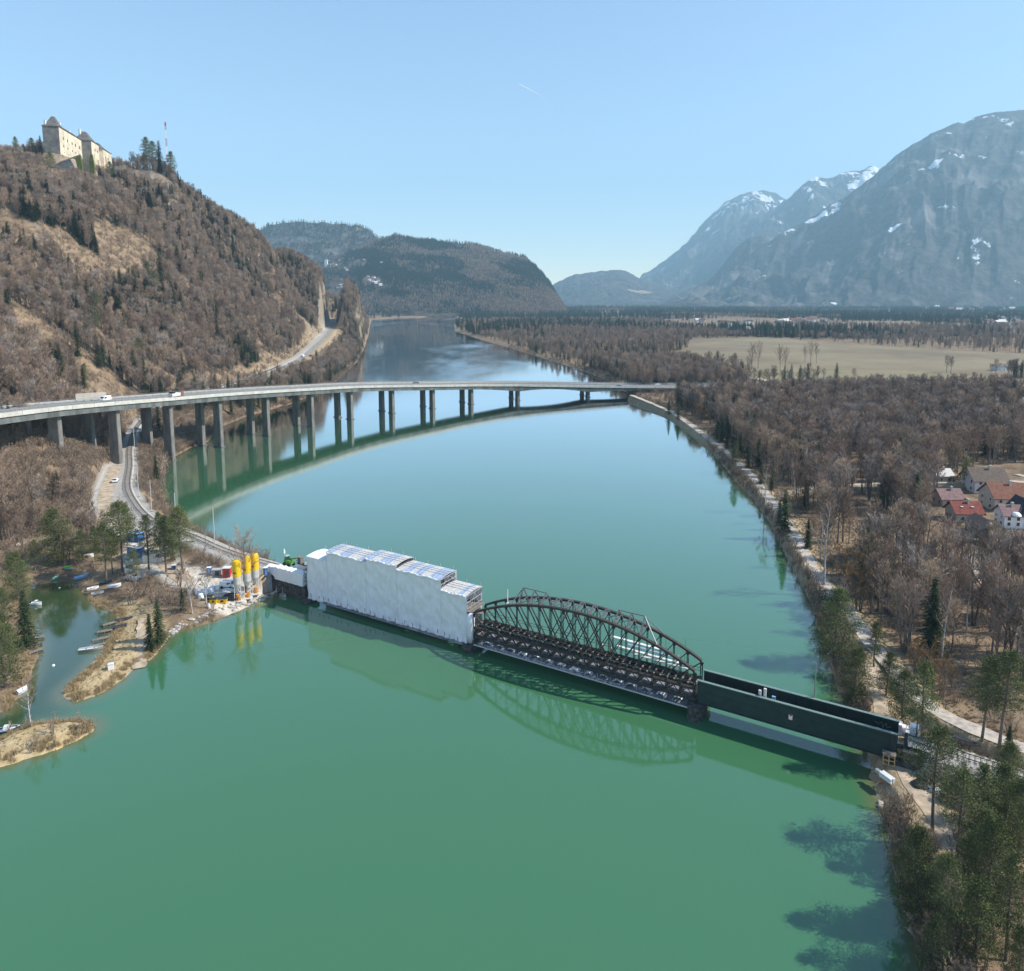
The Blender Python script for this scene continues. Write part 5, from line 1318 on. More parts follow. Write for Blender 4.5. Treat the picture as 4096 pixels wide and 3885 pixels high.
gn_scatter('distant_conifer_forest', SPRUCE[:2], con, rs.uniform(0.9, 1.6, len(con)))
gn_scatter('distant_bare_forest', BARE[:3], bar, rs.uniform(0.8, 1.15, len(bar)))
# scrub and undergrowth: river banks, hill floor, wood floor
sX, sY = scatter(60000, (-460, 330), (62, 760))
d = land_sd(sX, sY); dr = poly_sd(sX, sY, RIGHT_XY)
k = keep_mask(sX, sY, 'scrub') & inview(sX, sY, 1.1) & (d > 0.4) & (fbm(sX/8, sY/8, 2) > np.where((dr > 0.3) & (dr < 6), 0.25, 0.42))
k &= ~((sX < 0) & (sY < 205) & (d > 0) & (fbm(sX/5, sY/5, 2) < 0.5))
sX, sY = sX[k], sY[k]; sh = rs.uniform(0.3, 0.85, len(sX)); sh = np.where(sX < -150, sh*1.25, sh)
gn_scatter('undergrowth', SHRUB, np.stack([sX, sY, height(sX, sY)-0.1], 1), sh)
hX, hY = scatter(60000, (-560, -160), (260, 1000)); k = keep_mask(hX, hY, 'scrub') & inview(hX, hY, 1.1) & (poly_sd(hX, hY, LEFT_XY) > 2); k &= rs.random(len(hX)) < 0.42
hX, hY = hX[k], hY[k]; gn_scatter('hillside_scrub', SHRUB, np.stack([hX, hY, height(hX, hY)-0.1], 1), rs.uniform(0.3, 0.75, len(hX)))
vX, vY = scatter(9000, (-235, -118), (185, 350)); k = keep_mask(vX, vY, 'scrub') & (poly_sd(vX, vY, LEFT_XY) > 1.5) & ((vX < -135) | (vY > 212) & (vY < 232))
vX, vY = vX[k], vY[k]; gn_scatter('slope_brush', SHRUB, np.stack([vX, vY, height(vX, vY)-0.1], 1), rs.uniform(0.35, 1.0, len(vX)))
# extra dense brush right on the lake edge
eb = []
for pl, n_ in ((RIGHT_XY[3:40], 12000), (LEFT_XY[-24:], 1500)):
    q = np.array(pl); seg = rs.integers(0, len(q)-1, n_*3); t_ = rs.random(n_*3); pw = q[seg]*(1-t_[:, None])+q[seg+1]*t_[:, None]
    L__ = np.linalg.norm(q[seg+1]-q[seg], axis=1); kp = rs.random(n_*3) < (L__/L__.max())**0.35; pw = pw[kp]+rs.normal(0, 2.6, (kp.sum(), 2)); eb.append(pw)
eb = np.concatenate(eb); d = land_sd(eb[:, 0], eb[:, 1]); dp, _ = line_d(eb[:, 0], eb[:, 1], PATH_R); eb = eb[(d > 0.1) & (d < 7) & (dp > 1.9) & (poly_sd(eb[:, 0], eb[:, 1], YARD) < 0) & (line_d(eb[:, 0], eb[:, 1], RAIL_L)[0] > 3.5) & (line_d(eb[:, 0], eb[:, 1], TRACK_R)[0] > 2)]
eb = eb[~((eb[:, 1] < 112) & (eb[:, 1] > 96) & (eb[:, 0] > 50) & (eb[:, 0] < 64))]
gn_scatter('bank_brush', SHRUB, np.column_stack([eb, height(eb[:, 0], eb[:, 1])-0.1]), rs.uniform(0.3, 0.85, len(eb)))
# reeds / dry grass tufts
def tuft(seed):
    r = random.Random(seed); b = MB()
    for k in range(70):
        a = r.uniform(0, 6.28); q = r.uniform(0, 0.7); p = Vector((math.cos(a)*q, math.sin(a)*q, -0.05)); ribbon(b, p, p+Vector((r.uniform(-.35, .35), r.uniform(-.35, .35), r.uniform(.4, 1.1))), 0.07, r)
    return b
class Simple:
    def __init__(s, objs): s.objs = objs
tl = tag(tuft(1).build('reed_tuft', M['reed'], None, tuple(ground_at(165, 1410))), 'small dry reed tuft at the tip of the reed island', 'reeds')
tX, tY = scatter(22000, (-150, -30), (95, 175)); s_ = np.maximum(poly_sd(tX, tY, SPIT), poly_sd(tX, tY, ISL_XY)); dl_ = poly_sd(tX, tY, LEFT_XY); di_ = poly_sd(tX, tY, ISL_XY)
k = ((s_ > -0.5) & (np.maximum(dl_, di_) > 0.2)) | ((dl_ > 0.2) & (dl_ < 3) & (rs.random(len(tX)) < 0.35) & (poly_sd(tX, tY, YARD) < -2))
tX, tY = tX[k], tY[k]; dmin_ = np.maximum(poly_sd(tX, tY, LEFT_XY), poly_sd(tX, tY, ISL_XY))
gn_scatter('dry_reeds', [Simple([tl])], np.stack([tX, tY, height(tX, tY)], 1), np.where(dmin_ < 2.2, rs.uniform(0.5, 1.1, len(tX)), rs.uniform(0.12, 0.3, len(tX))))
gX, gY = scatter(30000, (40, 130), (62, 330)); dr = poly_sd(gX, gY, RIGHT_XY); dp, _ = line_d(gX, gY, PATH_R); dt, _ = line_d(gX, gY, TRACK_R)
k = (dr > 0.4) & (dr < 26) & (dp > 1.9) & (dt > 2.2) & inview(gX, gY, 1.1); gX, gY = gX[k], gY[k]
gn_scatter('dry_grass', [Simple([tl])], np.stack([gX, gY, height(gX, gY)], 1), rs.uniform(0.15, 0.5, len(gX)))
# ---------------------------------------------------------------- roads, track and path surfaces
def ribbon_mesh(name, line, w_, m, dz=0.07, kind='structure'):
    line = [np.array(p, float) for p in line]; vs = []
    for i, p in enumerate(line):
        a = line[max(i-1, 0)]; c_ = line[min(i+1, len(line)-1)]; t = (c_-a)[:2]; t = t/(np.linalg.norm(t)+1e-9); nn = np.array((t[1], -t[0]))
        jit = 1+0.10*math.sin(i*1.7)+0.07*math.sin(i*4.1)
        for o in (-w_/2*jit, 0, w_/2*jit):
            q = p[:2]+nn*o; vs.append((q[0], q[1], p[2]+dz))
    fs = []
    for i in range(len(line)-1):
        for k in (0, 1): fs.append((i*3+k, i*3+k+1, (i+1)*3+k+1, (i+1)*3+k)[::-1])
    o_ = MB().add(vs, fs).build(name, m); tag(o_, kind=kind); return o_
M['gravel_path'] = mat('gravel_path', (0.43, 0.375, 0.31), 0.95, var=0.25, scale=0.8)
M['dirt'] = mat('dirt', (0.40, 0.32, 0.23), 0.95, var=0.3, scale=0.5)
M['sleeper'] = mat('sleeper', (0.27, 0.25, 0.225), 0.9, var=0.2, scale=2)
M['ballast'] = mat('ballast', (0.42, 0.39, 0.35), 0.95, var=0.3, scale=3, bump=0.6)
ribbon_mesh('path', PATH_R, 3.3, M['gravel_path'])
ribbon_mesh('path', TRACK_R, 2.6, M['dirt'])
ribbon_mesh('path', PATH_LF, 2.4, M['gravel_path'])
ribbon_mesh('road', ROAD_L, 4.4, M['dirt'])
ribbon_mesh('road', ROAD_HILL, 5.4, M['asphalt'])
ribbon_mesh('road', ROAD_WOOD, 2.6, M['gravel_path'])
FIELDROAD = smooth_line([(*P(1430,728,4)[:2], 4.1), (*P(1470,733,4)[:2], 4.1), (*P(1500,742,4)[:2], 4.1), (*P(1490,760,4)[:2], 4.1)])
ribbon_mesh('road', FIELDROAD, 5, M['gravel_path'], 0.35)
def track(line, label, w_=3.4):
    t_ = thing('railway_track', label, 'railway track', (0, 0, 0)); line = [np.array(p) for p in line]
    b = MB(); secs = []
    def fr(i):
        a = line[max(i-1, 0)]; c_ = line[min(i+1, len(line)-1)]; t = (c_-a)[:2]; t = t/(np.linalg.norm(t)+1e-9); return line[i], t, np.array((t[1], -t[0]))
    def pt(i, o, z): p, t, n_ = fr(i); q = p[:2]+n_*o; return (q[0], q[1], p[2]+z)
    b.loft([[pt(i, -w_/2, 0.0), pt(i, -w_/2+0.6, 0.32), pt(i, w_/2-0.6, 0.32), pt(i, w_/2, 0.0)] for i in range(len(line))]); b.build('ballast', M['ballast'], t_)
    for o in (-0.72, 0.72):
        b = MB()
        for i in range(len(line)-1): b.bar(pt(i, o, 0.5), pt(i+1, o, 0.5), 0.07, 0.12)
        b.build('rail', M['steel_rust'], t_)
    pos = []; acc = 0
    for i in range(len(line)-1):
        a, c_ = line[i], line[i+1]; L__ = np.linalg.norm((c_-a)[:2]); t, n_ = fr(i)[1:]
        while acc < L__:
            q = a+(c_-a)*acc/L__; pos.append((q, t, n_)); acc += 0.75
        acc -= L__
    me = None
    for q, t, n_ in pos[:100]:
        o = bpy.data.objects.new('sleeper', me) if me else None
        if me is None:
            o = MB().box((0, 0, 0), (0.24, 2.3, 0.14)).build('sleeper', M['sleeper'], t_); me = o.data
        else: COL.objects.link(o); o.parent = t_
        o.location = (q[0], q[1], q[2]+0.38); o.rotation_euler = (0, 0, math.atan2(t[1], t[0]))
    b = MB()
    for q, t, n_ in pos[100:700]: b.box((q[0], q[1], q[2]+0.38), (0.24, 2.3, 0.14), math.atan2(t[1], t[0]))
    if b.v: tag(b.build('far_sleepers', M['sleeper'], t_), kind='stuff')
    return t_
track(RAIL_L[:190], 'railway track curving along the left shore from the bridge to under the viaduct')
track(RAIL_R, 'railway track leaving the right end of the green girder bridge')

# ---------------------------------------------------------------- castle
cz = 211.0
ca = thing('castle', 'cream walled hilltop castle with steep grey hipped roofs above the wooded slope', 'castle', (0, 0, 0))
C0 = np.array((-430.0, 700.0)); CD = np.array((-14.0, 60.0))/61.6; CR = np.array((CD[1], -CD[0]))     # CR points out to the sunlit side
def cq(u, v, z): q = C0+CD*u-CR*v; return (q[0], q[1], z)
def block(name, u0, u1, v0, v1, z0, z1, m, parent): return MB().loft([[cq(u0, v0, z), cq(u1, v0, z), cq(u1, v1, z), cq(u0, v1, z)] for z in (z0, z1)]).build(name, m, parent)
def hip(u0, u1, v0, v1, z0, zr, ov=0.8, hipu=None, curve=True, parent=None, m=None):
    u0 -= ov; u1 += ov; v0 -= ov; v1 += ov; hv = (v1-v0)/2; hu = hipu or hv; secs = []
    for k in np.linspace(0, 1, 6):
        z = z0+(zr-z0)*(k**1.45 if curve else k); a = hu*k; c_ = hv*k*0.84
        secs.append([cq(u0+a, v0+c_, z), cq(u1-a, v0+c_, z), cq(u1-a, v1-c_, z), cq(u0+a, v1-c_, z)])
    return MB().loft(secs).build('roof', m or M['roof_grey'], parent)
w1 = block('main_wing', 0, 60, 0, 14, cz-14, cz+25.5, M['stucco'], ca)
block('shaded_front', -0.25, -0.02, 0.0, 14.0, cz-14, cz+25.5, M['stucco_shaded'], ca)  # added thin slab, the front's shade is put into its colour
r1 = hip(0, 60, 0, 14, cz+25.5, cz+30.5, curve=False, parent=ca)
r2 = hip(0, 17, 0, 14, cz+25.6, cz+36.0, parent=ca)
for i, u in enumerate((8.5, 19.5, 31.5, 40.5, 52)):
    for (z, h_, w_) in ((cz+16.5, 2.6, 1.9), (cz+9.2, 2.0, 1.3)):
        fr_ = MB().bar(cq(u, -0.08, z), cq(u+w_, -0.08, z), 0.25, h_).build('window', M['glass'], ca)
        MB().bar(cq(u-0.2, -0.05, z+h_/2+0.25), cq(u+w_+0.2, -0.05, z+h_/2+0.25), 0.3, 0.3).build('lintel', M['stucco'], fr_)
    if i < 3: MB().bar(cq(u+1, -0.08, cz+3.5), cq(u+1.8, -0.08, cz+3.5), 0.2, 0.8).build('window', M['glass'], ca)
for u, v, z in ((2, 12, cz+27), (24, 7, cz+30), (58, 10, cz+30), (63, 2, cz+33)):
    MB().box(cq(u, v, z+1.6), (1.6, 1.6, 5.2)).build('chimney', M['house_white'], ca)
w2 = block('tower_wing', 60.3, 84, -9, 9, cz-12, cz+25.5, M['stucco'], ca); block('shaded_tower_front', 60.05, 60.27, -9, -0.1, cz-12, cz+25.5, M['stucco_shaded'], ca)  # slab on the tower's front carries painted shade over the cream wall
hip(60.3, 84, -9, 9, cz+25.5, cz+36, parent=ca)
w3 = block('rear_wing', 84.2, 112, -13, 6, cz-8, cz+22, M['stucco'], ca); hip(84.2, 112, -13, 6, cz+22, cz+30, parent=ca)
for u, o, z0, z1 in ((66, -10.6, cz-14, cz+14), (76, -11.5, cz-16, cz+9), (88, -15.5, cz-14, cz+12)):
    MB().loft([[cq(u, o+k, z), cq(u+3.2, o+k, z), cq(u+3.2, o+3.4, z), cq(u, o+3.4, z)] for k, z in ((0, z0), (0.7, z1))]).build('buttress', M['stucco'], ca)
MB().box(cq(60.0, -4.5, cz+7), (3.2, 1.6, 6)).build('bay', M['house_white'], ca)
MB().box(cq(59.9, -3.5, cz-1), (2.4, 1.0, 3.2)).build('gateway', M['black'], ca)
for u, v, z in ((70, -9.1, cz+18), (78, -9.1, cz+18), (90, -13.1, cz+14), (98, -13.1, cz+14)): MB().bar(cq(u, v, z), cq(u+1.5, v, z), 0.25, 2.4).build('window', M['glass'], ca)
gh = thing('gatehouse', 'small square gatehouse with a low grey pyramid roof right of the castle', 'tower', cq(118, -24, cz+3))
MB().box((0, 0, 2), (7, 7, 14)).build('walls', M['stucco'], gh); MB().loft([[(-4.4, -4.4, 9), (4.4, -4.4, 9), (4.4, 4.4, 9), (-4.4, 4.4, 9)], [(-1, -1, 12), (1, -1, 12), (1, 1, 12), (-1, 1, 12)]]).build('roof', M['roof_grey'], gh)
rw_ = thing('retaining_wall', 'sloping grey retaining wall below the castle', 'wall', (0, 0, 0))
def wall_px(name, pts, Y, m, par, th=3):
    a = [PY(x, y, Y) for x, y in pts]; b = MB(); nn = len(a)
    vs = [tuple(p) for p in a]+[(p[0]-th*0.3, p[1]+th, p[2]) for p in a]; b.add(vs, [tuple(range(nn))[::-1], tuple(range(nn, 2*nn))]+[(i, (i+1) % nn, nn+(i+1) % nn, nn+i) for i in range(nn)]); return b.build(name, m, par)
c8 = lambda x, y: (62.8+0.0854*x, 202.8+0.0854*y)
wall_px('ramp_wall', [c8(480, 1350), c8(520, 1330), c8(860, 1230), c8(1010, 1500), c8(950, 1640), c8(560, 1640)], 684, M['stone'], rw_)
wall_px('ramp_parapet', [c8(590, 1290), c8(1080, 1110), c8(1080, 1135), c8(590, 1320)], 683, M['stone'], rw_, 1)
wall_px('rock_face', [c8(1150, 1110), c8(1280, 1090), c8(1290, 1400), c8(1340, 1650), c8(1150, 1680), c8(1090, 1350)], 742, M['stone'], rw_)
iv = tag(wall_px('ivy', [c8(860, 1240), c8(1010, 1150), c8(1080, 1130), c8(1110, 1300), c8(1120, 1480), c8(1000, 1500)], 728, M['ivy'], None, 4), 'yellow green ivy hanging over the rock left of the castle gate', 'ivy')
iv2 = tag(wall_px('ivy', [c8(1290, 1080), c8(1350, 1120), c8(1400, 1400), c8(1390, 1600), c8(1300, 1560), c8(1280, 1300)], 736, M['ivy'], None, 3), 'ivy strip hanging below the castle buttress', 'ivy')
# radio mast
q = ground_at(323, 306); top = PY(322, 235, q[1]); hm_ = top[2]-q[2]
ma = thing('radio_mast', 'slender red and white lattice radio mast on the skyline', 'mast', q)
b0 = MB(); b1 = MB()
for k in range(14):
    z0, z1 = hm_*k/14, hm_*(k+1)/14; b = b0 if (k//2) % 2 else b1
    for a in (0, 2.094, 4.189): b.bar((0.8*math.cos(a), 0.8*math.sin(a), z0), (0.75*math.cos(a), 0.75*math.sin(a), z1), 0.16)
    for a in (0, 2.094, 4.189): b.bar((0.8*math.cos(a), 0.8*math.sin(a), z0), (0.75*math.cos(a+2.094), 0.75*math.sin(a+2.094), z1), 0.08)
b0.build('white_section', M['white_paint'], ma); b1.build('red_section', M['red_paint'], ma)
MB().lathe([(0.8, 0), (0.8, 3.2)], (0, 0, hm_-4), 8).build('antenna', M['red_paint'], ma)

# ---------------------------------------------------------------- houses
def house(name, label, loc, rz, lx, ly, hw, hr, wm_, rm_, ch=1, win=True, cat='house', group=None, ov=0.7, skylight=0):
    t_ = thing(name, label, cat, loc, rz, group)
    b = MB().box((0, 0, hw/2-0.5), (lx, ly, hw+1)); b.add([(-lx/2, -ly/2, hw), (-lx/2, ly/2, hw), (-lx/2, 0, hw+hr-0.15), (lx/2, -ly/2, hw), (lx/2, ly/2, hw), (lx/2, 0, hw+hr-0.15)], [(0, 2, 1), (3, 4, 5)])
    b.build('walls', wm_, t_)
    k = hr/(ly/2); e = ov*k; b = MB(); X0, X1 = -lx/2-ov, lx/2+ov
    for s_ in (-1, 1):
        vs = [(X0, s_*(ly/2+ov), hw-e), (X1, s_*(ly/2+ov), hw-e), (X1, 0, hw+hr), (X0, 0, hw+hr)]; vs += [(x, y, z+0.22) for x, y, z in vs]
        f_ = [(0, 1, 2, 3), (7, 6, 5, 4), (0, 4, 5, 1), (1, 5, 6, 2), (3, 2, 6, 7), (0, 3, 7, 4)]
        b.add(vs, f_ if s_ > 0 else [q_[::-1] for q_ in f_])
    rf = b.build('roof', rm_, t_)
    for c_ in range(ch):
        MB().box((lx*(0.1+0.28*c_), -ly*0.1, hw+hr+0.1), (0.7, 0.7, 2.0)).build('chimney', M['house_cream'], rf)
    for c_ in range(skylight):
        y = -ly*0.27; z = hw+hr*(1-0.54)+0.32; MB().box((-lx*0.22+c_*lx*0.4, y, z), (0.9, 0.9, 0.12)).build('skylight', M['white_paint'], rf)
    if win:
        def wn(x, y, z, ax, w_=1.1, h_=1.3):
            d = (w_, 0.12, h_) if ax else (0.12, w_, h_)
            f = MB().box((x, y, z), d).build('window', M['white_paint'], t_); off = -0.05 if ax else (-0.05 if x < 0 else 0.05)
            MB().box((x, y+off, z) if ax else (x+off, y, z), (w_-0.2, 0.1, h_-0.2) if ax else (0.1, w_-0.2, h_-0.2)).build('pane', M['glass'], f)
        lv = [1.4] if hw < 4.2 else [1.4, hw-1.3]
        for z in lv:
            n_ = max(2, int(lx/3.2))
            for i in range(n_): wn(-lx/2+lx*(i+0.5)/n_, -ly/2-0.03, z, 1)
            n_ = max(2, int(ly/3.5))
            for i in range(n_): wn(-lx/2-0.03, -ly/2+ly*(i+0.5)/n_, z, 0)
    return t_
def HP(x, y): q = P(x, y, 3.6); q[2] = gz(q[0], q[1]); return q
def off(q, dx, dy): return (q[0]+dx, q[1]+dy, q[2])
q = HP(1886, 946); h1 = house('house', 'white two storey house with a broad brown roof at the back of the hamlet', off(q, 6, 5), -0.08, 11.5, 9.5, 5.2, 3.6, M['house_white'], M['roof_brown'], ov=1.0)
MB().box((2.2, -6.1, 2.55), (6.6, 2.6, 0.15)).build('porch_roof', M['panel_grey'], h1); MB().box((-2, -5.3, 2.3), (3.6, 1.0, 0.9)).build('balcony', M['wood_grey'], h1)
q = HP(1818, 968); house('house', 'small house with a faded pink tiled roof left of the bright red roof', off(q, 4, 3), 0.02, 7.5, 6.4, 3.0, 2.6, M['house_cream'], M['roof_pink'])
q = HP(1846, 1000); house('house', 'house with a bright red roof and two skylights', off(q, 4.6, 3.2), -0.05, 8.4, 6.6, 3.4, 2.8, M['house_cream'], M['roof_red'], skylight=2)
q = HP(1806, 925); house('house', 'small house with a pale grey sheet roof at the edge of the bare wood', off(q, 4, 3), 0.05, 6.2, 6, 3.0, 2.0, M['house_cream'], M['panel_grey'])
q = HP(1919, 980); house('house', 'large cream farmhouse with a terracotta roof beside the lane', off(q, 6.8, 5), -0.06, 11.5, 9.5, 5.0, 4.0, M['house_cream'], M['roof_terra'])
q = HP(1940, 1012); h6 = house('house', 'white house with a small brown roof and a round white dormer', off(q, 3.2, 3), -0.1, 5.5, 6, 4.4, 2.4, M['house_white'], M['roof_pink'])
MB().lathe([(1.5, 0), (1.4, 0.5), (0.9, 1.0), (0.1, 1.2)], (0.6, -3.0, 4.2), 12).build('dormer', M['white_paint'], h6)
q = HP(1972, 1012); house('house', 'white house with a black steep roof at the right frame edge', off(q, 3.5, 4), 1.45, 9, 6.5, 4.6, 4.0, M['house_white'], M['black'])
q = HP(1898, 1030); house('barn', 'low barn with a dull brown roof behind the bare trees', off(q, 3, 4), 1.5, 9.5, 6, 2.6, 2.2, M['wood_grey'], M['roof_brown'], ch=0, win=False, cat='barn')
q = HP(1908, 1046); hu = thing('garden_hut', 'garden hut with a black pyramid roof and a pale porch roof behind the hedge', 'hut', off(q, 2.6, 2.6), -0.1)
MB().box((0, 0, 1.2), (4.2, 4.2, 2.6)).build('walls', M['wood_grey'], hu); MB().loft([[(-2.8, -2.8, 2.4), (2.8, -2.8, 2.4), (2.8, 2.8, 2.4), (-2.8, 2.8, 2.4)], [(-.1, -.1, 5.2), (.1, -.1, 5.2), (.1, .1, 5.2), (-.1, .1, 5.2)]]).build('roof', M['black'], hu)
MB().box((0.6, -3.3, 2.15), (4.8, 1.9, 0.14)).build('porch_roof', M['white_dirty'], hu); MB().box((0, 0, 5.4), (0.7, 0.7, 1.3)).build('chimney', M['house_white'], hu)
q = HP(1968, 1108); pg = thing('pergola', 'dark roofed pergola on the lawn at the right frame edge', 'pergola', q)
for x in (-1.6, 1.6):
    for y in (-1.3, 1.3): MB().box((x, y, 1.1), (0.14, 0.14, 2.2)).build('post', M['wood_grey'], pg)
MB().box((0, 0, 2.35), (4.2, 3.4, 0.14)).build('roof', M['black'], pg)
def hedge(label, pts, w_, h_):
    r = random.Random(len(label)); b = MB(); a = [HP(x, y) for x, y in pts]
    for p0, p1 in zip(a, a[1:]):
        L__ = np.linalg.norm(p1-p0); n_ = int(L__*110*w_)
        for k in range(n_):
            p = p0+(p1-p0)*r.random(); d = Vector((r.uniform(-w_/2, w_/2), r.uniform(-w_/2, w_/2), r.uniform(0, h_))); p = Vector(p)+d; ribbon(b, p, p+Vector((r.uniform(-.3, .3), r.uniform(-.3, .3), r.uniform(0, .35))), 0.22, r)
    return tag(b.build('hedge', M['spruce_needles']), label, 'hedge')
hedge('long clipped dark green hedge between the garden hut and the dry lawn', [(1893, 1062), (1930, 1058), (1985, 1060)], 1.6, 2.0)
hedge('short thick green hedge beside the pale yellow budding tree', [(1832, 929), (1856, 931)], 2.4, 2.6)
hedge('green hedge at the fence behind the garden hut', [(1950, 1030), (1968, 1040)], 1.0, 1.6)
hedge('clipped low hedge in the lower right garden', [(1900, 1090), (1935, 1112)], 1.2, 1.2)
# lane and terraces between the houses
for i, (pts, w_) in enumerate((([(1885, 912), (1930, 922), (1990, 928)], 3.5), ([(1965, 914), (1990, 920)], 3), ([(1870, 1062), (1885, 1090), (1905, 1120)], 2))):
    ln = smooth_line([HP(x, y) for x, y in pts], 2); ribbon_mesh('lane', ln, w_, M['gravel_path'], 0.25)
tfd = MB()
for (x0, y0), (x1, y1) in zip([(1958, 1030), (1978, 1030)], [(1978, 1030), (1985, 1060)]):
    a = HP(x0, y0); c_ = HP(x1, y1)
    for z in (0.4, 0.9): tfd.bar((a[0], a[1], a[2]+z), (c_[0], c_[1], c_[2]+z), 0.08)
    for k in range(6): p = a+(c_-a)*k/5; tfd.bar((p[0], p[1], p[2]-0.2), (p[0], p[1], p[2]+1.1), 0.1)
tag(tfd.build('garden_fence', M['wood_grey']), 'grey wooden garden fence round the small green lawn', 'fence')
# hamlet and village houses further off
for k, (x, y, lx, lab, wm_, rm_) in enumerate([(1960, 765, 13, 'long white building with an orange roof edge near the right frame edge', M['house_white'], M['roof_terra']), (1925, 806, 13, 'low white flat looking building in the bare wood at the right', M['house_white'], M['panel_grey']),
    (1965, 822, 8, 'small white house below the orange edged building', M['house_white'], M['roof_grey']), (1930, 716, 9, 'lone white house standing in the meadow', M['house_white'], M['roof_grey']), (1918, 785, 8, 'tan house among bare trees at the right', M['house_cream'], M['roof_brown']), (1970, 790, 9, 'white gabled house under the orange edged building', M['house_white'], M['roof_brown'])]):
    q = HP(x, y); house('house', lab, q, 0.1*(k % 3), lx, 8, 4, 2.4, wm_, rm_, ch=1, win=True)
vh = {}
def far_house(q, rz, sc_, wmk, rmk, label, group, name='village_house'):
    key = (wmk, rmk)
    if key not in vh:
        vh[key] = (MB().box((0, 0, 2.5), (11, 9, 5)).add([(-5.5, -4.5, 5), (-5.5, 4.5, 5), (-5.5, 0, 8.2), (5.5, -4.5, 5), (5.5, 4.5, 5), (5.5, 0, 8.2)], [(0, 2, 1), (3, 4, 5)]).mesh('village_walls', M[wmk]),
                   MB().add([(-6.2, -5.2, 4.7), (6.2, -5.2, 4.7), (6.2, 0, 8.5), (-6.2, 0, 8.5), (6.2, 5.2, 4.7), (-6.2, 5.2, 4.7)], [(0, 1, 2, 3), (3, 2, 4, 5), (0, 3, 5), (1, 4, 2)]).mesh('village_roof', M[rmk]))
    t_ = thing(name, label, 'house', q, rz, group); t_.scale = (sc_,)*3
    for n_, me in zip(('walls', 'roof'), vh[key]):
        o = bpy.data.objects.new(n_, me); COL.objects.link(o); o.parent = t_
rh = random.Random(4)
def surf_on(key, x, y):
    X, Y, Z = RANGES[key]; u = CXD+FPX*X/(Y*_c-(Z-CAM_H)*_s); v = CYD-FPX*(Y*_s+(Z-CAM_H)*_c)/(Y*_c-(Z-CAM_H)*_s)
    d = (u-x)**2+(v-y)**2; d[90:] = 1e9; i = np.unravel_index(np.argmin(d), d.shape); return (X[i], Y[i], Z[i])
for x, y in [(636,505),(641,519),(650,513),(662,522),(668,520),(672,524),(678,503),(658,505),(655,558),(660,552),(664,557),(668,550),(672,560),(677,553),(681,556),(670,566),(664,543),(676,563),(716,543),(722,546),(727,549),(733,545),(736,552),(724,538),(713,537),(705,504),(738,508)]:
    q = surf_on('hill7', x, y); far_house((q[0], q[1]-20, q[2]+3), rh.uniform(-.6, .6), 1.25 if y > 535 else 1.0, 'house_white', rh.choice(['roof_grey', 'roof_terra', 'panel_grey']), 'white house of the village on the far wooded hillside', 'houses of the village on the far hillside')
q = surf_on('hill7', 632, 518); ch = thing('church', 'white church tower at the left end of the hillside village', 'church', (q[0], q[1]-20, q[2]))
MB().box((0, 0, 20), (14, 14, 44)).build('tower', M['house_white'], ch); MB().loft([[(-7, -7, 42), (7, -7, 42), (7, 7, 42), (-7, 7, 42)], [(-.3, -.3, 58), (.3, -.3, 58), (.3, .3, 58), (-.3, .3, 58)]]).build('spire', M['roof_grey'], ch); MB().box((22, 6, 10), (30, 16, 24)).build('nave', M['house_white'], ch)
for k in range(62):
    g = k % 4
    if g == 0: x, y = rh.uniform(1345, 1455), rh.uniform(622, 645)
    elif g == 1: x, y = rh.uniform(1500, 1600), rh.uniform(620, 634)
    elif g == 2: x, y = rh.uniform(1700, 1978), rh.uniform(593, 604)
    else: x, y = rh.uniform(1900, 1978), rh.uniform(608, 640)
    q = P(x, y, 4); lab, grp = (('small white house in the village at the edge of the brown fields', 'houses of the village at the edge of the fields') if g < 2 else ('tiny white house in the town at the foot of the big mountain', 'houses of the town below the mountain'))
    far_house((q[0], q[1], 4), rh.uniform(-.7, .7), 1.5 if g == 0 else (1.9 if g == 1 else 2.6 if g == 2 else 1.7), rh.choice(['house_white', 'house_white', 'house_cream']), rh.choice(['roof_grey', 'roof_terra', 'panel_grey', 'roof_brown']), lab, grp)

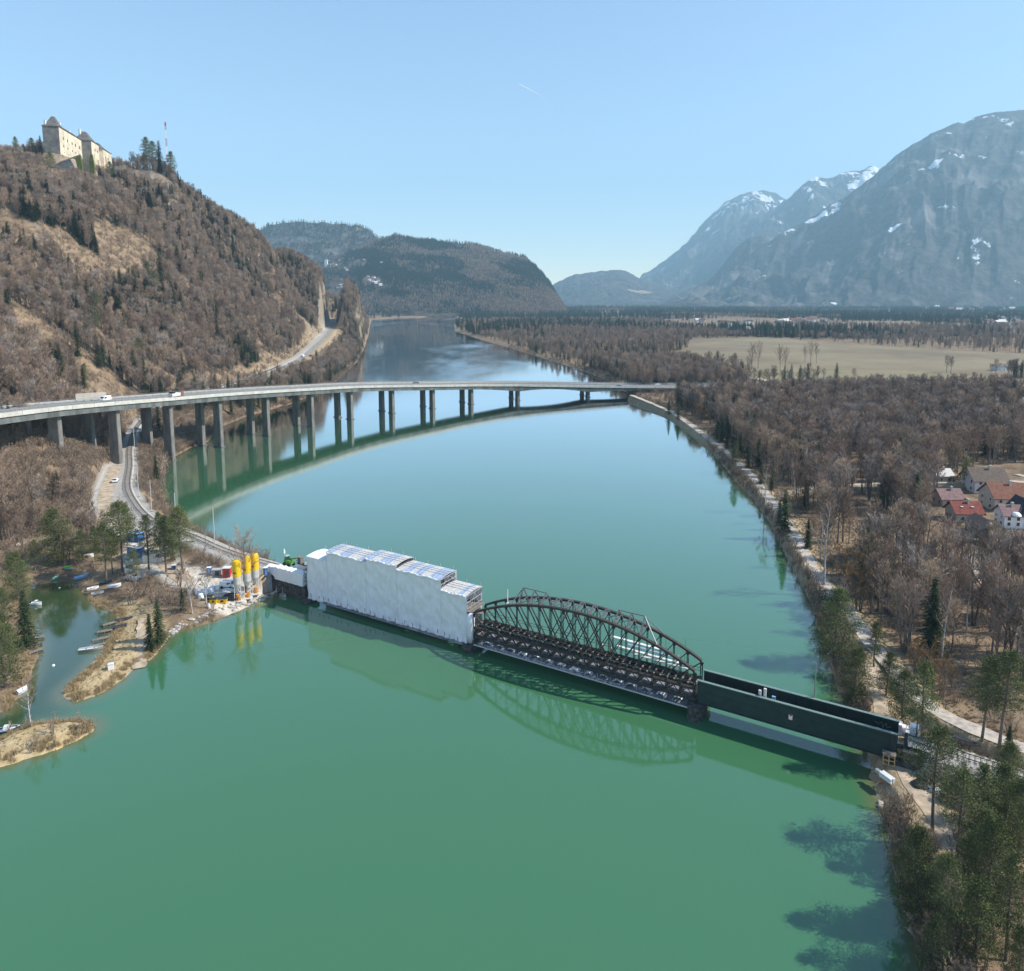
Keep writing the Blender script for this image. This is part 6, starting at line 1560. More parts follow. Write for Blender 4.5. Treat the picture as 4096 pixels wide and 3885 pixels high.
# ---------------------------------------------------------------- vehicles
def vehicle(name, label, loc, rz, paint, L__=4.4, W_=1.8, Hh=1.45, kind='car', group=None, cat='car'):
    t_ = thing(name, label, cat, loc, rz, group); hw_ = W_/2; b = MB()
    if kind == 'car': prof = [(-.5, .30), (-.5, .62), (-.47, .70), (-.22, .98*1), (.10, 1.0), (.28, .68), (.47, .60), (.5, .45), (.5, .25)]
    else: prof = [(-.5, .22), (-.5, .95), (-.47, 1.0), (.22, 1.0), (.30, .96), (.42, .60), (.49, .50), (.5, .22)]
    pts_ = [(x*L__, z*Hh) for x, z in prof]; secs = []
    for y, k in ((-hw_, .94), (-hw_*.96, 1), (hw_*.96, 1), (hw_, .94)):
        secs.append([(x*(0.99 if k < 1 else 1), y*(0.86 if z > .7*Hh else 1), 0.3+(z-0.3)*k) for x, z in pts_])
    b.loft(secs); b.build('body', paint, t_, smooth=False)
    g = MB()
    if kind == 'car':
        for s_ in (-1, 1): g.add([(-.36*L__, s_*hw_*.93, .70*Hh), (.22*L__, s_*hw_*.93, .70*Hh), (.08*L__, s_*hw_*.86, .93*Hh), (-.22*L__, s_*hw_*.86, .93*Hh)], [(0, 1, 2, 3)])
        g.add([(.27*L__, -hw_*.8, .71*Hh), (.27*L__, hw_*.8, .71*Hh), (.12*L__, hw_*.75, .97*Hh+.02), (.12*L__, -hw_*.75, .97*Hh+.02)], [(0, 1, 2, 3)])
        g.add([(-.46*L__, -hw_*.8, .74*Hh), (-.46*L__, hw_*.8, .74*Hh), (-.25*L__, hw_*.75, .97*Hh+.01), (-.25*L__, -hw_*.75, .97*Hh+.01)], [(0, 1, 2, 3)])
    else:
        for s_ in (-1, 1): g.add([(.05*L__, s_*hw_*.985, .58*Hh), (.37*L__, s_*hw_*.985, .58*Hh), (.29*L__, s_*hw_*.90, .88*Hh), (.05*L__, s_*hw_*.90, .88*Hh)], [(0, 1, 2, 3)])
        g.add([(.425*L__, -hw_*.8, .62*Hh), (.425*L__, hw_*.8, .62*Hh), (.32*L__, hw_*.75, .93*Hh), (.32*L__, -hw_*.75, .93*Hh)], [(0, 1, 2, 3)])
    go_ = g.build('windows', M['glass'], t_); go_.modifiers.new('t', 'SOLIDIFY').thickness = 0.03
    for x in (-.32, .32):
        for s_ in (-1, 1):
            me_ = MB().lathe([(0.2, -.11), (0.34, -.11), (0.34, .11), (0.2, .11)], n=14).build('wheel', M['rubber'], t_); me_.location = (x*L__, s_*hw_*.9, .34); me_.rotation_euler = (math.pi/2, 0, 0)
    for s_ in (-1, 1): MB().box((L__*.495, s_*hw_*.7, .52*Hh if kind == 'car' else .42*Hh), (.08, .3, .16)).build('headlight', M['white_paint'], t_)
    return t_
def mw_place(dx, o, rev=False):
    u = [CXD+FPX*(mw_pt(i, o, 0)[0])/(mw_pt(i, o, 0)[1]*_c-(mwz[i]-CAM_H)*_s) for i in range(len(mwp))]
    u = np.array(u); vis_ = np.array([30 < i < len(mwp)-5 and mwp[i][1] > 190 for i in range(len(mwp))]); i = int(np.argmin(np.where(vis_, abs(u-dx), 1e9)))
    p, t, r_ = mw_frame(i); return mw_pt(i, o, mwz[i]-0.94), math.atan2(t[1], t[0])+(math.pi if rev else 0)
M['car_grey'] = mat('car_grey', (0.14, 0.15, 0.16), 0.3, metal=0.4); M['car_dark'] = mat('car_dark', (0.02, 0.022, 0.03), 0.25, spec=0.6); M['truck_brown'] = mat('truck_brown', (0.22, 0.09, 0.06), 0.4); M['silver'] = mat('silver', (0.5, 0.51, 0.52), 0.35, metal=0.5)
l_, a_ = mw_place(61, -11.5, True); vehicle('delivery_van', 'white delivery van driving at the left end of the viaduct', l_, a_, M['white_paint'], 4.8, 2.0, 2.3, 'van', cat='van')
l_, a_ = mw_place(125, -11.5, True); vehicle('car', 'white car following the van on the viaduct', l_, a_, M['white_paint'])
l_, a_ = mw_place(802, -15, True); vehicle('car', 'dark grey car alone on the middle of the viaduct', l_, a_, M['car_grey'])
l_, a_ = mw_place(1196, 0.5); vehicle('car', 'dark car near the right end of the viaduct', l_, a_, M['car_dark'])
l_, a_ = mw_place(1268, -12, True); vehicle('car', 'white car leaving the viaduct at the right end', l_, a_, M['white_paint'])
l_, a_ = mw_place(343, 0.3); tk = thing('truck', 'tipper truck with a reddish brown cab and a dark grey load body on the viaduct', 'truck', l_, a_)
MB().box((2.6, 0, 1.75), (1.9, 2.3, 2.3), top=0.93).build('cab', M['truck_brown'], tk); MB().box((3.56, 0, 2.1), (0.05, 2.0, 0.8)).build('windscreen', M['glass'], tk)
MB().box((-1.2, 0, 1.9), (5.2, 2.35, 1.5), top=1.04).build('load_body', M['white_dirty'], tk); MB().box((-2.6, 0, 2.3), (1.6, 2.3, 1.9)).build('tailboard', M['black'], tk); MB().box((0.2, 0, 0.8), (7.2, 0.9, 0.3)).build('chassis', M['black'], tk)
for x in (-3.1, -1.9, 2.5):
    for s_ in (-1, 1):
        o_ = MB().lathe([(0.2, -.16), (0.5, -.16), (0.5, .16), (0.2, .16)], n=14).build('wheel', M['rubber'], tk); o_.location = (x, s_*1.0, 0.5); o_.rotation_euler = (math.pi/2, 0, 0)
def gp(x, y): return ground_at(x, y)
def road_pt(x, y, z): q = P(x, y, z); return (q[0], q[1], z+0.08)
q = P(585, 690, 17.3); vehicle('delivery_van', 'white van parked on the road under the castle hill', (q[0], q[1], gz(q[0], q[1])+0.1), 1.5, M['white_paint'], 5, 2, 2.3, 'van', cat='van')
q = P(600, 688, 17.8); vehicle('car', 'dark car just behind the white van on the hillside road', (q[0], q[1], gz(q[0], q[1])+0.1), 1.5, M['car_dark'])
q = P(622, 672, 21); vehicle('car', 'pale car further up the hillside road', (q[0], q[1], gz(q[0], q[1])+0.1), 1.5, M['silver'])
q = gp(223, 932); vehicle('car', 'white estate car parked beside the gravel road left of the railway', q, 1.9, M['white_paint'], 3.9, 1.7, 1.5)
q = gp(1606, 1166); vehicle('car', 'dark blue car parked on the grass between the lake and the path', (q[0]-0.6, q[1], q[2]+0.05), 1.9, M['car_dark'], 4.0, 1.8, 1.6)
q = gp(440, 1138); vehicle('crew_van', 'white crew van with a yellow mark parked beside the silos', q, -0.1, M['white_paint'], 3.6, 1.6, 1.75, 'van', cat='van')
q = gp(250, 1104); vehicle('camper_van', 'big white camper van parked under the marina pines', q, -1.1, M['white_paint'], 4.6, 2.0, 2.5, 'van', cat='van')
q = gp(256, 1122); vehicle('car', 'silver off road car with yellow trim behind the beached boats', q, -0.2, M['silver'], 3.9, 1.75, 1.6)
q = gp(337, 1044); vehicle('car', 'pale silver car half hidden behind the tall pine near the railway', q, -0.4, M['silver'], 3.6, 1.6, 1.4)

# ---------------------------------------------------------------- construction yard
def box_thing(name, label, cat, x, y, dims, rz, m, extra=None, lid=None, group=None):
    q = gp(x, y); t_ = thing(name, label, cat, q, rz, group); dx, dy, dz = dims
    MB().box((0, 0, dz/2-0.05), (dx, dy, dz+0.1)).build('body', m, t_, bevel=0.03)
    if lid: MB().box((0, 0, dz+0.06), (dx+0.08, dy+0.08, 0.12)).build('roof', lid, t_)
    MB().box((dx*0.12, -dy/2-0.03, dz*0.45), (min(0.9, dx*0.45), 0.05, dz*0.75)).build('door', extra or m, t_)
    return t_
def silo(label, x, yb, yt, dia=2.0):
    g = gp(x, yb); top = PY(x, yt, g[1]); Hs = top[2]-g[2]; t_ = thing('silo', label, 'silo', g, 0.3, 'mortar silos on the lake edge'); r_ = dia/2; zb = Hs*0.30
    MB().lathe([(0.18, zb-0.9), (r_*0.55, zb), (r_, zb+1.1), (r_, Hs*0.60)], n=20).build('tank', M['silo_white'], t_, smooth=False)
    MB().lathe([(r_+0.015, Hs*0.60), (r_+0.015, Hs*0.93), (r_*0.93, Hs*0.97), (r_*0.6, Hs*0.995), (0.1, Hs)], n=20).build('yellow_cap', M['yellow'], t_, smooth=False)
    for k in range(4):
        a = math.pi/4+k*math.pi/2; c_, s_ = math.cos(a)*r_*1.05, math.sin(a)*r_*1.05
        MB().bar((c_, s_, -0.3), (c_*0.93, s_*0.93, zb+1.3), 0.11).build('leg', M['white_dirty'], t_)
        a2 = a+math.pi/2; c2, s2 = math.cos(a2)*r_*1.05, math.sin(a2)*r_*1.05
        MB().bar((c_, s_, 0.2), (c2, s2, zb*0.8), 0.06).build('brace', M['white_dirty'], t_)
    a = -1.9; 
    for k in range(5): MB().box((math.cos(a)*(r_+0.03)*1.0+(-0.42+k*0.2)*0.9, math.sin(a)*(r_+0.0)-0.03, Hs*0.70), (0.12, 0.05, 0.34)).build('lettering', M['black'], t_)
    MB().box((0, 0, 0.75), (0.8, 0.7, 1.5)).build('pump', M['orange'], t_); MB().box((0, 0, -0.05), (dia*1.15, dia*1.15, 0.16)).build('base_frame', M['white_dirty'], t_)
    for z in np.arange(0.4, Hs*0.9, 0.45): pass
    MB().bar((r_+0.08, 0.15, 0), (r_+0.08, 0.15, Hs*0.92), 0.05).bar((r_+0.08, -0.15, 0), (r_+0.08, -0.15, Hs*0.92), 0.05).build('ladder', M['steel_light'], t_)
    return t_
M['silo_white'] = mat('silo_white', (0.60, 0.58, 0.55), 0.6, col2=(0.36, 0.34, 0.31), scale=0.8, stretch=(1, 1, 0.5))
silo('nearest and leftmost of the three yellow topped white silos', 460, 1160, 1080.5, 1.95)
silo('middle one of the three yellow topped white silos', 479, 1154, 1073.5, 1.95)
silo('rightmost of the three yellow topped white silos', 494.5, 1148, 1068.5, 1.95)
box_thing('vending_cabin', 'tall red edged cabin with dark sides left of the silos', 'cabin', 439, 1114, (1.9, 1.7, 2.4), 0.1, M['red_paint'], M['stone_dark'], M['white_dirty'])
box_thing('portable_toilet', 'blue portable toilet with a white roof', 'toilet', 404, 1109, (1.0, 1.0, 1.6), 0.1, M['blue_paint'], M['blue_light'], M['white_paint'])
box_thing('tool_container', 'grey steel tool container between the toilet and the red cabin', 'container', 419, 1112, (2.2, 1.4, 1.5), 0.1, M['steel_grey'], M['stone_dark'], M['steel_light'])
box_thing('water_tank', 'blue hopper tank standing at the tarpaulin end', 'tank', 514, 1120, (0.95, 0.95, 2.0), 0.1, M['blue_paint'], M['blue_light'], M['white_paint'])
for k, (x, y, w_) in enumerate(((404, 1161, 1.9), (413, 1165, 1.7), (430, 1166, 2.3))):
    t_ = thing('skip', ['leftmost yellow skip at the water edge', 'middle yellow skip partly behind the shrubs', 'right hand yellow skip beside the black tarpaulin mound'][k], 'skip', gp(x, y), 0.15, 'yellow skips')
    MB().loft([[(-w_/2*.8, -.5, 0), (w_/2*.8, -.5, 0), (w_/2*.8, .5, 0), (-w_/2*.8, .5, 0)], [(-w_/2, -.65, 1.1), (w_/2, -.65, 1.1), (w_/2, .65, 1.1), (-w_/2, .65, 1.1)]]).build('body', M['yellow'], t_)
    MB().box((0, 0, 1.14), (w_+.1, 1.4, 0.08)).build('rim', M['steel_dark'], t_); MB().box((0, -0.62, 0.6), (w_*0.3, 0.08, 0.5)).build('panel', M['black'], t_)
def mound(name, label, cat, x, y, rx, ry, hz_, m, seed, group=None, rz=0, flat=0.5):
    r = random.Random(seed); q = gp(x, y); b = MB(); n1, n2 = 16, 7; secs = []
    for j in range(n2):
        k = j/(n2-1); ring = []
        for i in range(n1):
            a = 2*math.pi*i/n1; rad_ = (1-k**2.2*(1-flat*0.6)) if j < n2-1 else 0.05
            w2 = 1+r.uniform(-.09, .09); ring.append((rx*math.copysign(abs(math.cos(a))**.75, math.cos(a))*rad_*w2, ry*math.copysign(abs(math.sin(a))**.75, math.sin(a))*rad_*w2, hz_*(k*(1+r.uniform(-.08, .08)))-0.1*(j == 0)))
        secs.append(ring)
    o_ = b.loft(secs).build(name, m, None, q, rz); tag(o_, label, cat, group); return o_
mound('tarp_mound', 'heap under a black tarpaulin in front of the crew van', 'tarpaulin', 446, 1157, 2.0, 1.2, 1.3, M['black'], 3)
mound('sand_pile', 'pale heap on top of the black tarpaulin', 'pile', 440, 1148, 1.6, 0.9, 1.0, M['white_dirty'], 4)
for k, (x, y, s_) in enumerate(((392, 1131, .6), (383, 1150, .9), (396, 1150, 1.0), (408, 1146, 1.0), (400, 1140, .8), (414, 1136, .7), (388, 1158, .8), (378, 1141, .6), (420, 1141, .7))):
    mound('big_bag', 'white bulk bag in the heap of building material left of the crew van', 'bulk bag', x, y, s_*.8, s_*.7, s_*1.4, M['sheet_white'], 10+k, 'white bulk bags in the yard', flat=0.95)
for k, (x, y) in enumerate(((404, 1176), (368, 1150))):
    t_ = tag(MB().lathe([(0.30, -.1), (0.34, 0.25), (0.30, 0.7), (0.12, 1.15), (0.03, 1.4)], n=12).build('gas_bottle', M['white_paint'] if k == 0 else M['blue_light'], None, gp(x, y)), ['white and blue bottle shape at the rubble edge below the skips', 'small blue drum among the shrubs left of the skips'][k], 'bottle')
# plank kerb and riprap
for k, (x0, y0, x1, y1) in enumerate(((458, 1165, 520, 1139), (448, 1160, 466, 1164))):
    a = gp(x0, y0); c_ = gp(x1, y1); b = MB(); b.bar((a[0], a[1], a[2]+0.15), (c_[0], c_[1], c_[2]+0.15), 0.5, 0.2); tag(b.build('timber_kerb', M['wood_fresh']), ['long timber kerb in front of the silos', 'short timber kerb left of the silos'][k], 'timber')
rk = random.Random(8); rock_me = []
for s_ in range(4):
    bm = bmesh.new(); bmesh.ops.create_icosphere(bm, subdivisions=2, radius=1)
    r = random.Random(s_)
    for v in bm.verts: v.co *= r.uniform(0.72, 1.1); v.co.z *= 0.7
    me = bpy.data.meshes.new('boulder'); bm.to_mesh(me); bm.free(); me.materials.append(M['rock']); rock_me.append(me)
def boulder(x, y, s_, lab, grp):
    q = gp(x, y); o_ = bpy.data.objects.new('boulder', rock_me[rk.randrange(4)]); COL.objects.link(o_); o_.location = (q[0], q[1], q[2]+s_*0.15); o_.scale = (s_*rk.uniform(.8, 1.3), s_, s_*rk.uniform(.7, 1)); o_.rotation_euler = (0, 0, rk.uniform(0, 6)); tag(o_, lab, 'boulder', grp)
for k in range(120):
    t_ = rk.random(); pts_ = [(532, 1150), (505, 1160), (475, 1170), (445, 1178), (415, 1186), (385, 1200), (345, 1215), (330, 1228)]
    f = t_*(len(pts_)-1); i = min(int(f), len(pts_)-2); x = pts_[i][0]+(pts_[i+1][0]-pts_[i][0])*(f-i)+rk.uniform(-3, 3); y = pts_[i][1]+(pts_[i+1][1]-pts_[i][1])*(f-i)+rk.uniform(-7, 3)
    boulder(x, y, rk.uniform(0.22, 0.62), 'rough pale boulder in the stone bank below the construction yard', 'boulders of the stone bank below the yard')
# site containers behind the pines
ct = thing('site_container', 'blue steel container with a pale blue roof, rearmost of the yard containers', 'container', gp(263, 1046), -0.35)
MB().box((0, 0, 1.2), (4.0, 2.4, 2.5)).build('body', M['blue_paint'], ct); MB().box((0, 0, 2.52), (4.1, 2.5, 0.14)).build('roof', M['blue_light'], ct); MB().box((0, -1.22, 1.2), (1.2, 0.06, 1.9)).build('door', M['blue_light'], ct)
ct = thing('site_container', 'dark blue container with rubbish on its roof behind the white camper', 'container', gp(263, 1076), -0.45)
MB().box((0, 0, 1.3), (4.2, 2.4, 2.7)).build('body', M['blue_paint'], ct); MB().box((0, 0, 2.72), (4.3, 2.5, 0.14)).build('roof', M['white_dirty'], ct)
for x in (-1.6, -1.0, -.4, .2, .8, 1.4): MB().box((x, -1.22, 1.3), (0.18, 0.08, 2.3)).build('rib', M['steel_light'], ct)
for k in range(5): MB().box((-1.5+k*.7, rk.uniform(-.6, .6), 2.95), (0.6, 0.5, 0.3), rk.uniform(0, 3)).build('roof_load', M['white_paint'] if k % 2 else M['wood_fresh'], ct)
ct = thing('site_container', 'long cream corrugated container right of the blue ones', 'container', gp(297, 1084), 0.05)
MB().box((0, 0, 1.3), (4.8, 2.6, 2.7)).build('body', M['white_dirty'], ct); MB().box((0, 0, 2.74), (4.9, 2.7, 0.16)).build('roof', M['white_paint'], ct)
for k in range(14): MB().box((-2.2+k*.34, -1.32, 1.3), (0.14, 0.06, 2.3)).build('rib', M['white_paint'], ct)
for k in range(6):
    x = -0.3+k*.5; b = MB(); b.bar((x, -1.7, 0), (x, -1.7, 3.2), 0.06); b.bar((x, -1.7, 1.6), (x+.5, -1.7, 1.6), 0.05); b.bar((x, -1.7, 3.1), (x+.5, -1.7, 3.1), 0.05); o_ = b.build('scaffold_rack', M['steel_light'], ct)
box_thing('generator', 'dark blue generator near the railway embankment', 'generator', 336, 1101, (1.1, 1.0, 1.2), 0.3, M['blue_paint'], M['black'], M['white_dirty'])
box_thing('red_trailer', 'small red trailer behind the blue generator', 'trailer', 334, 1083, (1.3, 0.9, 0.9), 0.5, M['red_paint'], M['black'])
box_thing('pallet_box', 'pale wooden box left of the red trailer', 'box', 349, 1092, (1.4, 1.0, 0.6), 0.2, M['wood_grey'], M['wood'])
# log pile
lp = thing('log_pile', 'stack of reddish logs and fresh cut timber beside the gravel road', 'log pile', gp(176, 1006), 0.15)
for k in range(16): MB().tube([(-2.2+rk.uniform(-.4, .2), -.6+(k % 6)*.32, .18+(k//6)*.34), (1.6+rk.uniform(-.5, .5), -.5+(k % 6)*.32, .2+(k//6)*.34)], 0.16, 8, cap=True).build('log', M['wood'], lp)
for k in range(8): MB().bar((1.6+rk.uniform(-.3, .8), -.6+k*.15, 0.1), (2.2+rk.uniform(-.4, 1), -.3+k*.15, 1.5), 0.14).build('timber', M['wood_fresh'], lp)
mound('gravel_heap', 'heap of pale gravel in front of the log pile', 'heap', 160, 1018, 1.8, 1.4, 0.8, M['gravel_path'], 33, flat=0.2)

# machine and gear on the causeway behind the tarpaulin
mc = thing('telehandler', 'green wheeled site machine behind the white tarpaulin at the bridge head', 'machine', BR(-11.5, 4.2, 5.4), -0.53)
MB().box((0, 0, 1.2), (2.2, 1.4, 1.1)).build('body', M['green_machine'], mc, bevel=0.05); MB().box((-.5, 0, 2.2), (0.9, 1.1, 1.0), top=.85).build('cab', M['glass'], mc); MB().box((-.5, 0, 2.75), (1.0, 1.2, 0.1)).build('cab_roof', M['green_light'], mc); MB().bar((0.2, 0.3, 1.9), (2.6, 0.3, 2.5), 0.3).build('boom', M['green_machine'], mc)
for x in (-.8, .8):
    for s_ in (-1, 1):
        o_ = MB().lathe([(0.25, -.18), (0.55, -.18), (0.55, .18), (0.25, .18)], n=14).build('wheel', M['rubber'], mc); o_.location = (x, s_*.8, .55); o_.rotation_euler = (math.pi/2, 0, 0)
MB().lathe([(0.2, 0), (0.26, 0.5), (0.1, 1.4)], n=8).build('exhaust_cover', M['white_paint'], mc).location = (-1.5, 0, 3.0)
eq = thing('equipment_box', 'white equipment box on the railway deck left of the sheeted scaffold', 'box', BR(-5.2, 4.0, 5.4), -0.53); MB().box((0, 0, 0.8), (4.6, 1.3, 1.7)).build('body', M['white_dirty'], eq); MB().box((1.0, -0.66, 0.8), (0.5, 0.05, 0.6)).build('hatch', M['black'], eq); MB().box((0, 0, 1.7), (4.7, 1.4, 0.1)).build('lid', M['steel_dark'], eq)
cgo = thing('wire_crate', 'wire crate of planks standing on the white equipment box', 'crate', BR(-7.2, 4.2, 7.15), -0.53)
for z in (0, .5, 1.0, 1.4):
    MB().box((0, 0, z+.1), (1.7, 1.1, 0.08)).build('tier', M['wood_grey'], cgo)
for x in (-.8, .8):
    for y in (-.5, .5): MB().box((x, y, .8), (0.08, 0.08, 1.6)).build('corner_post', M['steel_light'], cgo)
mound('bag_heap', 'heap of white bags on the white equipment box', 'bags', 300, 1100, .9, .5, .8, M['sheet_white'], 45).location = BR(-4.6, 4.2, 7.15)
mound('green_netting', 'roll of green netting on the equipment by the scaffold wall', 'netting', 300, 1100, 1.2, .35, .7, M['green_light'], 46).location = BR(-2.8, 4.8, 7.2)
sl = thing('side_frame', 'dark wire mesh frame between the tarpaulin and the scaffold wall', 'frame', BR(-0.9, 0.2, 3.6), -0.53)
for z in (0.2, 1.2, 2.2, 3.2, 4.2): MB().bar((-.7, 0, z), (.5, 0, z), 0.08).build('rung', M['steel_dark'], sl)
for x in (-.7, .5): MB().bar((x, 0, 0), (x, 0, 4.3), 0.1).build('post', M['steel_dark'], sl)

# truss extras: sheets and clear panels laid on the far side, people
rp_ = thing('roof_panel_stack', 'white and clear roof panels laid out along the right half of the truss', 'roof panels', (0, 0, 0))
for k, (s0, s1, o, z, mm) in enumerate(((80, 93.5, 4.6, 7.0, 'sheet_white'), (82, 92, 5.4, 7.5, 'sheet_clear'), (78.5, 90, 6.1, 7.9, 'sheet_white'), (84, 94.5, 3.8, 6.7, 'panel_grey'))):
    MB().bar(BR(s0, o, z), BR(s1, o, z-0.15), 0.62, 0.07).build('panel', M[mm], rp_)
for s in (80, 84, 88, 92): MB().bar(BR(s, 4.0, ZR), BR(s, 4.0, 7.9), 0.08).bar(BR(s, 6.3, ZR-1), BR(s, 6.3, 7.9), 0.08).bar(BR(s, 3.9, 6.6), BR(s, 6.4, 7.6), 0.07).build('bracket', M['steel_light'], rp_)
for k in range(16):
    s = 78+k*1.25+rk.uniform(-.3, .3); o = rk.choice((-0.2, 6.0, 6.4, 3.0)); z = rk.uniform(9, 11.5)
    tag(MB().bar((0, 0, 0), (0, 0, z-5.5), 0.035).build('scaffold_rod', M['steel_dark'], None, BR(s, o, 5.5)), 'thin upright scaffold rod at the right end of the truss', 'rod', 'thin scaffold rods at the right end of the truss')
MB().bar((0, 0, 0), (0, 0, 1), 0.2)
tag(MB().lathe([(0.35, 0), (0.35, 0.25), (0.12, 0.4), (0.10, 3.1), (0.0, 3.2)], n=8).build('signal_post', M['white_dirty'], None, BR(57.3, 0.6, chord_z(57.3)+0.2)), 'short white post standing on the upper chord at the left part of the truss', 'post')
# ---------------------------------------------------------------- people
def person(label, loc, rz, top, legs, pose='stand', hh=1.75):
    k = hh/1.75; me = bpy.data.meshes.new('person')
    if pose == 'stand':
        V = {'pel': (0, 0, .95), 'sp': (0.02, 0, 1.2), 'ch': (0.03, 0, 1.42), 'nk': (0.03, 0, 1.53), 'hd': (0.05, 0, 1.66), 'ht': (0.05, 0, 1.76), 'shl': (0.02, .19, 1.45), 'ell': (0.05, .26, 1.17), 'wrl': (.18, .24, .95), 'shr': (0.02, -.19, 1.45), 'elr': (0.08, -.26, 1.18), 'wrr': (.22, -.22, 1.0),
             'hil': (0, .1, .9), 'knl': (.06, .11, .5), 'anl': (0, .12, .08), 'tol': (.16, .13, .04), 'hir': (0, -.1, .9), 'knr': (.02, -.11, .5), 'anr': (-.06, -.12, .08), 'tor': (.1, -.13, .04)}
    else:
        V = {'pel': (0, 0, .85), 'sp': (0.2, 0, 1.02), 'ch': (0.4, 0, 1.1), 'nk': (0.5, 0, 1.12), 'hd': (0.6, 0, 1.1), 'ht': (0.68, 0, 1.06), 'shl': (0.42, .19, 1.1), 'ell': (0.5, .22, .82), 'wrl': (.55, .18, .6), 'shr': (0.42, -.19, 1.1), 'elr': (0.5, -.22, .82), 'wrr': (.55, -.18, .6),
             'hil': (0, .1, .82), 'knl': (.12, .12, .46), 'anl': (-.02, .12, .08), 'tol': (.14, .13, .04), 'hir': (0, -.1, .82), 'knr': (.1, -.12, .46), 'anr': (-.08, -.12, .08), 'tor': (.08, -.13, .04)}
    E_ = [('pel', 'sp'), ('sp', 'ch'), ('ch', 'nk'), ('nk', 'hd'), ('hd', 'ht'), ('ch', 'shl'), ('shl', 'ell'), ('ell', 'wrl'), ('ch', 'shr'), ('shr', 'elr'), ('elr', 'wrr'), ('pel', 'hil'), ('hil', 'knl'), ('knl', 'anl'), ('anl', 'tol'), ('pel', 'hir'), ('hir', 'knr'), ('knr', 'anr'), ('anr', 'tor')]
    RD = {'pel': .16, 'sp': .14, 'ch': .16, 'nk': .06, 'hd': .105, 'ht': .07, 'shl': .07, 'ell': .048, 'wrl': .04, 'shr': .07, 'elr': .048, 'wrr': .04, 'hil': .1, 'knl': .065, 'anl': .045, 'tol': .04, 'hir': .1, 'knr': .065, 'anr': .045, 'tor': .04}
    for w_ in ('l', 'r'):        # five fingers from each wrist
        wx, wy, wz = V['wr'+w_]; s_ = 1 if w_ == 'l' else -1; V['pm'+w_] = (wx+.05, wy, wz-.06); RD['pm'+w_] = .035; E_.append(('wr'+w_, 'pm'+w_))
        for f in range(5):
            a = (wx+.07+(0.01 if f else -.03), wy+(f-2)*.02, wz-.10-(.02 if 0 < f < 4 else 0)); n_ = 'f%d%s' % (f, w_); V[n_] = a; RD[n_] = .011; E_.append(('pm'+w_, n_))
    ks = list(V); me.from_pydata([tuple(c_*k for c_ in V[q]) for q in ks], [(ks.index(a), ks.index(c_)) for a, c_ in E_], [])
    o_ = bpy.data.objects.new('person', me); COL.objects.link(o_); md = o_.modifiers.new('skin', 'SKIN'); md.use_smooth_shade = True
    for i, q in enumerate(ks): me.skin_vertices[0].data[i].radius = (RD[q]*k,)*2
    me.skin_vertices[0].data[0].use_root = True
    dg = bpy.context.evaluated_depsgraph_get(); dg.update(); bm = bmesh.new(); bm.from_object(o_, dg)
    me2 = bpy.data.meshes.new('person'); bm.to_mesh(me2); bm.free(); o_.modifiers.clear(); o_.data = me2
    for m_ in (top, legs, M['skin']): me2.materials.append(m_)
    hd = Vector(V['nk'])*k; hx = Vector(V['hd'])*k
    for p in me2.polygons:
        c_ = p.center; sx_ = abs(c_.y); near_head = (c_-hx).length < .15*k; hand = min((c_-Vector(V['pml'])*k).length, (c_-Vector(V['pmr'])*k).length) < .1*k
        p.material_index = 2 if (near_head or hand) else (1 if c_.z < V['pel'][2]*k+.03 and sx_ < .19*k else 0); p.use_smooth = True
    o_.modifiers.new('sub', 'SUBSURF').levels = 1; o_.location = loc; o_.rotation_euler = (0, 0, rz); tag(o_, label, 'person')
    hp = MB().lathe([(.15*k, 0), (.125*k, .02), (.12*k, .08), (.07*k, .13), (.01, .145)], n=12).build('helmet', M['white_paint'], o_); hp.location = (Vector(V['hd'])+Vector((0.01, 0, .03)))*k
    return o_
person('person in a red jacket standing on the deck inside the right half of the truss', BR(79.6, 2.6, ZR+0.1), 0.6, M['hivis'], M['dark_cloth'])
person('person in dark clothes standing left of the one in the red jacket on the truss', BR(77.6, 3.1, ZR+0.1), 2.2, M['dark_cloth'], M['dark_cloth'])
person('person in an orange red jacket bending down between the green girders', BR(106.3, 2.6, 4.45), 2.6, M['hivis'], M['dark_cloth'], 'bend')

# cabinets on the girder bridge
for s, o, h_, w_, lab in ((107.9, 1.0, 3.4, .42, 'left one of two tall white cabinets standing in the green girder bridge'), (108.8, 0.7, 4.1, .42, 'taller right one of two white cabinets in the green girder bridge'), (110.1, 1.6, 2.6, .6, 'short bluish white panel leaning beside the two cabinets')):
    t_ = thing('cabinet', lab, 'cabinet', BR(s, o, 4.3), -0.53); MB().box((0, 0, h_/2), (w_, .35, h_)).build('body', M['white_dirty'] if h_ > 3 else M['blue_light'], t_, bevel=.02); MB().box((0, -.19, h_*.55), (w_*.6, .03, h_*.3)).build('door', M['steel_light'], t_)
box_ = thing('crate', 'rust brown crate on the deck near the left end of the green girder bridge', 'crate', BR(104.2, 3.0, 4.3), -0.53); MB().box((0, 0, .4), (1.2, .8, .8)).build('body', M['steel_rust'], box_); MB().box((0, 0, .84), (1.3, .9, .08)).build('lid', M['wood'], box_)

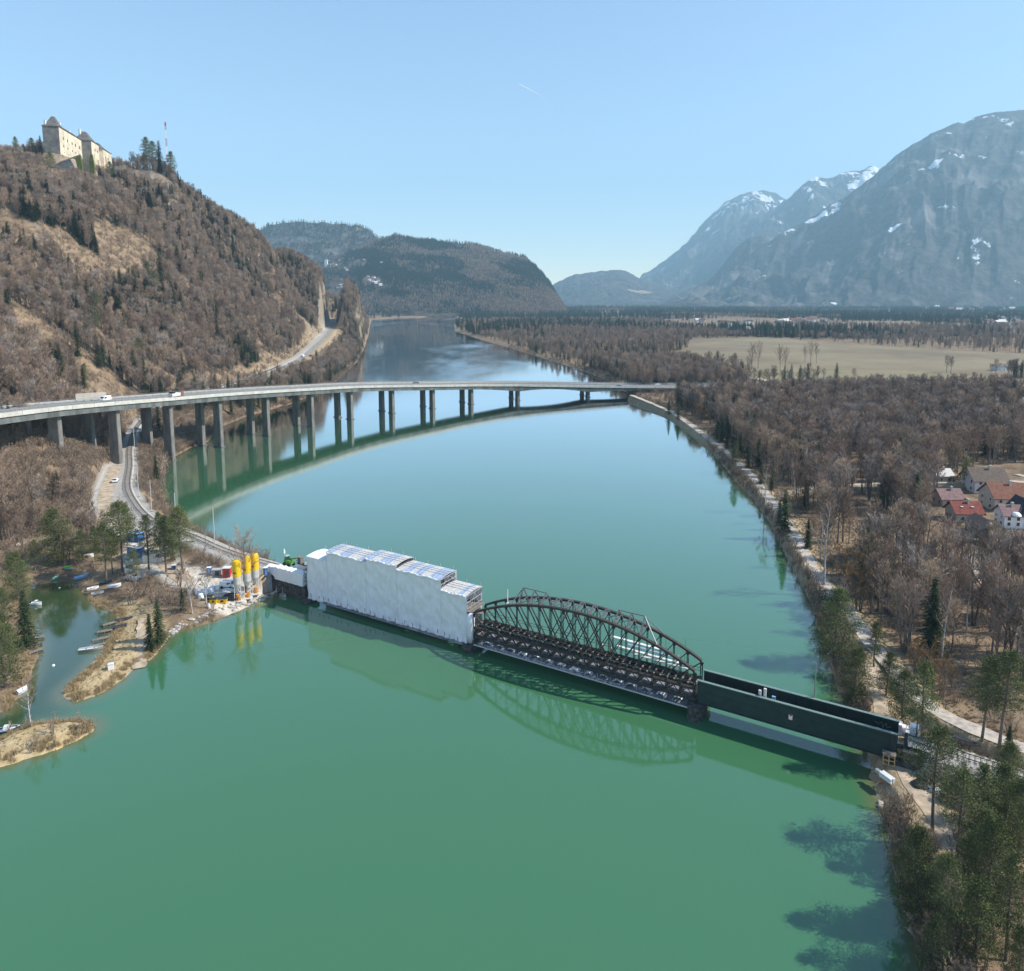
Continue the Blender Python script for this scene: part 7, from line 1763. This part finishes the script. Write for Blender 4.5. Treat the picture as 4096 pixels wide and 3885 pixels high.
# ---------------------------------------------------------------- masts and poles
def pole(label, base, h_, r0=.14, m='steel_light', base_z=0):
    t_ = thing('catenary_mast', label, 'mast', base); MB().lathe([(r0*1.3, -0.3), (r0*1.2, 0.3), (r0, 0.35), (r0*.7, h_)], n=8).build('shaft', M[m], t_); MB().box((0, 0, 0), (.6, .6, .35)).build('footing', M['concrete'], t_); return t_
def pole_px(label, x, yb, yt, m='steel_light', r0=.14):
    g = gp(x, yb); h_ = PY(x, yt, g[1])[2]-g[2]; return pole(label, g, h_, r0, m)
pole_px('grey mast on the causeway nearest to the silos', 415, 1061, 980)
pole_px('pale mast on the shore left of the causeway, beside the tallest yard pine', 340, 1012, 952)
pole_px('grey mast between the track and the shore below the small dark conifer', 293, 989, 927)
pole_px('grey mast beside the track near the white parked car', 268, 960, 893)
pole_px('dark mast standing beside the track under the viaduct', 261, 882, 808)
pole_px('short post on the causeway near its bend', 397, 1052, 1030, 'wood_grey', .1)
q = BR(116.2, WG+0.35, 6.6); pole('tall dark steel mast rising from the far green girder', q, 6.6, .12, 'steel_grey')
q = BR(132.2, 3.0, 4.8); g = gp(1768, 1450); pole('dark steel mast behind the stacked boards at the right bridge end', g, PY(1770, 1387, g[1])[2]-g[2], .11, 'steel_dark')
# ---------------------------------------------------------------- boats
def boat(name, label, x, y, L__, W_, hull, deck, rz, cat='boat', on_water=True, cover=None, cabin=False, group=None, z=None):
    q = P(x, y, 0) if on_water else gp(x, y); zz = (0.0 if on_water else q[2]+.05) if z is None else z
    t_ = thing(name, label, cat, (q[0], q[1], zz), rz, group); secs = []; top = []
    for k in np.linspace(0, 1, 9):
        x_ = (-.5+k)*L__; w_ = W_/2*(0.82+0.18*math.sin(k*math.pi*.9))*(1-max(0, k-.55)**1.8/(.45**1.8)*.97); h_ = .5+.25*k*k
        secs.append([(x_, -w_, h_), (x_, -w_*.75, .05), (x_, 0, -.12 if on_water else 0), (x_, w_*.75, .05), (x_, w_, h_)]); top.append((x_, w_, h_))
    b = MB().loft(secs, close=False, cap=False); s0 = secs[0]; b.add(s0, [(0, 1, 2, 3, 4)]); o_ = b.build('hull', hull, t_, smooth=False); o_.modifiers.new('t', 'SOLIDIFY').thickness = .05
    dk = MB().loft([[(x_, -w_*.93, h_-(.22 if not cover else -.02)), (x_, 0, h_-(.22 if not cover else -.32)), (x_, w_*.93, h_-(.22 if not cover else -.02))] for x_, w_, h_ in top], close=False, cap=False).build('cover' if cover else 'deck', cover or deck, t_); dk.modifiers.new('t', 'SOLIDIFY').thickness = .03
    g = MB()
    for a, c_ in zip(top, top[1:]):
        for s_ in (-1, 1): g.bar((a[0], s_*a[1], a[2]+.02), (c_[0], s_*c_[1], c_[2]+.02), .08, .07)
    g.build('gunwale', deck, t_)
    if cabin:
        MB().box((.02*L__, 0, .85), (L__*.28, W_*.6, .55), top=.8).build('cabin', M['white_paint'], t_); MB().box((.165*L__, 0, .92), (.06, W_*.5, .32)).build('windscreen', M['glass'], t_)
    elif not cover:
        for x_ in (-.2, .12): MB().box((x_*L__, 0, .42), (.25, W_*.8, .05)).build('bench', M['wood_grey'], t_)
    if on_water and cabin: MB().box((-.53*L__, 0, .45), (.3, .3, .7)).build('outboard_motor', M['black'], t_)
    return t_
W_P, W_D = M['white_paint'], M['white_dirty']
boat('rowing_boat', 'green rowing boat lying upturned at the head of the marina', 133, 1100, 2.6, 1.0, M['green_light'], M['green_machine'], -0.3, on_water=False, cover=M['green_machine'])
boat('rowing_boat', 'small mint green boat drawn half out of the water', 107, 1119, 2.0, 1.0, M['green_light'], M['green_light'], 1.3, cover=M['green_light'])
boat('rowing_boat', 'pale blue boat lying on the bank below the pines', 157, 1119, 3.4, 1.1, M['blue_light'], M['blue_light'], 0.75, on_water=False, cover=M['blue_light'])
boat('sailing_dinghy', 'white dinghy on the bank, nearest to the pale blue boat', 180, 1141, 2.6, 1.0, W_P, W_D, 0.6, on_water=False)
boat('sailing_dinghy', 'white dinghy on the bank in front of the other beached dinghies', 189, 1150, 2.8, 1.0, W_P, W_D, 0.4, on_water=False)
boat('sailing_dinghy', 'long white covered boat on the bank below the silver off road car', 221, 1137, 3.2, 1.1, W_P, W_D, 0.3, on_water=False, cover=W_P)
boat('motor_boat', 'boat under a black blue cover among the beached dinghies', 205, 1130, 2.8, 1.2, M['dark_cover'], M['dark_cover'], 0.3, on_water=False, cover=M['dark_cover'])
boat('motor_boat', 'white motor boat on a trailer with a windscreen beside the camper van', 254, 1088, 3.2, 1.4, W_P, W_D, -0.6, on_water=False, cabin=True)
boat('motor_boat', 'white boat under a tarpaulin behind the pines at the top of the marina', 170, 1078, 3.0, 1.3, W_P, W_D, 0.2, on_water=False, cover=W_P)
boat('motor_boat', 'white motor boat moored at the left shore of the marina', 70, 1168, 2.7, 1.2, W_P, W_D, 0.0, cabin=True)
boat('rowing_boat', 'small grey boat moored at the top left corner of the marina', 61, 1132, 1.8, .9, M['silver'], M['black'], 0.4)
boat('motor_boat', 'boat under a black cover at the first jetty of the spit', 240, 1200, 3.6, 1.3, M['dark_cover'], M['black'], 0.35, cover=M['dark_cover'])
boat('motor_boat', 'boat under a dark blue cover at the second jetty of the spit', 230, 1214, 3.2, 1.4, M['dark_cover'], M['black'], 0.3, cover=M['dark_cover'])
boat('motor_boat', 'long silver open boat moored at the outermost jetty of the spit', 176, 1256, 4.8, 1.2, M['silver'], W_D, 0.25)
boat('motor_boat', 'round white boat moored under the pines at the left shore', 43, 1337, 2.0, 1.5, W_P, W_D, 1.2, cover=W_P)
boat('motor_boat', 'white motor boat with a dark bow at the left frame edge behind the reed island', 13, 1413, 4.0, 1.4, M['dark_cover'], W_P, 0.35, cabin=True)
boat('rowing_boat', 'grey boat leaning against the dark abutment wall', 547, 1152, 2.2, .9, M['silver'], M['steel_grey'], -0.6)
# jetties
def jetty(label, x0, y0, x1, y1):
    a = P(x0, y0, .45); c_ = P(x1, y1, .45); t_ = thing('jetty', label, 'jetty', (a[0], a[1], 0)); d = Vector(c_-a); MB().bar((0, 0, .45), (d.x, d.y, .45), .9, .12).build('deck', M['wood_grey'], t_); nrm = Vector((-d.y, d.x, 0)).normalized()*.4
    for k in (0.04, .5, .95):
        for s_ in (-1, 1): p = d*k+nrm*s_; MB().bar((p.x, p.y, -1.5), (p.x, p.y, .5), .14).build('pile', M['wood_grey'], t_)
jetty('first wooden jetty of the spit beside the black covered boat', 198, 1208, 226, 1200)
jetty('second wooden jetty of the spit beside the dark blue covered boat', 187, 1221, 217, 1216)
jetty('third empty wooden jetty of the spit', 178, 1237, 219, 1228)
jetty('outermost wooden jetty of the spit behind the long silver boat', 173, 1248, 205, 1242)
jetty('upper jetty on the left shore beside the spruce', 86, 1228, 62, 1233)
jetty('middle jetty on the left shore below the spruce', 82, 1240, 58, 1245)
jetty('lower jetty on the left shore below the spruce', 83, 1252, 55, 1262)
wb = thing('beehive_box', 'white box standing alone on the grassy spit', 'box', gp(215, 1298), 0.4); MB().box((0, 0, .55), (1.0, .8, 1.1)).build('body', W_P, wb); MB().box((0, 0, 1.15), (1.1, .9, .12)).build('lid', W_D, wb)
tag(MB().lathe([(.05, -.2), (.3, -.05), (.32, .1), (.15, .3), (.03, .35)], n=12).build('buoy', W_P, None, (*P(103, 1286, 0)[:2], 0)), 'small white buoy floating in the marina channel', 'buoy')
tag(MB().lathe([(.05, -.2), (.22, -.05), (.24, .1), (.1, .25), (.03, .3)], n=12).build('buoy', W_P, None, (*P(115, 1136, 0)[:2], 0)), 'tiny white buoy near the mint green boat', 'buoy')
a = P(108, 1448, .1); c_ = P(121, 1443, .1); tag(MB().tube([a, c_], .12, 6, cap=True).build('driftwood', M['wood_fresh']), 'pale driftwood log floating off the reed island', 'driftwood')
rgt = gp(283, 1255); ribbon_mesh('slipway', smooth_line([gp(279, 1195)+np.array((0, 0, .05)), gp(276, 1225)+np.array((0, 0, .05)), gp(274, 1262)+np.array((0, 0, .05)), gp(268, 1294)+np.array((0, 0, .05))], 1), 2.6, M['dirt'], .1)

# ---------------------------------------------------------------- right bridge end
def stack(name, label, x, y, dims, rz, m, n_=1, cat='stack', z=None, group=None):
    q = gp(x, y); t_ = thing(name, label, cat, (q[0], q[1], q[2] if z is None else z), rz, group)
    for k in range(n_): MB().box((0, 0, dims[2]*(k+.5)/n_), (dims[0], dims[1], dims[2]/n_-.03)).build('layer', m, t_)
    MB().box((0, 0, dims[2]+.03), (dims[0]+.04, dims[1]+.04, .05)).build('wrapping', W_P, t_)
    return t_
stack('board_stack', 'tallest white wrapped stack of boards at the right bridge end', 1764, 1438, (1.2, 1.5, 2.3), -.5, M['sheet_white'], 3)
stack('board_stack', 'narrow white stack left of the tallest wrapped stack', 1753, 1436, (.8, 1.2, 1.7), -.5, M['sheet_white'], 3)
stack('board_stack', 'low white stack behind the end of the far green girder', 1744, 1420, (1.4, 1.2, 1.4), -.5, M['sheet_white'], 2)
stack('board_stack', 'white stack touching the end of the far green girder', 1735, 1418, (1.0, 1.4, 1.8), -.5, M['sheet_white'], 2)
for x, y, w_, lab in ((1738, 1461, 1.1, 'open wooden crate just right of the girder end'), (1762, 1452, 1.2, 'reddish wooden crate beside the railway track'), (1763, 1464, 1.0, 'small brown crate below the reddish one')):
    t_ = thing('wooden_crate', lab, 'crate', gp(x, y), -.5); MB().box((0, 0, .5), (w_, .9, 1.0)).build('body', M['wood'] if w_ < 1.2 else M['roof_terra'], t_); MB().box((0, 0, 1.02), (w_-.2, .7, .06)).build('contents', M['wood_fresh'], t_)
fr_ = thing('timber_frame', 'pale timber trestle with crossed bays under the girder end', 'trestle', gp(1716, 1482), -.5)
for x in (-.8, 0, .8):
    for y in (-.5, .5): MB().bar((x, y, 0), (x, y, 1.7), .12).build('post', M['wood_fresh'], fr_)
for z in (.1, .85, 1.7):
    for y in (-.5, .5): MB().bar((-.85, y, z), (.85, y, z), .1).build('rail', M['wood_fresh'], fr_)
MB().box((0, 0, 1.8), (1.9, 1.2, .08)).build('top_boards', M['wood_grey'], fr_)
t_ = thing('beam_stack', 'neat stack of long white beams on the bank below the bridge end', 'beam stack', gp(1722, 1522), 1.95)
for k in range(4):
    for j in range(3): MB().box((.9+rk.uniform(-.08, .08), -.36+k*.24, .16+j*.27), (2.1, .17, .22)).build('beam', W_P, t_)
MB().box((2.4, 0, .35), (.9, .5, .5)).build('short_beams', M['silver'], t_)
for k in range(3): MB().bar((-.4, -.5-k*.2, .1), (-1.0, -.6-k*.3, .1), .12).build('offcut', M['wood_fresh'], t_)
for k in range(3):
    MB()
mound('rubble_heap', 'dark heap of brushwood at the right side of the dirt clearing', 'heap', 1778, 1524, 1.4, 1.0, .9, M['stone_dark'], 61)
mound('rubble_heap', 'grey metal scrap heap under the big spreading pine', 'heap', 1802, 1528, 1.2, .9, .7, M['steel_grey'], 62)
box_thing('scrap_box', 'small silver box lying under the lower right pines', 'box', 1763, 1690, (.8, .6, .5), .4, M['silver'])
q = gp(1868, 1450); cbd = thing('cable_trough', 'dark covered trough beside the railway at the right', 'trough', off(q, 0, 0), -.62); MB().box((0, 0, .3), (4.0, .8, .6)).build('body', M['steel_grey'], cbd); MB().box((0, 0, .63), (4.1, .9, .06)).build('lid', M['steel_dark'], cbd)
# boulders on the right bank foot
for k in range(40):
    i = rk.randrange(16, len(RIGHT_D)-2); a = np.array(RIGHT_XY[i]); c_ = np.array(RIGHT_XY[i+1]); p = a+(c_-a)*rk.random(); s_ = rk.uniform(.25, .6)
    o_ = bpy.data.objects.new('boulder', rock_me[rk.randrange(4)]); COL.objects.link(o_); o_.location = (p[0]+rk.uniform(0, .8), p[1], .1); o_.scale = (s_, s_, s_*.8); tag(o_, 'brown boulder at the foot of the right lake bank', 'boulder', 'boulders along the right lake bank')
# long wall beside the hillside road
b = MB(); ln = ROAD_HILL[40:110]; secs = []
for i, p in enumerate(ln):
    a = ln[max(i-1, 0)]; c_ = ln[min(i+1, len(ln)-1)]; t_ = (c_-a)[:2]; t_ = t_/np.linalg.norm(t_); nn = np.array((-t_[1], t_[0])); q = p[:2]+nn*5.0
    secs.append([(q[0], q[1], p[2]-1), (q[0]-nn[0]*-.6, q[1]+nn[1]*.6, p[2]-1), (q[0]+nn[0]*1.0, q[1]+nn[1]*1.0, p[2]+2.6), (q[0]+nn[0]*.6, q[1]+nn[1]*.6, p[2]+2.6)])
b.loft(secs); tag(b.build('retaining_wall', M['stone']), 'pale leaning retaining wall along the hillside road', 'wall')
# contrail, well above the air box
a = PY(1003, 163, 16000); c_ = PY(1050, 188, 16000); b = MB(); b.tube([a, a+(c_-a)*.5, c_], [16, 14, 3], 8, cap=True)
M['vapour'] = mat('vapour', (0.9, 0.92, 0.95), 1.0, trans=0.35)
tag(b.build('contrail', M['vapour']), 'short thin white contrail high in the blue sky', 'contrail')
if 0:
    for x, y in [(480,1350),(560,1640),(1010,1500),(860,1230)]:
        q = PY(*c8(x, y), 684); print('DBG', q, gz(q[0], q[1]), gz(q[0], q[1]-6), gz(q[0], q[1]-20))
    for x, y in [(1150,1110),(1340,1650)]:
        q = PY(*c8(x, y), 742); print('DBG', q, gz(q[0], q[1]), gz(q[0], q[1]-10))
